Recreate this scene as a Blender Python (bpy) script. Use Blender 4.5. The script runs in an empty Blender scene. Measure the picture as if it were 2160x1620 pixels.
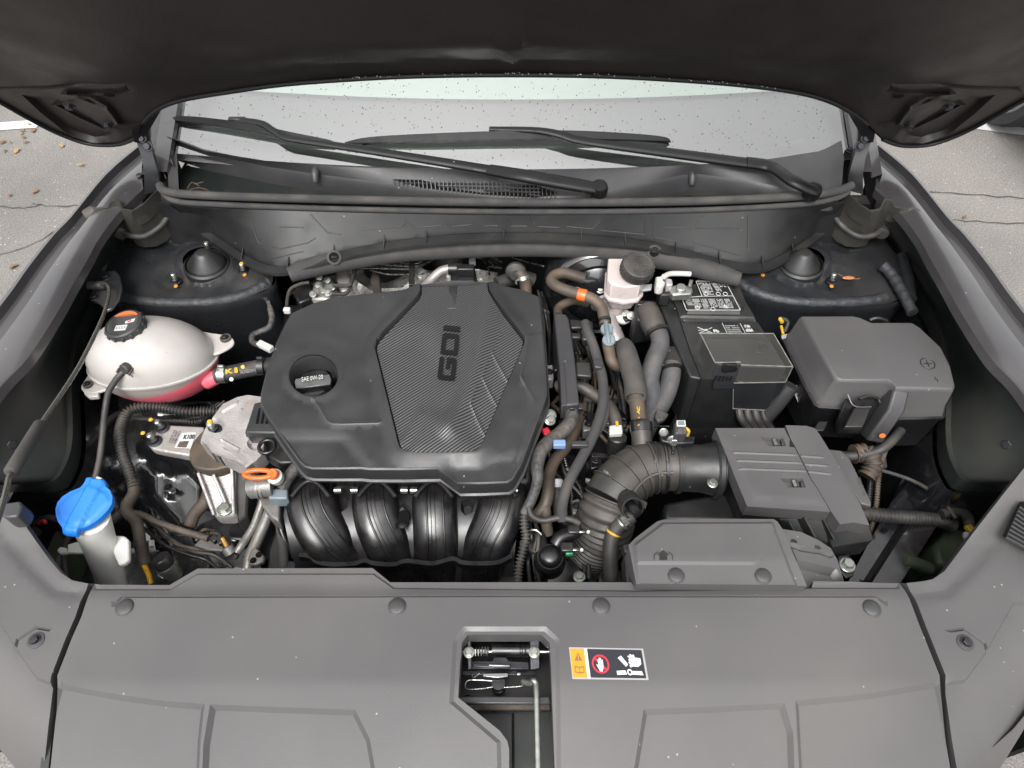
import bpy, bmesh, math, random
import numpy as np
from mathutils import Vector, Matrix, geometry, noise
random.seed(7)
SC = bpy.context.scene
COL = SC.collection
# ------------------------------------------------------------------ camera
CAMZ, PITCH, FPX = 1.97, math.radians(52), 1486.0
cam_d = bpy.data.cameras.new("camera")
cam = bpy.data.objects.new("camera", cam_d); COL.objects.link(cam)
cam.location = (0, 0, CAMZ); cam.rotation_euler = (math.radians(90) - PITCH, 0, 0)
cam_d.sensor_width = 36; cam_d.lens = FPX / 2160 * 36
cam_d.clip_start = 0.02; cam_d.clip_end = 1500
SC.camera = cam
# ------------------------------------------------------------------ overcast sky + soft sun
SUN_EL, SUN_AZ = math.radians(58), math.radians(195)     # high, behind the photographer
wd = bpy.data.worlds.new("World"); SC.world = wd; wd.use_nodes = True
nt = wd.node_tree; nt.nodes.clear()
sky = nt.nodes.new("ShaderNodeTexSky"); sky.sky_type = 'NISHITA'; sky.sun_disc = False
sky.sun_elevation = SUN_EL; sky.sun_rotation = SUN_AZ; sky.dust_density = 4.0; sky.air_density = 1.2
hs = nt.nodes.new("ShaderNodeHueSaturation"); hs.inputs['Saturation'].default_value = 0.05
bg = nt.nodes.new("ShaderNodeBackground"); bg.inputs['Strength'].default_value = 0.13
wo = nt.nodes.new("ShaderNodeOutputWorld")
nt.links.new(sky.outputs[0], hs.inputs['Color']); nt.links.new(hs.outputs[0], bg.inputs[0]); nt.links.new(bg.outputs[0], wo.inputs[0])
sd = bpy.data.lights.new("sun", 'SUN'); sd.energy = 1.0; sd.angle = math.radians(25); sd.color = (1, .97, .93)
so = bpy.data.objects.new("sun", sd); COL.objects.link(so)
_s = Vector((math.sin(SUN_AZ) * math.cos(SUN_EL), math.cos(SUN_AZ) * math.cos(SUN_EL), math.sin(SUN_EL)))
so.rotation_euler = _s.to_track_quat('Z', 'Y').to_euler()
SC.view_settings.view_transform = 'Standard'; SC.view_settings.look = 'None'
SC.view_settings.exposure = 1.55; SC.view_settings.gamma = 1; SC.view_settings.use_curve_mapping = False
# ------------------------------------------------------------------ measuring: a photo pixel (2160x1620) + a real height gives a place
_F = Vector((0, math.cos(PITCH), -math.sin(PITCH))); _U = Vector((0, math.sin(PITCH), math.cos(PITCH)))
_C = Vector((0, 0, CAMZ))
def ray(px, py): return _F + Vector(((px - 1080) / FPX, 0, 0)) + _U * ((810 - py) / FPX)
def P(px, py, z):
    d = ray(px, py); return _C + d * ((z - CAMZ) / d.z)
def PY(px, py, y):
    d = ray(px, py); return _C + d * (y / d.y)
def PPL(px, py, p0, n):
    d = ray(px, py); return _C + d * ((p0 - _C).dot(n) / d.dot(n))
def mpp(p): return (p - _C).dot(_F) / FPX          # metres per photo pixel at p
def drop(p, py):                                   # the point straight below p that shows at row py
    a = PITCH + math.atan((py - 810) / FPX); return Vector((p.x, p.y, CAMZ - p.y * math.tan(a)))
def L(pts, z=None, dz=0):
    out = []
    for q in pts: out.append(P(q[0], q[1], (q[2] if len(q) > 2 else z) + dz))
    return out
def down(loop, d, grow=0.0):
    c = sum(loop, Vector()) / len(loop); r = []
    for p in loop:
        v = p - c; v.z = 0
        r.append(p + Vector((0, 0, -d)) + (v.normalized() * grow if v.length > 1e-6 else Vector()))
    return r
# ------------------------------------------------------------------ materials
MATS = {}
def mk(name, col, rough=.5, metal=0, coat=0, spec=.5, bump=None, var=None, dust=None, trans=0, emit=None, sss=0, cr=.05, alpha=1, specks=None):
    m = bpy.data.materials.new(name); m.use_nodes = True; MATS[name] = m
    t = m.node_tree; N = t.nodes; K = t.links; b = N['Principled BSDF']
    I = b.inputs
    I['Base Color'].default_value = (*col, 1); I['Roughness'].default_value = rough; I['Metallic'].default_value = metal
    I['Coat Weight'].default_value = coat; I['Coat Roughness'].default_value = cr; I['Specular IOR Level'].default_value = spec
    I['Transmission Weight'].default_value = trans; I['Subsurface Weight'].default_value = sss
    if sss: I['Subsurface Radius'].default_value = (.03, .02, .02); I['Subsurface Scale'].default_value = .4
    tc = N.new('ShaderNodeTexCoord'); last = None
    def noi(scale, det=3):
        n = N.new('ShaderNodeTexNoise'); n.inputs['Scale'].default_value = scale; n.inputs['Detail'].default_value = det
        K.new(tc.outputs['Object'], n.inputs['Vector']); return n
    if var or dust:
        src = None
        if var:
            n = noi(var[0]); mr = N.new('ShaderNodeMapRange'); mr.inputs['From Min'].default_value = .3; mr.inputs['From Max'].default_value = .7
            mr.inputs['To Min'].default_value = 1 - var[1]; mr.inputs['To Max'].default_value = 1 + var[1]
            K.new(n.outputs['Fac'], mr.inputs['Value'])
            mx = N.new('ShaderNodeVectorMath'); mx.operation = 'SCALE'; mx.inputs[0].default_value = col
            K.new(mr.outputs[0], mx.inputs['Scale']); src = mx.outputs[0]
            rr = N.new('ShaderNodeMapRange'); rr.inputs['From Min'].default_value = .3; rr.inputs['From Max'].default_value = .7
            rr.inputs['To Min'].default_value = max(.02, rough - .10); rr.inputs['To Max'].default_value = min(1, rough + .10)
            n3 = noi(var[0] * 2.3); K.new(n3.outputs['Fac'], rr.inputs['Value']); K.new(rr.outputs[0], I['Roughness'])
        if dust:
            n2 = noi(dust[2] if len(dust) > 2 else 14, 6); g = N.new('ShaderNodeNewGeometry'); sx = N.new('ShaderNodeSeparateXYZ')
            K.new(g.outputs['Normal'], sx.inputs[0])
            mr2 = N.new('ShaderNodeMapRange'); mr2.inputs['From Min'].default_value = .42; mr2.inputs['From Max'].default_value = .75
            mr2.inputs['To Max'].default_value = dust[1]; K.new(n2.outputs['Fac'], mr2.inputs['Value'])
            mu = N.new('ShaderNodeMath'); mu.operation = 'MULTIPLY'; mu.use_clamp = True
            mx2 = N.new('ShaderNodeMapRange'); mx2.inputs['From Min'].default_value = -.2; mx2.inputs['From Max'].default_value = .9
            K.new(sx.outputs['Z'], mx2.inputs['Value'])
            K.new(mr2.outputs[0], mu.inputs[0]); K.new(mx2.outputs[0], mu.inputs[1])
            mc = N.new('ShaderNodeMixRGB'); mc.inputs[1].default_value = (*col, 1); mc.inputs[2].default_value = (*dust[0], 1)
            K.new(mu.outputs[0], mc.inputs[0])
            if src: K.new(src, mc.inputs[1])
            src = mc.outputs[0]
        if specks:
            vo = N.new('ShaderNodeTexVoronoi'); vo.inputs['Scale'].default_value = 85; K.new(tc.outputs['Object'], vo.inputs['Vector'])
            lt = N.new('ShaderNodeMath'); lt.operation = 'LESS_THAN'; lt.inputs[1].default_value = .11; K.new(vo.outputs['Distance'], lt.inputs[0])
            sc_ = N.new('ShaderNodeSeparateColor'); K.new(vo.outputs['Color'], sc_.inputs[0]); gt = N.new('ShaderNodeMath'); gt.operation = 'GREATER_THAN'; gt.inputs[1].default_value = specks; K.new(sc_.outputs[0], gt.inputs[0])
            m1 = N.new('ShaderNodeMath'); m1.operation = 'MULTIPLY'; K.new(lt.outputs[0], m1.inputs[0]); K.new(gt.outputs[0], m1.inputs[1])
            ms = N.new('ShaderNodeMixRGB'); ms.inputs[2].default_value = (.22, .21, .19, 1); K.new(m1.outputs[0], ms.inputs[0]); K.new(src, ms.inputs[1]); src = ms.outputs[0]
        K.new(src, I['Base Color'])
    if bump:
        nb = noi(bump[0], bump[2] if len(bump) > 2 else 2); bp = N.new('ShaderNodeBump'); bp.inputs['Strength'].default_value = bump[1]
        bp.inputs['Distance'].default_value = bump[3] if len(bump) > 3 else .001
        K.new(nb.outputs['Fac'], bp.inputs['Height']); K.new(bp.outputs[0], I['Normal'])
    if emit: I['Emission Color'].default_value = (*emit[0], 1); I['Emission Strength'].default_value = emit[1]
    return m
DUST = (.14, .115, .09)
mk('plastic_panel', (.060, .0575, .058), .46, bump=(850, .22, 2, .0009), var=(4, .05), dust=((.098, .093, .088), .5, 3.5), specks=.95)
mk('plastic_cover', (.019, .019, .020), .42, bump=(600, .25, 2, .001), var=(8, .06), dust=((.05, .048, .045), .25, 12), specks=.97)
mk('plastic_mid', (.028, .027, .029), .44, bump=(600, .3, 2, .001), var=(9, .10), dust=((.06, .057, .054), .4, 12), specks=.965)
mk('plastic_dark', (.011, .0115, .012), .45, bump=(600, .25, 2, .001), var=(12, .15), dust=((.06, .052, .042), .3, 18), specks=.97)
mk('plastic_black', (.009, .009, .010), .38, var=(15, .15), dust=(DUST, .15, 18))
mk('plastic_gloss', (.005, .005, .006), .32, coat=.15, cr=.3, var=(20, .1), dust=(DUST, .10, 30), bump=(45, .15, 3, .002))
mk('plastic_brown', (.024, .022, .019), .55, var=(18, .2), dust=((.085, .07, .055), .5, 10))
mk('green_black', (.012, .015, .014), .42, var=(6, .15), dust=(DUST, .2, 8))
mk('rubber', (.022, .021, .021), .6, bump=(300, .3), var=(20, .15), dust=(DUST, .45, 20))
mk('rubber_brown', (.045, .034, .026), .62, bump=(250, .3), var=(20, .2), dust=((.15, .10, .06), .6, 16))
mk('foam', (.030, .029, .029), .85, bump=(400, .4), var=(12, .12), dust=(DUST, .3, 20))
mk('sleeve', (.040, .040, .043), .70, bump=(220, .5, 3, .002), var=(30, .18), dust=(DUST, .3, 25))
mk('tape', (.035, .034, .034), .6, bump=(120, .8, 4, .004), var=(40, .2), dust=(DUST, .4, 25))
mk('harness_dirty', (.055, .042, .032), .7, bump=(150, .6, 4, .003), var=(30, .25), dust=(DUST, .6, 20))
mk('paint_black', (.010, .0105, .0125), .22, coat=.8, cr=.08, bump=(30, .12, 2, .003), var=(14, .15), dust=(DUST, .18, 12))
mk('paint_satin', (.014, .015, .0172), .33, coat=.4, cr=.2, bump=(25, .06, 2, .003), var=(10, .15), dust=(DUST, .16, 7))
mk('paint_fender', (.034, .032, .034), .34, coat=.9, cr=.12, var=(4, .06), dust=((.10, .09, .085), .3, 6), specks=.96)
mk('sealant', (.019, .020, .023), .6, bump=(90, .7, 3, .004), var=(30, .2))
mk('hood_inner', (.0115, .0084, .0078), .48, var=(5, .15), spec=.45, bump=(300, .3, 3, .001))
mk('hood_dark', (.006, .006, .007), .45, spec=.3)
mk('alloy_grey', (.17, .165, .16), .42, metal=.4, bump=(220, .4, 4, .002), var=(25, .15), dust=((.15, .12, .09), .5, 18)); mk('crack', (.05, .048, .045), .9); mk('aluminium', (.36, .34, .335), .42, metal=.4, bump=(220, .5, 4, .002), var=(25, .15), dust=((.25, .2, .15), .5, 18))
mk('steel', (.30, .30, .29), .28, metal=1, var=(60, .12), bump=(300, .2))
mk('steel_dark', (.05, .05, .055), .4, metal=.9, var=(60, .2), bump=(300, .3))
mk('zinc', (.34, .35, .32), .36, metal=.9, var=(70, .15))
mk('foil', (.50, .49, .47), .32, metal=.55, bump=(60, .8, 5, .008), var=(30, .25), dust=((.2, .17, .13), .5, 20))
mk('white_plastic', (.42, .42, .40), .45, var=(20, .08), dust=((.35, .3, .25), .3, 30))
mk('tank_mark', (.17, .155, .14), .5); mk('tank', (.37, .35, .335), .36, sss=.5, coat=.15, var=(12, .05), dust=((.42, .38, .33), .4, 9), bump=(40, .06, 3, .002))
mk('washer_white', (.60, .60, .57), .42, sss=.5, var=(15, .06), dust=((.4, .38, .33), .35, 12))
mk('brake_tank', (.43, .375, .36), .35, sss=.5, var=(18, .06))
mk('blue_cap', (.012, .14, .52), .42, var=(15, .06), spec=.4)
mk('orange', (.55, .10, .012), .4, var=(30, .08))
mk('yellow', (.5, .26, .008), .5, var=(40, .12))
mk('yellow_mark', (.45, .27, .02), .6); mk('orange_mark', (.5, .18, .015), .6)
mk('white', (.48, .48, .47), .5); mk('ink', (.012, .012, .013), .4)
mk('letter_white', (.40, .40, .39), .5); mk('letter_grey', (.20, .20, .20), .5)
mk('red', (.42, .015, .03), .5); mk('label_orange', (.55, .21, .008), .4); mk('label_black', (.013, .013, .018), .28)
mk('label_grey', (.26, .255, .26), .45); mk('blue_light', (.13, .2, .38), .45); mk('greyblue', (.12, .15, .165), .45, var=(30, .1))
mk('green_plug', (.03, .22, .10), .4); mk('brown_stub', (.18, .08, .03), .6)
mk('pale_green', (.05, .065, .042), .55, var=(18, .25), dust=(DUST, .4, 20))
mk('insert_mark', (.003, .003, .0035), .45, spec=.3); mk('clear_edge', (.15, .146, .135), .4, var=(80, .3)); mk('wiper_black', (.0035, .0035, .004), .42, spec=.35, var=(20, .1), specks=.95); mk('elbow_rubber', (.026, .0245, .023), .5, bump=(300, .3, 3, .001), var=(18, .15), dust=((.10, .08, .06), .5, 14)); mk('rod_steel', (.16, .155, .14), .3, metal=.8, var=(40, .1)); mk('drop', (.09, .09, .09), .2); mk('leaf', (.16, .085, .045), .7, var=(300, .3)); mk('leaf_yellow', (.24, .16, .07), .7, var=(300, .3))
mk('dead_leaf', (.30, .12, .05), .7, var=(400, .4)); mk('tyre', (.025, .025, .026), .75, var=(20, .15)); mk('rim', (.45, .45, .46), .3, metal=.9)
mk('paint_line', (.42, .42, .41), .7, var=(9, .15)); mk('dash', (.16, .155, .155), .7, var=(6, .05)); mk('sky_band_mint', (.55, .62, .58), .6, var=(3, .05))  # the pale mint is sky reflection put into colour
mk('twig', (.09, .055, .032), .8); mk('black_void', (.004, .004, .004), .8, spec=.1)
mk('copper', (.5, .28, .1), .35, metal=1)
mk('car_paint_grey', (.22, .23, .24), .3, coat=.8)

# clear yellowed plastic cover
def clear_mat():
    m = bpy.data.materials.new('clear_cover'); m.use_nodes = True; MATS['clear_cover'] = m
    b = m.node_tree.nodes['Principled BSDF']; b.inputs['Base Color'].default_value = (.085, .082, .074, 1)
    b.inputs['Roughness'].default_value = .28; b.inputs['Alpha'].default_value = .30
clear_mat()
def glass_mat():
    m = bpy.data.materials.new('windshield_glass'); m.use_nodes = True; MATS['windshield_glass'] = m
    t = m.node_tree; t.nodes.clear(); N = t.nodes; K = t.links
    o = N.new('ShaderNodeOutputMaterial'); mx = N.new('ShaderNodeMixShader'); tr = N.new('ShaderNodeBsdfTransparent'); gl = N.new('ShaderNodeBsdfGlossy')
    tr.inputs[0].default_value = (.72, .78, .75, 1); gl.inputs['Roughness'].default_value = .03; gl.inputs['Color'].default_value = (1, .995, .985, 1)
    f = N.new('ShaderNodeFresnel'); f.inputs['IOR'].default_value = 3.2
    K.new(f.outputs[0], mx.inputs[0]); K.new(tr.outputs[0], mx.inputs[1]); K.new(gl.outputs[0], mx.inputs[2]); K.new(mx.outputs[0], o.inputs[0])
glass_mat()
mk('water_drop', (.8, .8, .8), .03, trans=1.0)
# carbon-look ribbed insert
def carbon():
    m = mk('carbon_ribs', (.03, .03, .032), .38); t = m.node_tree; N = t.nodes; K = t.links; b = N['Principled BSDF']
    tc = N.new('ShaderNodeTexCoord'); mp = N.new('ShaderNodeMapping'); mp.inputs['Rotation'].default_value = (0, 0, math.radians(52))
    w = N.new('ShaderNodeTexWave'); w.wave_type = 'BANDS'; w.bands_direction = 'X'; w.inputs['Scale'].default_value = 62; w.inputs['Distortion'].default_value = 0
    K.new(tc.outputs['Object'], mp.inputs[0]); K.new(mp.outputs[0], w.inputs[0])
    r = N.new('ShaderNodeValToRGB'); r.color_ramp.elements[0].color = (.005, .005, .0055, 1); r.color_ramp.elements[1].color = (.07, .07, .071, 1); r.color_ramp.elements[0].position = .25; r.color_ramp.elements[1].position = .95
    K.new(w.outputs['Fac'], r.inputs[0]); K.new(r.outputs[0], b.inputs['Base Color'])
    bp = N.new('ShaderNodeBump'); bp.inputs['Distance'].default_value = .001; bp.inputs['Strength'].default_value = .7
    K.new(w.outputs['Fac'], bp.inputs['Height']); K.new(bp.outputs[0], b.inputs['Normal'])
carbon()
# asphalt
def asphalt():
    m = mk('asphalt', (.14, .135, .13), .9); t = m.node_tree; N = t.nodes; K = t.links; b = N['Principled BSDF']
    tc = N.new('ShaderNodeTexCoord')
    def n(s, d=3):
        x = N.new('ShaderNodeTexNoise'); x.inputs['Scale'].default_value = s; x.inputs['Detail'].default_value = d; K.new(tc.outputs['Object'], x.inputs['Vector']); return x
    r = N.new('ShaderNodeValToRGB'); e = r.color_ramp.elements; e[0].position = .32; e[0].color = (.11, .105, .10, 1); e[1].position = .72; e[1].color = (.205, .195, .184, 1)
    K.new(n(140, 4).outputs['Fac'], r.inputs[0])
    r2 = N.new('ShaderNodeValToRGB'); e = r2.color_ramp.elements; e[0].position = .38; e[0].color = (.80, .79, .78, 1); e[1].position = .65; e[1].color = (1.15, 1.13, 1.1, 1)
    K.new(n(1.6, 5).outputs['Fac'], r2.inputs[0])
    mu = N.new('ShaderNodeMixRGB'); mu.blend_type = 'MULTIPLY'; mu.inputs[0].default_value = 1; K.new(r.outputs[0], mu.inputs[1]); K.new(r2.outputs[0], mu.inputs[2])
    # light stones
    v = N.new('ShaderNodeTexVoronoi'); v.inputs['Scale'].default_value = 55; K.new(tc.outputs['Object'], v.inputs['Vector'])
    r3 = N.new('ShaderNodeValToRGB'); e = r3.color_ramp.elements; e[0].position = .10; e[0].color = (1, 1, 1, 1); e[1].position = .2; e[1].color = (0, 0, 0, 1)
    K.new(v.outputs['Distance'], r3.inputs[0])
    mx = N.new('ShaderNodeMixRGB'); mx.inputs[2].default_value = (.38, .36, .33, 1); mf = N.new('ShaderNodeMath'); mf.operation = 'MULTIPLY'
    gt = N.new('ShaderNodeMath'); gt.operation = 'GREATER_THAN'; gt.inputs[1].default_value = .8
    sp = N.new('ShaderNodeSeparateColor'); K.new(v.outputs['Color'], sp.inputs[0]); K.new(sp.outputs[0], gt.inputs[0])
    K.new(r3.outputs[0], mf.inputs[0]); K.new(gt.outputs[0], mf.inputs[1]); K.new(mf.outputs[0], mx.inputs[0]); K.new(mu.outputs[0], mx.inputs[1])
    K.new(mx.outputs[0], b.inputs['Base Color'])
    bp = N.new('ShaderNodeBump'); bp.inputs['Distance'].default_value = .006; bp.inputs['Strength'].default_value = .8
    K.new(n(160, 4).outputs['Fac'], bp.inputs['Height']); K.new(bp.outputs[0], b.inputs['Normal'])
asphalt()
# lower tank shell: pink coolant shows through below its level
def pink(level):
    m = mk('tank_lower', (.37, .35, .335), .35, sss=.4, coat=.15); t = m.node_tree; N = t.nodes; K = t.links; b = N['Principled BSDF']
    g = N.new('ShaderNodeNewGeometry'); s = N.new('ShaderNodeSeparateXYZ'); K.new(g.outputs['Position'], s.inputs[0])
    k = N.new('ShaderNodeMath'); k.operation = 'MULTIPLY_ADD'; k.inputs[1].default_value = -.16; K.new(s.outputs['X'], k.inputs[0]); K.new(s.outputs['Z'], k.inputs[2])
    r = N.new('ShaderNodeMapRange'); r.inputs['From Min'].default_value = level - .004; r.inputs['From Max'].default_value = level + .004; K.new(k.outputs[0], r.inputs['Value'])
    mx = N.new('ShaderNodeMixRGB'); mx.inputs[1].default_value = (.70, .12, .16, 1); mx.inputs[2].default_value = (.30, .27, .25, 1)
    K.new(r.outputs[0], mx.inputs[0]); K.new(mx.outputs[0], b.inputs['Base Color'])
pink(.899 + .16 * .66)
# ------------------------------------------------------------------ geometry kit
ORG = {}
def catmull(pts, n=8, closed=False):
    out = []; N_ = len(pts)
    def g(i): return pts[i % N_] if closed else pts[max(0, min(N_ - 1, i))]
    for i in range(N_ if closed else N_ - 1):
        a, b, c, d = g(i - 1), g(i), g(i + 1), g(i + 2)
        for k in range(n):
            t = k / n
            out.append(tuple(.5 * (2 * b[j] + (c[j] - a[j]) * t + (2 * a[j] - 5 * b[j] + 4 * c[j] - d[j]) * t * t + (3 * b[j] - a[j] - 3 * c[j] + d[j]) * t ** 3) for j in range(len(b))))
    if not closed: out.append(tuple(pts[-1]))
    return out
def sm(pts, n=6, closed=False): return catmull([tuple(p) for p in pts], n, closed)
class Geo:
    def __init__(s): s.v = []; s.f = []
    def add(s, vs, fs):
        o = len(s.v); s.v += [Vector(v) for v in vs]; s.f += [tuple(i + o for i in f) for f in fs]; return s
    def loft(s, loops, cap0=False, cap1=False, closed=True):
        n = len(loops[0]); vs = [p for l in loops for p in l]; fs = []
        for i in range(len(loops) - 1):
            for j in range(n if closed else n - 1):
                k = (j + 1) % n; fs.append((i * n + j, i * n + k, (i + 1) * n + k, (i + 1) * n + j))
        if cap0: fs.append(tuple(range(n - 1, -1, -1)))
        if cap1: fs.append(tuple((len(loops) - 1) * n + j for j in range(n)))
        return s.add(vs, fs)
    def slab(s, pts, z, depth, grow=0, inset=0):      # photo outline at height z, extruded straight down
        top = L(pts, z) if not isinstance(pts[0], Vector) else pts
        return s.loft([top, down(top, depth, grow)], True, True)
    def tube(s, pts, r, seg=12, corr=None, caps=True, n=6, z=None, raw=False):
        # pts: (px,py,z[,r]) photo points or Vectors
        if raw: path = [Vector(p) for p in pts]; rad = [r] * len(path) if not isinstance(r, (list, tuple)) else list(r)
        else:
            q = []
            for p in pts:
                zz = p[2] if len(p) > 2 else z
                w = P(p[0], p[1], zz); q.append((w.x, w.y, w.z, p[3] if len(p) > 3 else r))
            c = catmull(q, n); path = [Vector(p[:3]) for p in c]; rad = [p[3] for p in c]
        if corr:                                       # corr = (pitch, depth): resample and ripple
            pitch, dep = corr; d = [0]
            for i in range(1, len(path)): d.append(d[-1] + (path[i] - path[i - 1]).length)
            k = max(4, int(d[-1] / pitch * 4)); np_, nr = [], []; j = 0
            for i in range(k + 1):
                t = d[-1] * i / k
                while j < len(d) - 2 and d[j + 1] < t: j += 1
                u = (t - d[j]) / max(1e-9, d[j + 1] - d[j])
                np_.append(path[j].lerp(path[j + 1], u)); nr.append(rad[j] * (1 - u) + rad[j + 1] * u + dep * (1 if i % 4 in (0, 1) else -1) * .5)
            path, rad = np_, nr
        T = [(path[min(i + 1, len(path) - 1)] - path[max(i - 1, 0)]).normalized() for i in range(len(path))]
        up = Vector((0, 0, 1)) if abs(T[0].z) < .9 else Vector((1, 0, 0)); loops = []
        nrm = (up - T[0] * up.dot(T[0])).normalized()
        for i, p in enumerate(path):
            nrm = (nrm - T[i] * nrm.dot(T[i]))
            nrm = nrm.normalized() if nrm.length > 1e-6 else Vector((1, 0, 0)); bi = T[i].cross(nrm)
            loops.append([p + (nrm * math.cos(a) + bi * math.sin(a)) * rad[i] for a in (2 * math.pi * k / seg for k in range(seg))])
        return s.loft(loops, caps, caps)
    def lathe(s, prof, c, ax=(0, 0, 1), seg=24, sx=1, sy=1, ref=None):
        ax = Vector(ax).normalized(); r = Vector(ref) if ref else (Vector((1, 0, 0)) if abs(ax.x) < .9 else Vector((0, 1, 0)))
        r = (r - ax * r.dot(ax)).normalized(); b = ax.cross(r); c = Vector(c)
        loops = [[c + ax * h + (r * math.cos(t) * sx + b * math.sin(t) * sy) * max(q, 1e-5) for t in (2 * math.pi * k / seg for k in range(seg))] for q, h in prof]
        return s.loft(loops, True, True)
    def box(s, c, size, R=None):
        c = Vector(c); a, b, d = (x / 2 for x in size); R = R or Matrix.Identity(3)
        vs = [c + R @ Vector((x * a, y * b, z * d)) for x in (-1, 1) for y in (-1, 1) for z in (-1, 1)]
        return s.add(vs, [(0, 1, 3, 2), (4, 6, 7, 5), (0, 4, 5, 1), (2, 3, 7, 6), (0, 2, 6, 4), (1, 5, 7, 3)])
    def bar(s, a, b, w, h=None, up=(0, 0, 1)):
        a, b = Vector(a), Vector(b); h = h or w; x = (b - a).normalized(); u = Vector(up)
        y = u.cross(x); y = y.normalized() if y.length > 1e-5 else Vector((1, 0, 0)); zz = x.cross(y)
        R = Matrix((x, y, zz)).transposed(); return s.box((a + b) / 2, ((b - a).length, w, h), R)
    def sphere(s, c, r, seg=12, sc=(1, 1, 1)):
        n = seg // 2; loops = []
        for i in range(n + 1):
            a = -math.pi / 2 + math.pi * i / n
            loops.append([Vector(c) + Vector((math.cos(a) * math.cos(t) * r * sc[0], math.cos(a) * math.sin(t) * r * sc[1], math.sin(a) * r * sc[2])) for t in (2 * math.pi * k / seg for k in range(seg))])
        return s.loft(loops, True, True)
    def relief(s, outline, zf, step=12, holes=(), feats=(), skirt=None, mapper=None):
        ol = np.array(outline, float)[:, :2]
        def dens(pl, st, closed):
            r = []; n = len(pl)
            for i in range(n if closed else n - 1):
                a, b = np.array(pl[i][:2], float), np.array(pl[(i + 1) % n][:2], float); k = max(1, int(np.hypot(*(b - a)) / st))
                for j in range(k): r.append(a + (b - a) * j / k)
            if not closed: r.append(np.array(pl[-1][:2], float))
            return r
        V, E = [], []
        def put(pl, closed):
            o = len(V); V.extend(pl); n = len(pl)
            for i in range(n if closed else n - 1): E.append((o + i, o + (i + 1) % n))
        put(dens(outline, step, True), True)
        for h in holes: put(dens(h, step, True), True)
        def inside(X, Y, poly):
            poly = np.array(poly, float)[:, :2]; r = np.zeros(X.shape, bool); n = len(poly); j = n - 1
            for i in range(n):
                xi, yi = poly[i]; xj, yj = poly[j]
                c = ((yi > Y) != (yj > Y)) & (X < (xj - xi) * (Y - yi) / (yj - yi + 1e-12) + xi); r ^= c; j = i
            return r
        def offs(pl, d, closed):
            pl = [np.array(p[:2], float) for p in pl]; n = len(pl); r = []
            for i in range(n):
                a = pl[i - 1] if (closed or i > 0) else pl[i]; b = pl[(i + 1) % n] if (closed or i < n - 1) else pl[i]
                t1 = pl[i] - a; t2 = b - pl[i]; l1 = np.hypot(*t1); l2 = np.hypot(*t2)
                t1 = t1 / l1 if l1 > 1e-9 else t2 / (l2 + 1e-9); t2 = t2 / l2 if l2 > 1e-9 else t1
                n1 = np.array((-t1[1], t1[0])); n2 = np.array((-t2[1], t2[0])); m = n1 + n2; lm = np.hypot(*m); m = m / lm if lm > 1e-6 else n1
                r.append(pl[i] + m * (d / max(.45, float(m @ n1))))
            return r
        for f in feats:
            cl = f['t'] == 'plateau' or f.get('closed', False); w = f['w']; stp = max(3.0, min(step, 2.5 * w))
            ds = (-w / 2, w / 2) if f['t'] == 'plateau' else ((-w, 0, w))
            for d in ds:
                q = dens(offs(f['pts'], d, cl), stp, cl); A = np.array(q); keep = inside(A[:, 0], A[:, 1], outline)
                for h in holes: keep &= ~inside(A[:, 0], A[:, 1], h)
                if keep.all(): put(q, cl)
                else:
                    ix = {}
                    for i in range(len(q)):
                        if keep[i]: ix[i] = len(V); V.append(q[i])
                    for i in ix:
                        j = (i + 1) % len(q)
                        if j in ix and (cl or j > i): E.append((ix[i], ix[j]))
        B = np.array(V); x0, y0 = ol.min(0); x1, y1 = ol.max(0)
        gx, gy = np.meshgrid(np.arange(x0 + step / 2, x1, step), np.arange(y0 + step / 2, y1, step)); gx = gx.ravel(); gy = gy.ravel()
        k = inside(gx, gy, outline)
        for h in holes: k &= ~inside(gx, gy, h)
        gx, gy = gx[k], gy[k]
        if len(gx):
            keep = np.ones(len(gx), bool)
            for c0 in range(0, len(B), 500):
                D = (gx[:, None] - B[None, c0:c0 + 500, 0]) ** 2 + (gy[:, None] - B[None, c0:c0 + 500, 1]) ** 2; keep &= D.min(1) > (step * .45) ** 2
            V += [np.array((a, b)) for a, b in zip(gx[keep], gy[keep])]
        res = geometry.delaunay_2d_cdt([Vector((float(a[0]), float(a[1]))) for a in V], E, [], 0, 1e-3)
        vs, fs = res[0], res[2]; A = np.array([(q.x, q.y) for q in vs]); X, Y = A[:, 0], A[:, 1]
        H = np.zeros(len(X))
        def dist(pl, closed):
            d = np.full(len(X), 1e9); n = len(pl)
            for i in range(n if closed else n - 1):
                a, b = np.array(pl[i][:2], float), np.array(pl[(i + 1) % n][:2], float); ab = b - a
                t = np.clip(((X - a[0]) * ab[0] + (Y - a[1]) * ab[1]) / (ab @ ab + 1e-12), 0, 1)
                d = np.minimum(d, np.hypot(X - a[0] - t * ab[0], Y - a[1] - t * ab[1]))
            return d
        for f in feats:
            if f['t'] == 'plateau':
                sg = np.where(inside(X, Y, f['pts']), 1, -1) * dist(f['pts'], True); u = np.clip(sg / f['w'] + .5, 0, 1)
                if f['w'] > 25: u = u * u * (3 - 2 * u)
                H += f['h'] * u
            else:
                u = np.clip(1 - dist(f['pts'], f.get('closed', False)) / f['w'], 0, 1)
                if f['w'] > 12: u = u * u * (3 - 2 * u)
                H += f['h'] * u
        Z = zf(X, Y) if callable(zf) else np.full(len(X), float(zf))
        if mapper: W = [mapper(X[i], Y[i], H[i]) for i in range(len(X))]
        else: W = [P(X[i], Y[i], Z[i]) + Vector((0, 0, H[i])) for i in range(len(X))]
        F = []; C = np.array([(sum(A[i, 0] for i in f) / len(f), sum(A[i, 1] for i in f) / len(f)) for f in fs])
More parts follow.
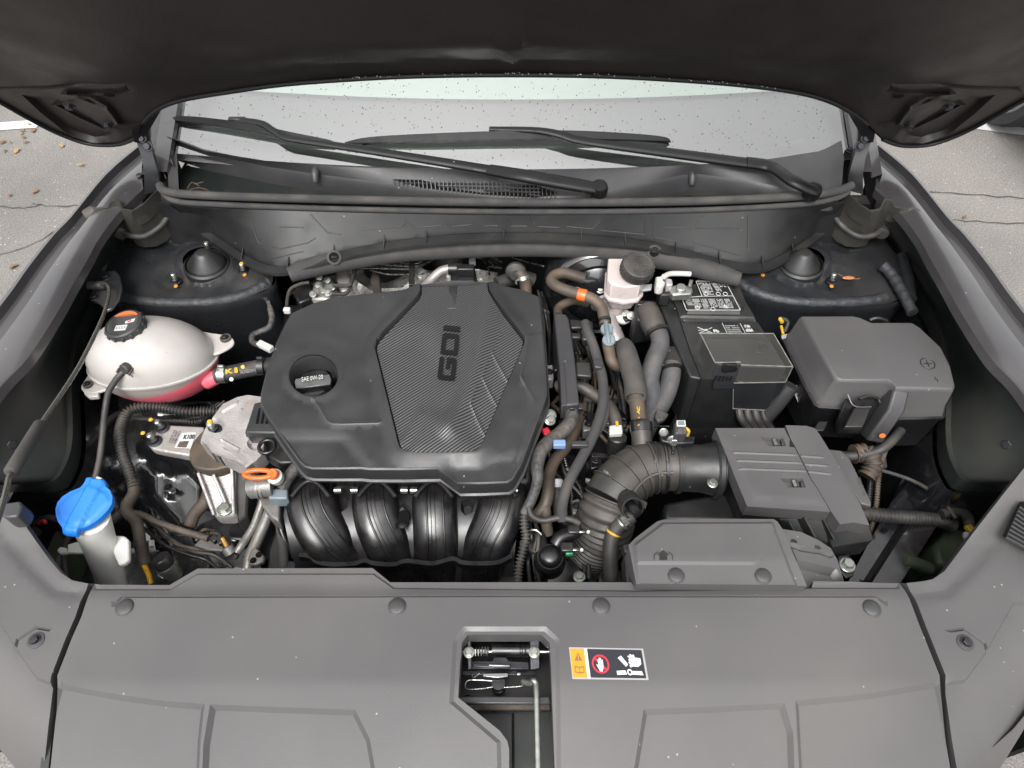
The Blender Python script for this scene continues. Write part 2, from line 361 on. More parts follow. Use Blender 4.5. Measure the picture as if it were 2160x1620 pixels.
        ok = inside(C[:, 0], C[:, 1], outline)
        for h in holes: ok &= ~inside(C[:, 0], C[:, 1], h)
        for i, f in enumerate(fs):
            if ok[i]:
                f = tuple(f); a, b, c = W[f[0]], W[f[1]], W[f[2]]
                if (b - a).cross(c - a).dot(_C - a) < 0: f = f[::-1]
                F.append(f)
        used = sorted({i for f in F for i in f}); mp = {u: i for i, u in enumerate(used)}
        W = [W[u] for u in used]; F = [tuple(mp[i] for i in f) for f in F]
        if skirt is not None:
            sk = Vector(skirt) if isinstance(skirt, (tuple, Vector)) else Vector((0, 0, -skirt)); cnt = {}
            for f in F:
                for i in range(len(f)):
                    e = (f[i], f[(i + 1) % len(f)]); cnt[e] = cnt.get(e, 0) + 1
            bd = [e for e in cnt if (e[1], e[0]) not in cnt]; nv = {}
            for a, b in bd:
                for q in (a, b):
                    if q not in nv: nv[q] = len(W); W.append(W[q] + sk)
                F.append((b, a, nv[a], nv[b]))
        return s.add(W, F)
    def make(s, name, mat, parent=None, smooth=35, bevel=None, bseg=2, sub=0, loc=None, merge=False):
        org = Vector(loc) if loc is not None else (ORG[parent.name] if parent else None)
        if org is None:
            xs = [v.x for v in s.v]; ys = [v.y for v in s.v]; org = Vector(((min(xs) + max(xs)) / 2, (min(ys) + max(ys)) / 2, min(v.z for v in s.v)))
        me = bpy.data.meshes.new(name); me.from_pydata([v - org for v in s.v], [], s.f)
        if merge or True:
            bm = bmesh.new(); bm.from_mesh(me)
            if merge: bmesh.ops.remove_doubles(bm, verts=bm.verts, dist=1e-5)
            bmesh.ops.recalc_face_normals(bm, faces=bm.faces) if not getattr(s, 'keepn', False) else None
            bm.to_mesh(me); bm.free()
        me.polygons.foreach_set('use_smooth', [True] * len(me.polygons))
        if smooth < 180: me.set_sharp_from_angle(angle=math.radians(smooth))
        me.materials.append(MATS[mat]); o = bpy.data.objects.new(name, me); COL.objects.link(o)
        if parent: o.parent = parent
        else: o.location = org
        ORG[o.name] = org
        if bevel:
            md = o.modifiers.new('bevel', 'BEVEL'); md.width = bevel; md.segments = bseg; md.limit_method = 'ANGLE'; md.angle_limit = math.radians(30); md.harden_normals = False
        if sub: md = o.modifiers.new('sub', 'SUBSURF'); md.levels = sub; md.render_levels = sub
        return o
def tag(o, label=None, cat=None, group=None, kind=None):
    if label: o['label'] = label
    if cat: o['category'] = cat
    if group: o['group'] = group
    if kind: o['kind'] = kind
    return o
def thing(name, label, cat, loc, group=None):
    o = bpy.data.objects.new(name, None); COL.objects.link(o); o.empty_display_size = .02
    o.location = loc; ORG[o.name] = Vector(loc); return tag(o, label, cat, group)
def frame(ax, ref=(1, 0, 0)):
    z = Vector(ax).normalized(); x = Vector(ref); x = (x - z * x.dot(z)).normalized(); y = z.cross(x)
    return Matrix((x, y, z)).transposed()
PROTO = {}
def proto(key, fn):
    if key not in PROTO:
        g = Geo(); mat, sma, bev = fn(g); me = bpy.data.meshes.new(key); me.from_pydata(g.v, [], g.f)
        bm = bmesh.new(); bm.from_mesh(me); bmesh.ops.recalc_face_normals(bm, faces=bm.faces); bm.to_mesh(me); bm.free()
        me.polygons.foreach_set('use_smooth', [True] * len(me.polygons)); me.set_sharp_from_angle(angle=math.radians(sma)); me.materials.append(MATS[mat]); PROTO[key] = me
    return PROTO[key]
def place(name, me, p, ax=(0, 0, 1), sc=1.0, parent=None, ref=(1, 0, 0)):
    o = bpy.data.objects.new(name, me); COL.objects.link(o)
    org = ORG[parent.name] if parent else Vector()
    if parent: o.parent = parent
    M = frame(ax, ref).to_4x4(); o.matrix_local = Matrix.Translation(Vector(p) - org) @ M @ Matrix.Scale(sc, 4)
    ORG[o.name] = Vector(p); return o
def m_clip(g): g.lathe([(0.0, .0), (1.12, .0), (1.12, .12), (1.0, .16), (.98, .28), (.8, .40), (.4, .47), (0, .49)], (0, 0, 0), seg=28); return 'plastic_mid', 30, 0
def m_hex(g):
    g.lathe([(1.35, 0), (1.35, .15), (1.2, .25)], (0, 0, 0), seg=20); g.lathe([(.95, .2), (.95, .85), (.8, .98), (0, 1.0)], (0, 0, 0), seg=6); return 'zinc', 30, 0
def m_hexd(g): m_hex(g); return 'steel_dark', 30, 0
def m_nut(g):
    g.lathe([(1.6, 0), (1.6, .2), (1.3, .35)], (0, 0, 0), seg=18); g.lathe([(1.05, .3), (1.05, 1.1), (.9, 1.2)], (0, 0, 0), seg=6); return 'steel_dark', 30, 0
def m_stud(g): g.lathe([(.62, 1.15), (.62, 2.3), (.5, 2.45), (.72, 2.5), (.72, 3.0), (.45, 3.2), (0, 3.22)], (0, 0, 0), seg=12); return 'zinc', 30, 0
def m_mark(g): g.lathe([(.66, 3.0), (.5, 3.24), (0, 3.28)], (0, 0, 0), seg=10); return 'yellow_mark', 30, 0
def bolt(p, r, parent, ax=(0, 0, 1), dark=False, name='bolt'):
    return place(name, proto('bolt_dark', m_hexd) if dark else proto('bolt', m_hex), p, ax, r, parent)
def stud(p, r, parent, ax=(0, 0, 1), mark=False):
    o = place('nut', proto('nut', m_nut), p, ax, r, parent); place('stud', proto('stud', m_stud), p, ax, r, parent)
    if mark: place('paint_mark', proto('mark', m_mark), p, ax, r, parent)
def clip(px, py, z, parent, rp=17, ax=(0, 0, 1)):
    p = P(px, py, z); return place('clip', proto('clip', m_clip), p, ax, rp * mpp(p), parent)
_TX = {}
def text_mesh(s_, bold=False):
    if s_ not in _TX:
        c = bpy.data.curves.new('t', 'FONT'); c.body = s_; c.resolution_u = 3; o = bpy.data.objects.new('t', c); COL.objects.link(o)
        if bold: c.offset = .05
        me = o.to_mesh(depsgraph=bpy.context.evaluated_depsgraph_get()) if False else bpy.data.meshes.new_from_object(o)
        v = [(q.co.x, q.co.y) for q in me.vertices]; f = [tuple(p.vertices) for p in me.polygons]
        bpy.data.objects.remove(o); bpy.data.meshes.remove(me)
        x0 = min(a for a, b in v); x1 = max(a for a, b in v); y0 = min(b for a, b in v); y1 = max(b for a, b in v)
        _TX[s_] = ([((a - x0) / (x1 - x0), (b - y0) / (y1 - y0)) for a, b in v], f)
    return _TX[s_]
def text(g, s_, o, R, U, th=.0, bold=False):           # o, R, U world vectors; letters stand th proud
    v, f = text_mesh(s_, bold); n = R.cross(U).normalized()
    if n.dot(_C - o) < 0: n = -n
    W = [o + R * a + U * b + n * th for a, b in v]; g.add(W, f)
    if th > 0:
        cnt = {}
        for q in f:
            for i in range(len(q)): cnt[(q[i], q[(i + 1) % len(q)])] = 1
        bd = [e for e in cnt if (e[1], e[0]) not in cnt]; vs = []; fs = []
        for a, b in bd:
            k = len(vs); vs += [W[a], W[b], W[b] - n * th, W[a] - n * th]; fs.append((k, k + 1, k + 2, k + 3))
        g.add(vs, fs)
    return g
def text_px(g, s_, o, r, u, z, th=.0005, bold=False):   # photo points: origin, end of baseline, top of first letter
    O = P(*o, z); return text(g, s_, O, P(*r, z) - O, P(*u, z) - O, th, bold)
# ================================================================== GROUND
g = Geo(); S_ = 300
g.add([(-S_, -S_, 0), (S_, -S_, 0), (S_, S_, 0), (-S_, S_, 0)], [(0, 1, 2, 3)])
tag(g.make('ground', 'asphalt', loc=(0, 0, 0)), kind='structure')
def crack(pts, w):
    q = sm(pts, 5); g = Geo(); l, r = [], []
    for i, p in enumerate(q):
        a, b = Vector((*q[max(0, i - 1)], 0)), Vector((*q[min(len(q) - 1, i + 1)], 0)); t = (b - a).normalized(); nn = Vector((-t.y, t.x, 0))
        j = Vector((random.uniform(-.006, .006), random.uniform(-.006, .006), 0)); ww = w * random.uniform(.4, 1.2)
        l.append(Vector((*p, .004)) + j + nn * ww); r.append(Vector((*p, .004)) + j - nn * ww)
    g.loft([l, r], closed=False); return g.make('crack', 'crack', loc=(0, 0, 0))
for pts in ([(70, 430), (130, 437), (200, 428), (255, 410)], [(1960, 405), (2050, 412), (2170, 420)], [(-40, 432), (40, 440), (90, 432)], [(-30, 545), (60, 520), (120, 488)], [(1985, 462), (2080, 470), (2180, 474)]):
    o = crack([tuple(P(x, y, 0))[:2] for x, y in pts], .0035); tag(o, kind='structure'); o.name = 'ground_crack'
for a, b in (((-300, 288), (84, 262)), ((2045, 264), (2500, 322))):
    A, B = P(*a, 0), P(*b, 0); g = Geo(); n = Vector((0, .036, 0))
    g.add([A - n + Vector((0, 0, .004)), B - n + Vector((0, 0, .004)), B + n + Vector((0, 0, .004)), A + n + Vector((0, 0, .004))], [(0, 1, 2, 3)])
    tag(g.make('parking_line', 'paint_line', loc=(0, 0, 0)), kind='structure')
LEAVES = [(20, 300), (50, 290), (70, 275), (35, 318), (55, 300), (10, 318), (130, 307), (74, 404), (20, 412), (170, 348), (28, 562), (5, 300), (62, 262), (48, 276), (2035, 458), (45, 282)]
for i, (x, y) in enumerate(LEAVES):
    p = P(x, y, .007); g = Geo(); n = 9; r = random.uniform(.006, .013); a0 = random.uniform(0, 6.3)
    top = [p + Vector((math.cos(a0) * math.cos(t) * r * 1.5 - math.sin(a0) * math.sin(t) * r * .8, math.sin(a0) * math.cos(t) * r * 1.5 + math.cos(a0) * math.sin(t) * r * .8, random.uniform(0, .007))) for t in (2 * math.pi * k / n for k in range(n))]
    g.loft([top, down(top, .002)], True, True)
    tag(g.make('fallen_leaf', 'leaf' if i % 3 else 'leaf_yellow'), 'small dry curled autumn leaf lying on the asphalt beside the car', 'leaf', 'dry leaves scattered on the asphalt')
# ================================================================== PARKED CAR (only its front wheel and sill peep in at the upper right)
wc = PY(2176, 115, 3.25); R_ = .33; wx = wc.x + .02
pc = thing('parked_car', 'grey neighbouring car, only the tyre and alloy wheel in view at the bay line', 'car', (wx + .9, 3.4 + 1.2, 0))
def wheel(cx, cy, side):
    w = Geo(); w.lathe([(.26, -.1), (.315, -.1), (R_, -.07), (R_, .07), (.318, .1), (.272, .1), (.26, .06), (.26, -.1)], (cx, cy, R_), (side, 0, 0), 40); o = w.make('wheel', 'tyre', pc)
    r = Geo(); r.lathe([(.268, .03), (.270, .09), (.26, .095), (.245, .05), (.03, .055), (.03, .08), (0, .08)], (cx, cy, R_), (side, 0, 0), 40)
    r.make('rim', 'rim', o)
    for k in range(10):
        a = 2 * math.pi * k / 10; s_ = Geo(); c0 = Vector((cx + side * .085, cy, R_)); d = Vector((0, math.cos(a), math.sin(a)))
        s_.bar(c0 + d * .03, c0 + d * .26, .026, .02, up=(1, 0, 0)); s_.make('spoke', 'rim', o)
wheel(wx, 3.25, -1); wheel(wx, 6.1, -1); wheel(wx + 1.6, 3.25, 1); wheel(wx + 1.6, 6.1, 1)
def body_loop(y, z0, z1, x0, x1, n=6): return [Vector((x, y, z)) for x, z in ((x0, z0), (x0 - .02, (z0 + z1) / 2), (x0 + .05, z1), (x1 - .05, z1), (x1 + .02, (z0 + z1) / 2), (x1, z0))]
g = Geo(); g.loft([body_loop(y, z0, z1, wx - .12, wx + 1.72) for y, z0, z1 in ((2.5, .5, .6), (2.6, .35, .75), (3.0, .3, .95), (4.0, .3, 1.02), (6.3, .3, 1.05), (7.0, .35, .95), (7.1, .5, .7))], True, True)
bo = g.make('body', 'car_paint_grey', pc, bevel=.04); g = Geo()
g.loft([body_loop(y, 1.0, z1, wx + .02 + dx, wx + 1.58 - dx) for y, z1, dx in ((3.9, 1.03, 0), (4.6, 1.5, .1), (6.0, 1.52, .1), (6.8, 1.06, 0))], True, True); g.make('window', 'black_void', pc, bevel=.03)
# ================================================================== CAR BODY
car = thing('car_body', 'black car body around the open engine bay, fenders, strut towers and windshield', 'car', (0, 1.0, 0))
def mirx(px): return 2148 - px
I_ = [(300, 393), (245, 447), (205, 500), (183, 540), (148, 600), (117, 655), (55, 750), (0, 808), (-60, 890), (-140, 1000), (-150, 1010), (-160, 1020), (-170, 1030), (-180, 1040)]
O_ = [(305, 306), (228, 372), (152, 465), (112, 505), (58, 572), (15, 632), (-60, 725), (-130, 800), (-215, 900), (-320, 1030), (-332, 1040), (-344, 1052), (-356, 1064), (-368, 1076)]
S_P = [(305, 440), (282, 490), (262, 518), (240, 552), (205, 610), (168, 668), (148, 750), (140, 820), (142, 900), (138, 950), (122, 992), (98, 1017), (30, 1019), (-60, 1021)]
for side in (0, 1):
    mx = (lambda x: mirx(x)) if side else (lambda x: x); sg = 1 if side else -1
    Iw = [P(mx(x), y, 1.052) for x, y in sm(I_, 4)]; Ow = [P(mx(x), y, 1.03) for x, y in sm(O_, 4)]
    rows = []
    for a, b in zip(Ow, Iw):
        d = b - a; u = Vector((sg, 0, 0))
        f = lambda t, z: Vector((a.x + d.x * t, a.y + d.y * t, z))
        rows.append([Vector((a.x + sg * .035, a.y, .62)), Vector((a.x + sg * .03, a.y, .86)), Vector((a.x + sg * .012, a.y, .99)), f(0, 1.03), f(.07, 1.047), f(.13, 1.048), f(.16, 1.033), f(.40, 1.030), f(.44, 1.024), f(.48, 1.047), f(.72, 1.053), f(.93, 1.05), f(1, 1.046), f(1.03, 1.03)])
    g = Geo(); g.loft([list(r) for r in zip(*rows)], closed=False); g.make('fender', 'paint_fender', car, smooth=30)
    # black plastic shield inside the fender
    Sw = [P(mx(x), y, .90) for x, y in sm(S_P, 4)]
    g = Geo()
    top = [p + Vector((0, 0, -.012)) for p in Iw]
    g.loft([top, [a.lerp(b, .06) + Vector((0, 0, -.01)) for a, b in zip(top, Sw)], [a.lerp(b, .5) + Vector((sg * .006, 0, 0)) for a, b in zip(top, Sw)], [a.lerp(b, .93) for a, b in zip(top, Sw)], Sw, [p + Vector((0, 0, .004)) - Vector((sg * .012, 0, 0)) for p in Sw], [p + Vector((-sg * .012, 0, -.03)) for p in Sw]], closed=False)
    g.make('side_shield', 'green_black', car, smooth=60)
    # inner apron sheet metal below
    g = Geo(); lo = [p + Vector((-sg * .02, 0, -.03)) for p in Sw]; g.loft([lo, [p + Vector((-sg * .03, 0, -.2)) for p in lo], [p + Vector((-sg * .05, 0, -.55)) for p in lo]], closed=False)
    g.make('inner_apron', 'paint_black', car, smooth=60)
    bolt(P(mx(20), 938, .97), .009, car, (-sg, -.3, .4), dark=True)
    # a screw on the fender flange and drain marks
    bolt(P(mx(297), 374, 1.05), .008, car, dark=True)
# under tray, firewall, front support
g = Geo(); g.box((0, .8, .30), (1.75, 1.1, .02)); g.make('under_tray', 'black_void', car)
g = Geo(); g.box((0, 1.22, .68), (1.5, .03, .72)); g.make('firewall', 'plastic_black', car)
g = Geo(); g.box((0, .365, .62), (1.66, .03, .62)); g.make('radiator', 'black_void', car)
for sgn in (-1, 1):
    g = Geo(); g.box((sgn * .88, .8, .55), (.02, 1.1, .62)); g.make('wheel_housing', 'black_void', car)
# front bumper under the panel
g = Geo(); lo = []
for z, k in ((.94, 1.0), (.86, 1.045), (.70, 1.08), (.45, 1.06), (.25, 1.0)):
    lo.append([Vector((math.sin(t) * .80 * k, .45 - math.cos(t) ** .8 * .38 * k if math.cos(t) > 0 else .45, z)) for t in (math.radians(-88 + 176 * i / 40) for i in range(41))])
g.loft(lo, closed=False); g.make('front_bumper', 'paint_fender', car, smooth=60)
# ---- strut towers
def tower(mx, sg):
    def z0(X, Y): return .93 + 0 * X
    out = [(206, 600), (232, 540), (262, 505), (330, 480), (420, 478), (500, 505), (556, 545), (578, 578), (572, 606), (520, 628), (440, 645), (330, 648), (255, 640), (215, 628)]
    cone = P(mx(437), 560, .945)
    hole = [(437 + 47 * math.cos(t), 560 + 29 * math.sin(t)) for t in (2 * math.pi * k / 28 for k in range(28))]
    ft = [dict(t='plateau', pts=[(437 + 62 * math.cos(t), 562 + 41 * math.sin(t)) for t in (2 * math.pi * k / 28 for k in range(28))], w=14, h=.008),
          dict(t='plateau', pts=[(370 + 42 * math.cos(t), 592 + 24 * math.sin(t)) for t in (2 * math.pi * k / 20 for k in range(20))], w=14, h=-.006),
          dict(t='groove', pts=[(296, 520), (345, 528), (380, 515)], w=9, h=-.006), dict(t='groove', pts=[(300, 500), (330, 505), (375, 505)], w=10, h=.006),
          dict(t='plateau', pts=[(280, 500), (420, 490), (520, 520), (560, 585), (500, 612), (330, 625), (250, 610)], w=40, h=.006)]
    M_ = lambda pl: [(mx(a), b) for a, b in pl]
    for f in ft: f['pts'] = M_(f['pts'])
    g = Geo(); g.relief(M_(out), z0, 9, holes=[M_(hole)], feats=ft)
    tw = g.make('strut_tower', 'paint_satin', car, smooth=50)
    edge = [P(mx(a), b, .93) for a, b in sm(out, 4, True)]; c = sum(edge, Vector()) / len(edge); g = Geo()
    def scl(l, k, dz): return [Vector((c.x + (p.x - c.x) * k, c.y + (p.y - c.y) * k, p.z + dz)) for p in l]
    g.loft([edge, scl(edge, 1.02, -.008), scl(edge, 1.0, -.022), scl(edge, .985, -.10), scl(edge, .95, -.3), scl(edge, .93, -.55)]); g.make('tower_wall', 'paint_satin', tw, smooth=50)
    # bearing cap
    g = Geo(); g.lathe([(.047, -.03), (.047, -.004), (.043, .0), (.0425, -.016), (.040, -.02), (.040, -.004), (.036, .002), (.018, .024), (.013, .029), (.010, .03), (0, .031)], cone + Vector((0, 0, .008)), (-sg * .06, -.02, 1), 36)
    g.make('bearing_cap', 'plastic_dark', tw)
    for x, y, m in ((371, 594, 0), (514, 572, 1), (440, 528, 0)): stud(P(mx(x), y, .936), .0072, tw, (-sg * .08, 0, 1), bool(m))
    for x, y in ((371, 604), (516, 580)):
        p = P(mx(x), y, .9375); g = Geo(); g.lathe([(.0045, 0), (.004, .0012), (0, .0014)], p, seg=10); g.make('paint_dot', 'orange_mark', tw)
    # seam sealer beads
    for pl in ([(258, 628), (300, 636), (380, 640), (460, 636), (525, 620), (566, 596)], [(222, 540), (210, 590), (205, 632)]):
        q = sm(pl, 8); g = Geo(); pts = []; rr = []
        for i, (a, b) in enumerate(q): pts.append(tuple(P(mx(a), b, .926))); rr.append(.0125 + .0016 * noise.noise(Vector((i * .6, sg, b * .1))) + .0004 * math.sin(i * 1.7))
        g.tube(pts, rr, 10, raw=True); g.make('sealer_bead', 'sealant', tw, smooth=80)
    return tw
TL = tower(lambda x: x, -1)
TR = tower(lambda x: 2125 - x, 1)
# wrinkled bead of seam sealer in the right corner
g = Geo(); g.tube([(1862, 560, .955), (1880, 578, .95), (1905, 620, .945), (1925, 660, .94)], .011, 14, corr=(.02, .0008)); g.make('corner_sealer_bead', 'sealant', car)
# ---- left frame rail / inner panel with dents (black gloss)
def railz(X, Y): return .68 + 0 * X + .03 * np.clip((480 - X) / 200, -1, 1.2) + .05 * np.clip((1000 - Y) / 160, -1, 1)
g = Geo(); g.relief([(150, 835), (560, 850), (575, 1235), (120, 1240), (120, 1000)], railz, 10, feats=[
    dict(t='plateau', pts=[(330, 870), (440, 860), (450, 960), (360, 990), (300, 950)], w=22, h=.02),
    dict(t='plateau', pts=[(300, 985), (380, 965), (425, 1010), (430, 1095), (370, 1110), (310, 1040)], w=26, h=-.022),
    dict(t='groove', pts=[(215, 905), (245, 985), (300, 1060), (345, 1150), (370, 1230)], w=12, h=.014), dict(t='groove', pts=[(180, 900), (215, 990), (262, 1080), (300, 1160)], w=9, h=.01),
    dict(t='groove', pts=[(150, 980), (200, 1040), (240, 1110)], w=8, h=.01), dict(t='plateau', pts=[(355 + 15 * math.cos(t), 1030 + 11 * math.sin(t)) for t in (k * .52 for k in range(12))], w=5, h=.01),
    dict(t='plateau', pts=[(450, 940), (490, 930), (480, 1060), (440, 1050)], w=12, h=.015), dict(t='groove', pts=[(228, 873), (300, 872), (385, 885)], w=8, h=.012)])
fr = g.make('frame_rail', 'paint_black', car, smooth=60)
bolt(P(355, 1028, .705), .006, fr, dark=True)
# ---- right frame rail
def rz2(X, Y): return .78 + 0 * X
g = Geo(); g.relief([(1780, 1245), (1930, 960), (1940, 900), (2010, 900), (2020, 1020), (1975, 1110), (1890, 1245)], rz2, 9, feats=[
    dict(t='groove', pts=[(1790, 1190), (1860, 1085), (1925, 1005), (1945, 940)], w=9, h=.014), dict(t='groove', pts=[(1825, 1235), (1905, 1110), (1960, 1040), (1985, 960)], w=9, h=.014),
    dict(t='plateau', pts=[(1935, 940), (1965, 930), (1958, 1000), (1935, 1010)], w=8, h=-.01),
    dict(t='groove', pts=[(1940, 960), (1936, 1000), (1950, 1012), (1965, 1000), (1975, 960)], w=5, h=.008)])
fr2 = g.make('frame_rail', 'paint_black', car, smooth=60)
for x, y, a, b in ((1937, 1032, 7, 5), (1924, 1049, 7, 3), (1866, 1118, 7, 5)):
    p = P(x, y, .784); g = Geo(); g.lathe([(a * mpp(p), 0), (a * mpp(p) * .9, .001), (0, .0012)], p, seg=14, sy=b / a); g.make('hole_plug', 'black_void', fr2)
g = Geo(); g.slab([(1925, 905), (1960, 890), (1990, 905), (2002, 935), (1975, 960), (1935, 955)], .80, .02); mb = g.make('rail_bracket', 'paint_black', fr2, bevel=.003)
g = Geo(); g.lathe([(.020, 0), (.018, .012), (0, .012)], P(1960, 912, .80), seg=24); g.make('rubber_mount', 'rubber', mb); bolt(P(1962, 908, .812), .008, mb)
g = Geo(); g.lathe([(.005, 0), (.005, .008), (0, .009)], P(1937, 898, .80), seg=8); g.make('paint_mark', 'yellow_mark', mb)
# headlamp housings glimpsed in the corners
for mxf, pl in ((lambda x: x, [(60, 1120), (110, 1105), (140, 1150), (120, 1200), (80, 1195)]), (lambda x: 2120 - x, [(60, 1130), (110, 1105), (150, 1150), (140, 1190), (90, 1200)])):
    pts = [(mxf(a), b) for a, b in pl]; g = Geo(); t = L(pts, .74); g.loft([down(t, .12, .01), down(t, .03, .006), t], True, True); g.make('headlamp_back', 'pale_green', car, bevel=.008)
g = Geo(); g.tube([(1905, 1180, .78), (1935, 1190, .77), (1960, 1200, .76)], .012); g.make('wheel_housing_clip', 'pale_green', car)
for mxf in (lambda x: x, lambda x: 2120 - x):
    g = Geo(); g.slab([(mxf(a), b) for a, b in ((0, 1060), (130, 1032), (140, 1045), (60, 1085), (10, 1090))], .78, .02); g.make('headlamp_bracket', 'plastic_dark', car, bevel=.003)
    g = Geo(); g.slab([(mxf(a), b) for a, b in ((-30, 1095), (90, 1070), (150, 1100), (130, 1240), (-30, 1240))], .60, .03); g.make('lower_shield', 'green_black', car, bevel=.003)
# ================================================================== WINDSHIELD, cabin
def wsz(x, y): return 1.095 + (y - (1.258 + .115 * x * x)) * math.tan(math.radians(29)) - .05 * (x * x) * min(1, max(0, (y - 1.26)) * 1.2)
def W(px, py, h=0):
    d = ray(px, py); lo, hi = .9, 4.0
    for _ in range(40):
        m = (lo + hi) / 2; p = _C + d * m
        if p.z > wsz(p.x, p.y) + h: lo = m
        else: hi = m
    return _C + d * lo
g = Geo(); rows = []
for j in range(25):
    r = []
    for i in range(41):
        x = -.735 + 1.47 * i / 40; x *= 1 - .10 * j / 24; y = 1.252 + .115 * x * x + j / 24 * .92; r.append(Vector((x, y, wsz(x, y))))
    rows.append(r)
g.loft(rows, closed=False); ws = g.make('windshield', 'windshield_glass', car, smooth=180)
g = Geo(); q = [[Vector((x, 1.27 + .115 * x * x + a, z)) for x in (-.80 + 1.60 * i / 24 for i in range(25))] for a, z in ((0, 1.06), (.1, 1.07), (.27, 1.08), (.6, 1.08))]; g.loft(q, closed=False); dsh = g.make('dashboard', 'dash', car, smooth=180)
g = Geo(); q = [[Vector((x, 1.27 + .10 * x * x + a, z)) for x in (-.80 + 1.60 * i / 24 for i in range(25))] for a, z in ((.245, 1.095), (.26, 1.105), (.5, 1.13), (.52, 1.05))]; g.loft(q, closed=False); g.make('sky_band_panel', 'sky_band_mint', dsh, smooth=180)  # added pale sheet; its colour stands in for sky reflected in the glass
g = Geo(); p = W(1647, 302, -.02); p2 = W(1698, 292, -.02); p3 = W(1699, 300, -.02); p4 = W(1648, 311, -.02); g.add([p, p2, p3, p4], [(0, 1, 2, 3)]); g.make('identification_plate', 'label_grey', dsh)
for sgn in (-1, 1):
    g = Geo(); lo = []
    for j in range(12):
        t = j / 11; x = (.735 - .07 * t) * sgn; y = 1.20 + .115 * .54 + t * .95; z = wsz(x, y) + .004
        lo.append([Vector((x - sgn * .012, y, z)), Vector((x - sgn * .010, y, z + .012)), Vector((x + sgn * .022, y, z + .012)), Vector((x + sgn * .026, y, z - .004)), Vector((x + sgn * .045, y, z + .006)), Vector((x + sgn * .06, y, z - .10))])
    g.loft(lo, closed=False); g.make('a_pillar', 'paint_fender', car, smooth=40)
g = Geo(); g.box((0, 2.9, 1.62), (1.25, 1.5, .03)); g.make('car_roof', 'paint_fender', car, bevel=.01)
g = Geo(); g.box((0, 2.3, .7), (1.4, 1.6, .3)); g.make('cabin_floor', 'black_void', car)
# raindrops on the glass and the cowl
g = Geo()
for i in range(900):
    px, py = random.uniform(380, 1740), random.uniform(165, 350)
    p = W(px, py, .0005); r = random.choice((.0006, .0008, .0011, .0015)); g.sphere(p, r, 6, (1, 1.25, .5))
tag(g.make('raindrops', 'drop', loc=(0, 1.5, 1.2)), 'fine raindrops beaded over the windshield glass', 'raindrops', kind='stuff')
# ================================================================== COWL
cw = thing('cowl_cover', 'black plastic cowl panel with air grille between windshield and engine bay', 'cowl', (0, 1.18, 1.0))
base = [(352, 292), (430, 322), (560, 343), (720, 356), (900, 361), (1080, 362), (1260, 361), (1440, 353), (1600, 343), (1733, 322), (1775, 300)]
edge = [(350, 300), (433, 325), (567, 354), (667, 369), (720, 376), (887, 398), (1020, 412), (1137, 420), (1200, 417), (1287, 407), (1387, 382), (1440, 371), (1470, 369), (1573, 383), (1673, 405), (1760, 410), (1790, 392)]
def byx(poly, x):
    for (a, b), (c, d) in zip(poly, poly[1:]):
        if a <= x <= c: return b + (d - b) * (x - a) / (c - a)
    return poly[0][1] if x < poly[0][0] else poly[-1][1]
xs = [352 + (1775 - 352) * i / 90 for i in range(91)]
g = Geo(); r0, r1, r2, r3, r4 = [], [], [], [], []
for x in xs:
    b = byx(base, x) - 4; e = max(byx(edge, x), b + 8); lf = max(0, 1 - (x - 352) / 160) + max(0, 1 - (1775 - x) / 120); pb = W(x, b, .006 + .014 * lf); pe = P(x, e, 1.07)
    r0.append(pb); r1.append(pb.lerp(pe, .5) + Vector((0, 0, .006 + .008 * lf))); r2.append(pe.lerp(pb, .06) + Vector((0, 0, .001))); r3.append(pe + Vector((0, -.003, -.004)))
    r4.append(Vector((pe.x, pe.y - .010, 1.035)))
g.loft([r0, r1, r2], closed=False); up_ = g.make('upper_panel', 'plastic_mid', cw, smooth=50); g = Geo(); g.loft([r2, r3, r4], closed=False); g.make('trough_wall', 'plastic_mid', cw, smooth=50)
# trough floor + front lip
seal = [(337, 391, 1.08), (355, 405, 1.08), (450, 413, 1.078), (720, 421, 1.076), (1080, 427, 1.075), (1440, 425, 1.076), (1673, 415, 1.078), (1760, 404, 1.08), (1797, 391, 1.08)]
g = Geo(); q = [p for p in sm([(a, b, z) for a, b, z in seal], 6)]
A = [P(a, b, z - .006) for a, b, z in q]; B = [p + Vector((0, .012, -.03)) for p in A]; C = [p + Vector((0, .14, -.038)) for p in A]
g.loft([A, B, C], closed=False); g.make('trough', 'green_black', cw, smooth=60)
g = Geo(); g.tube([(a, b, z) for a, b, z in seal], .0085, 12, n=10); g.make('hood_seal', 'foam', cw, smooth=80)
seal2 = [(345, 408, 1.068), (370, 424, 1.068), (450, 431, 1.066), (720, 441, 1.064), (1080, 447, 1.062), (1440, 444, 1.064), (1680, 432, 1.066), (1760, 419, 1.068), (1790, 404, 1.068)]
g = Geo(); g.tube([(a, b, z) for a, b, z in seal2], .0058, 10, n=10); g.make('seal_lip', 'foam', cw, smooth=80)
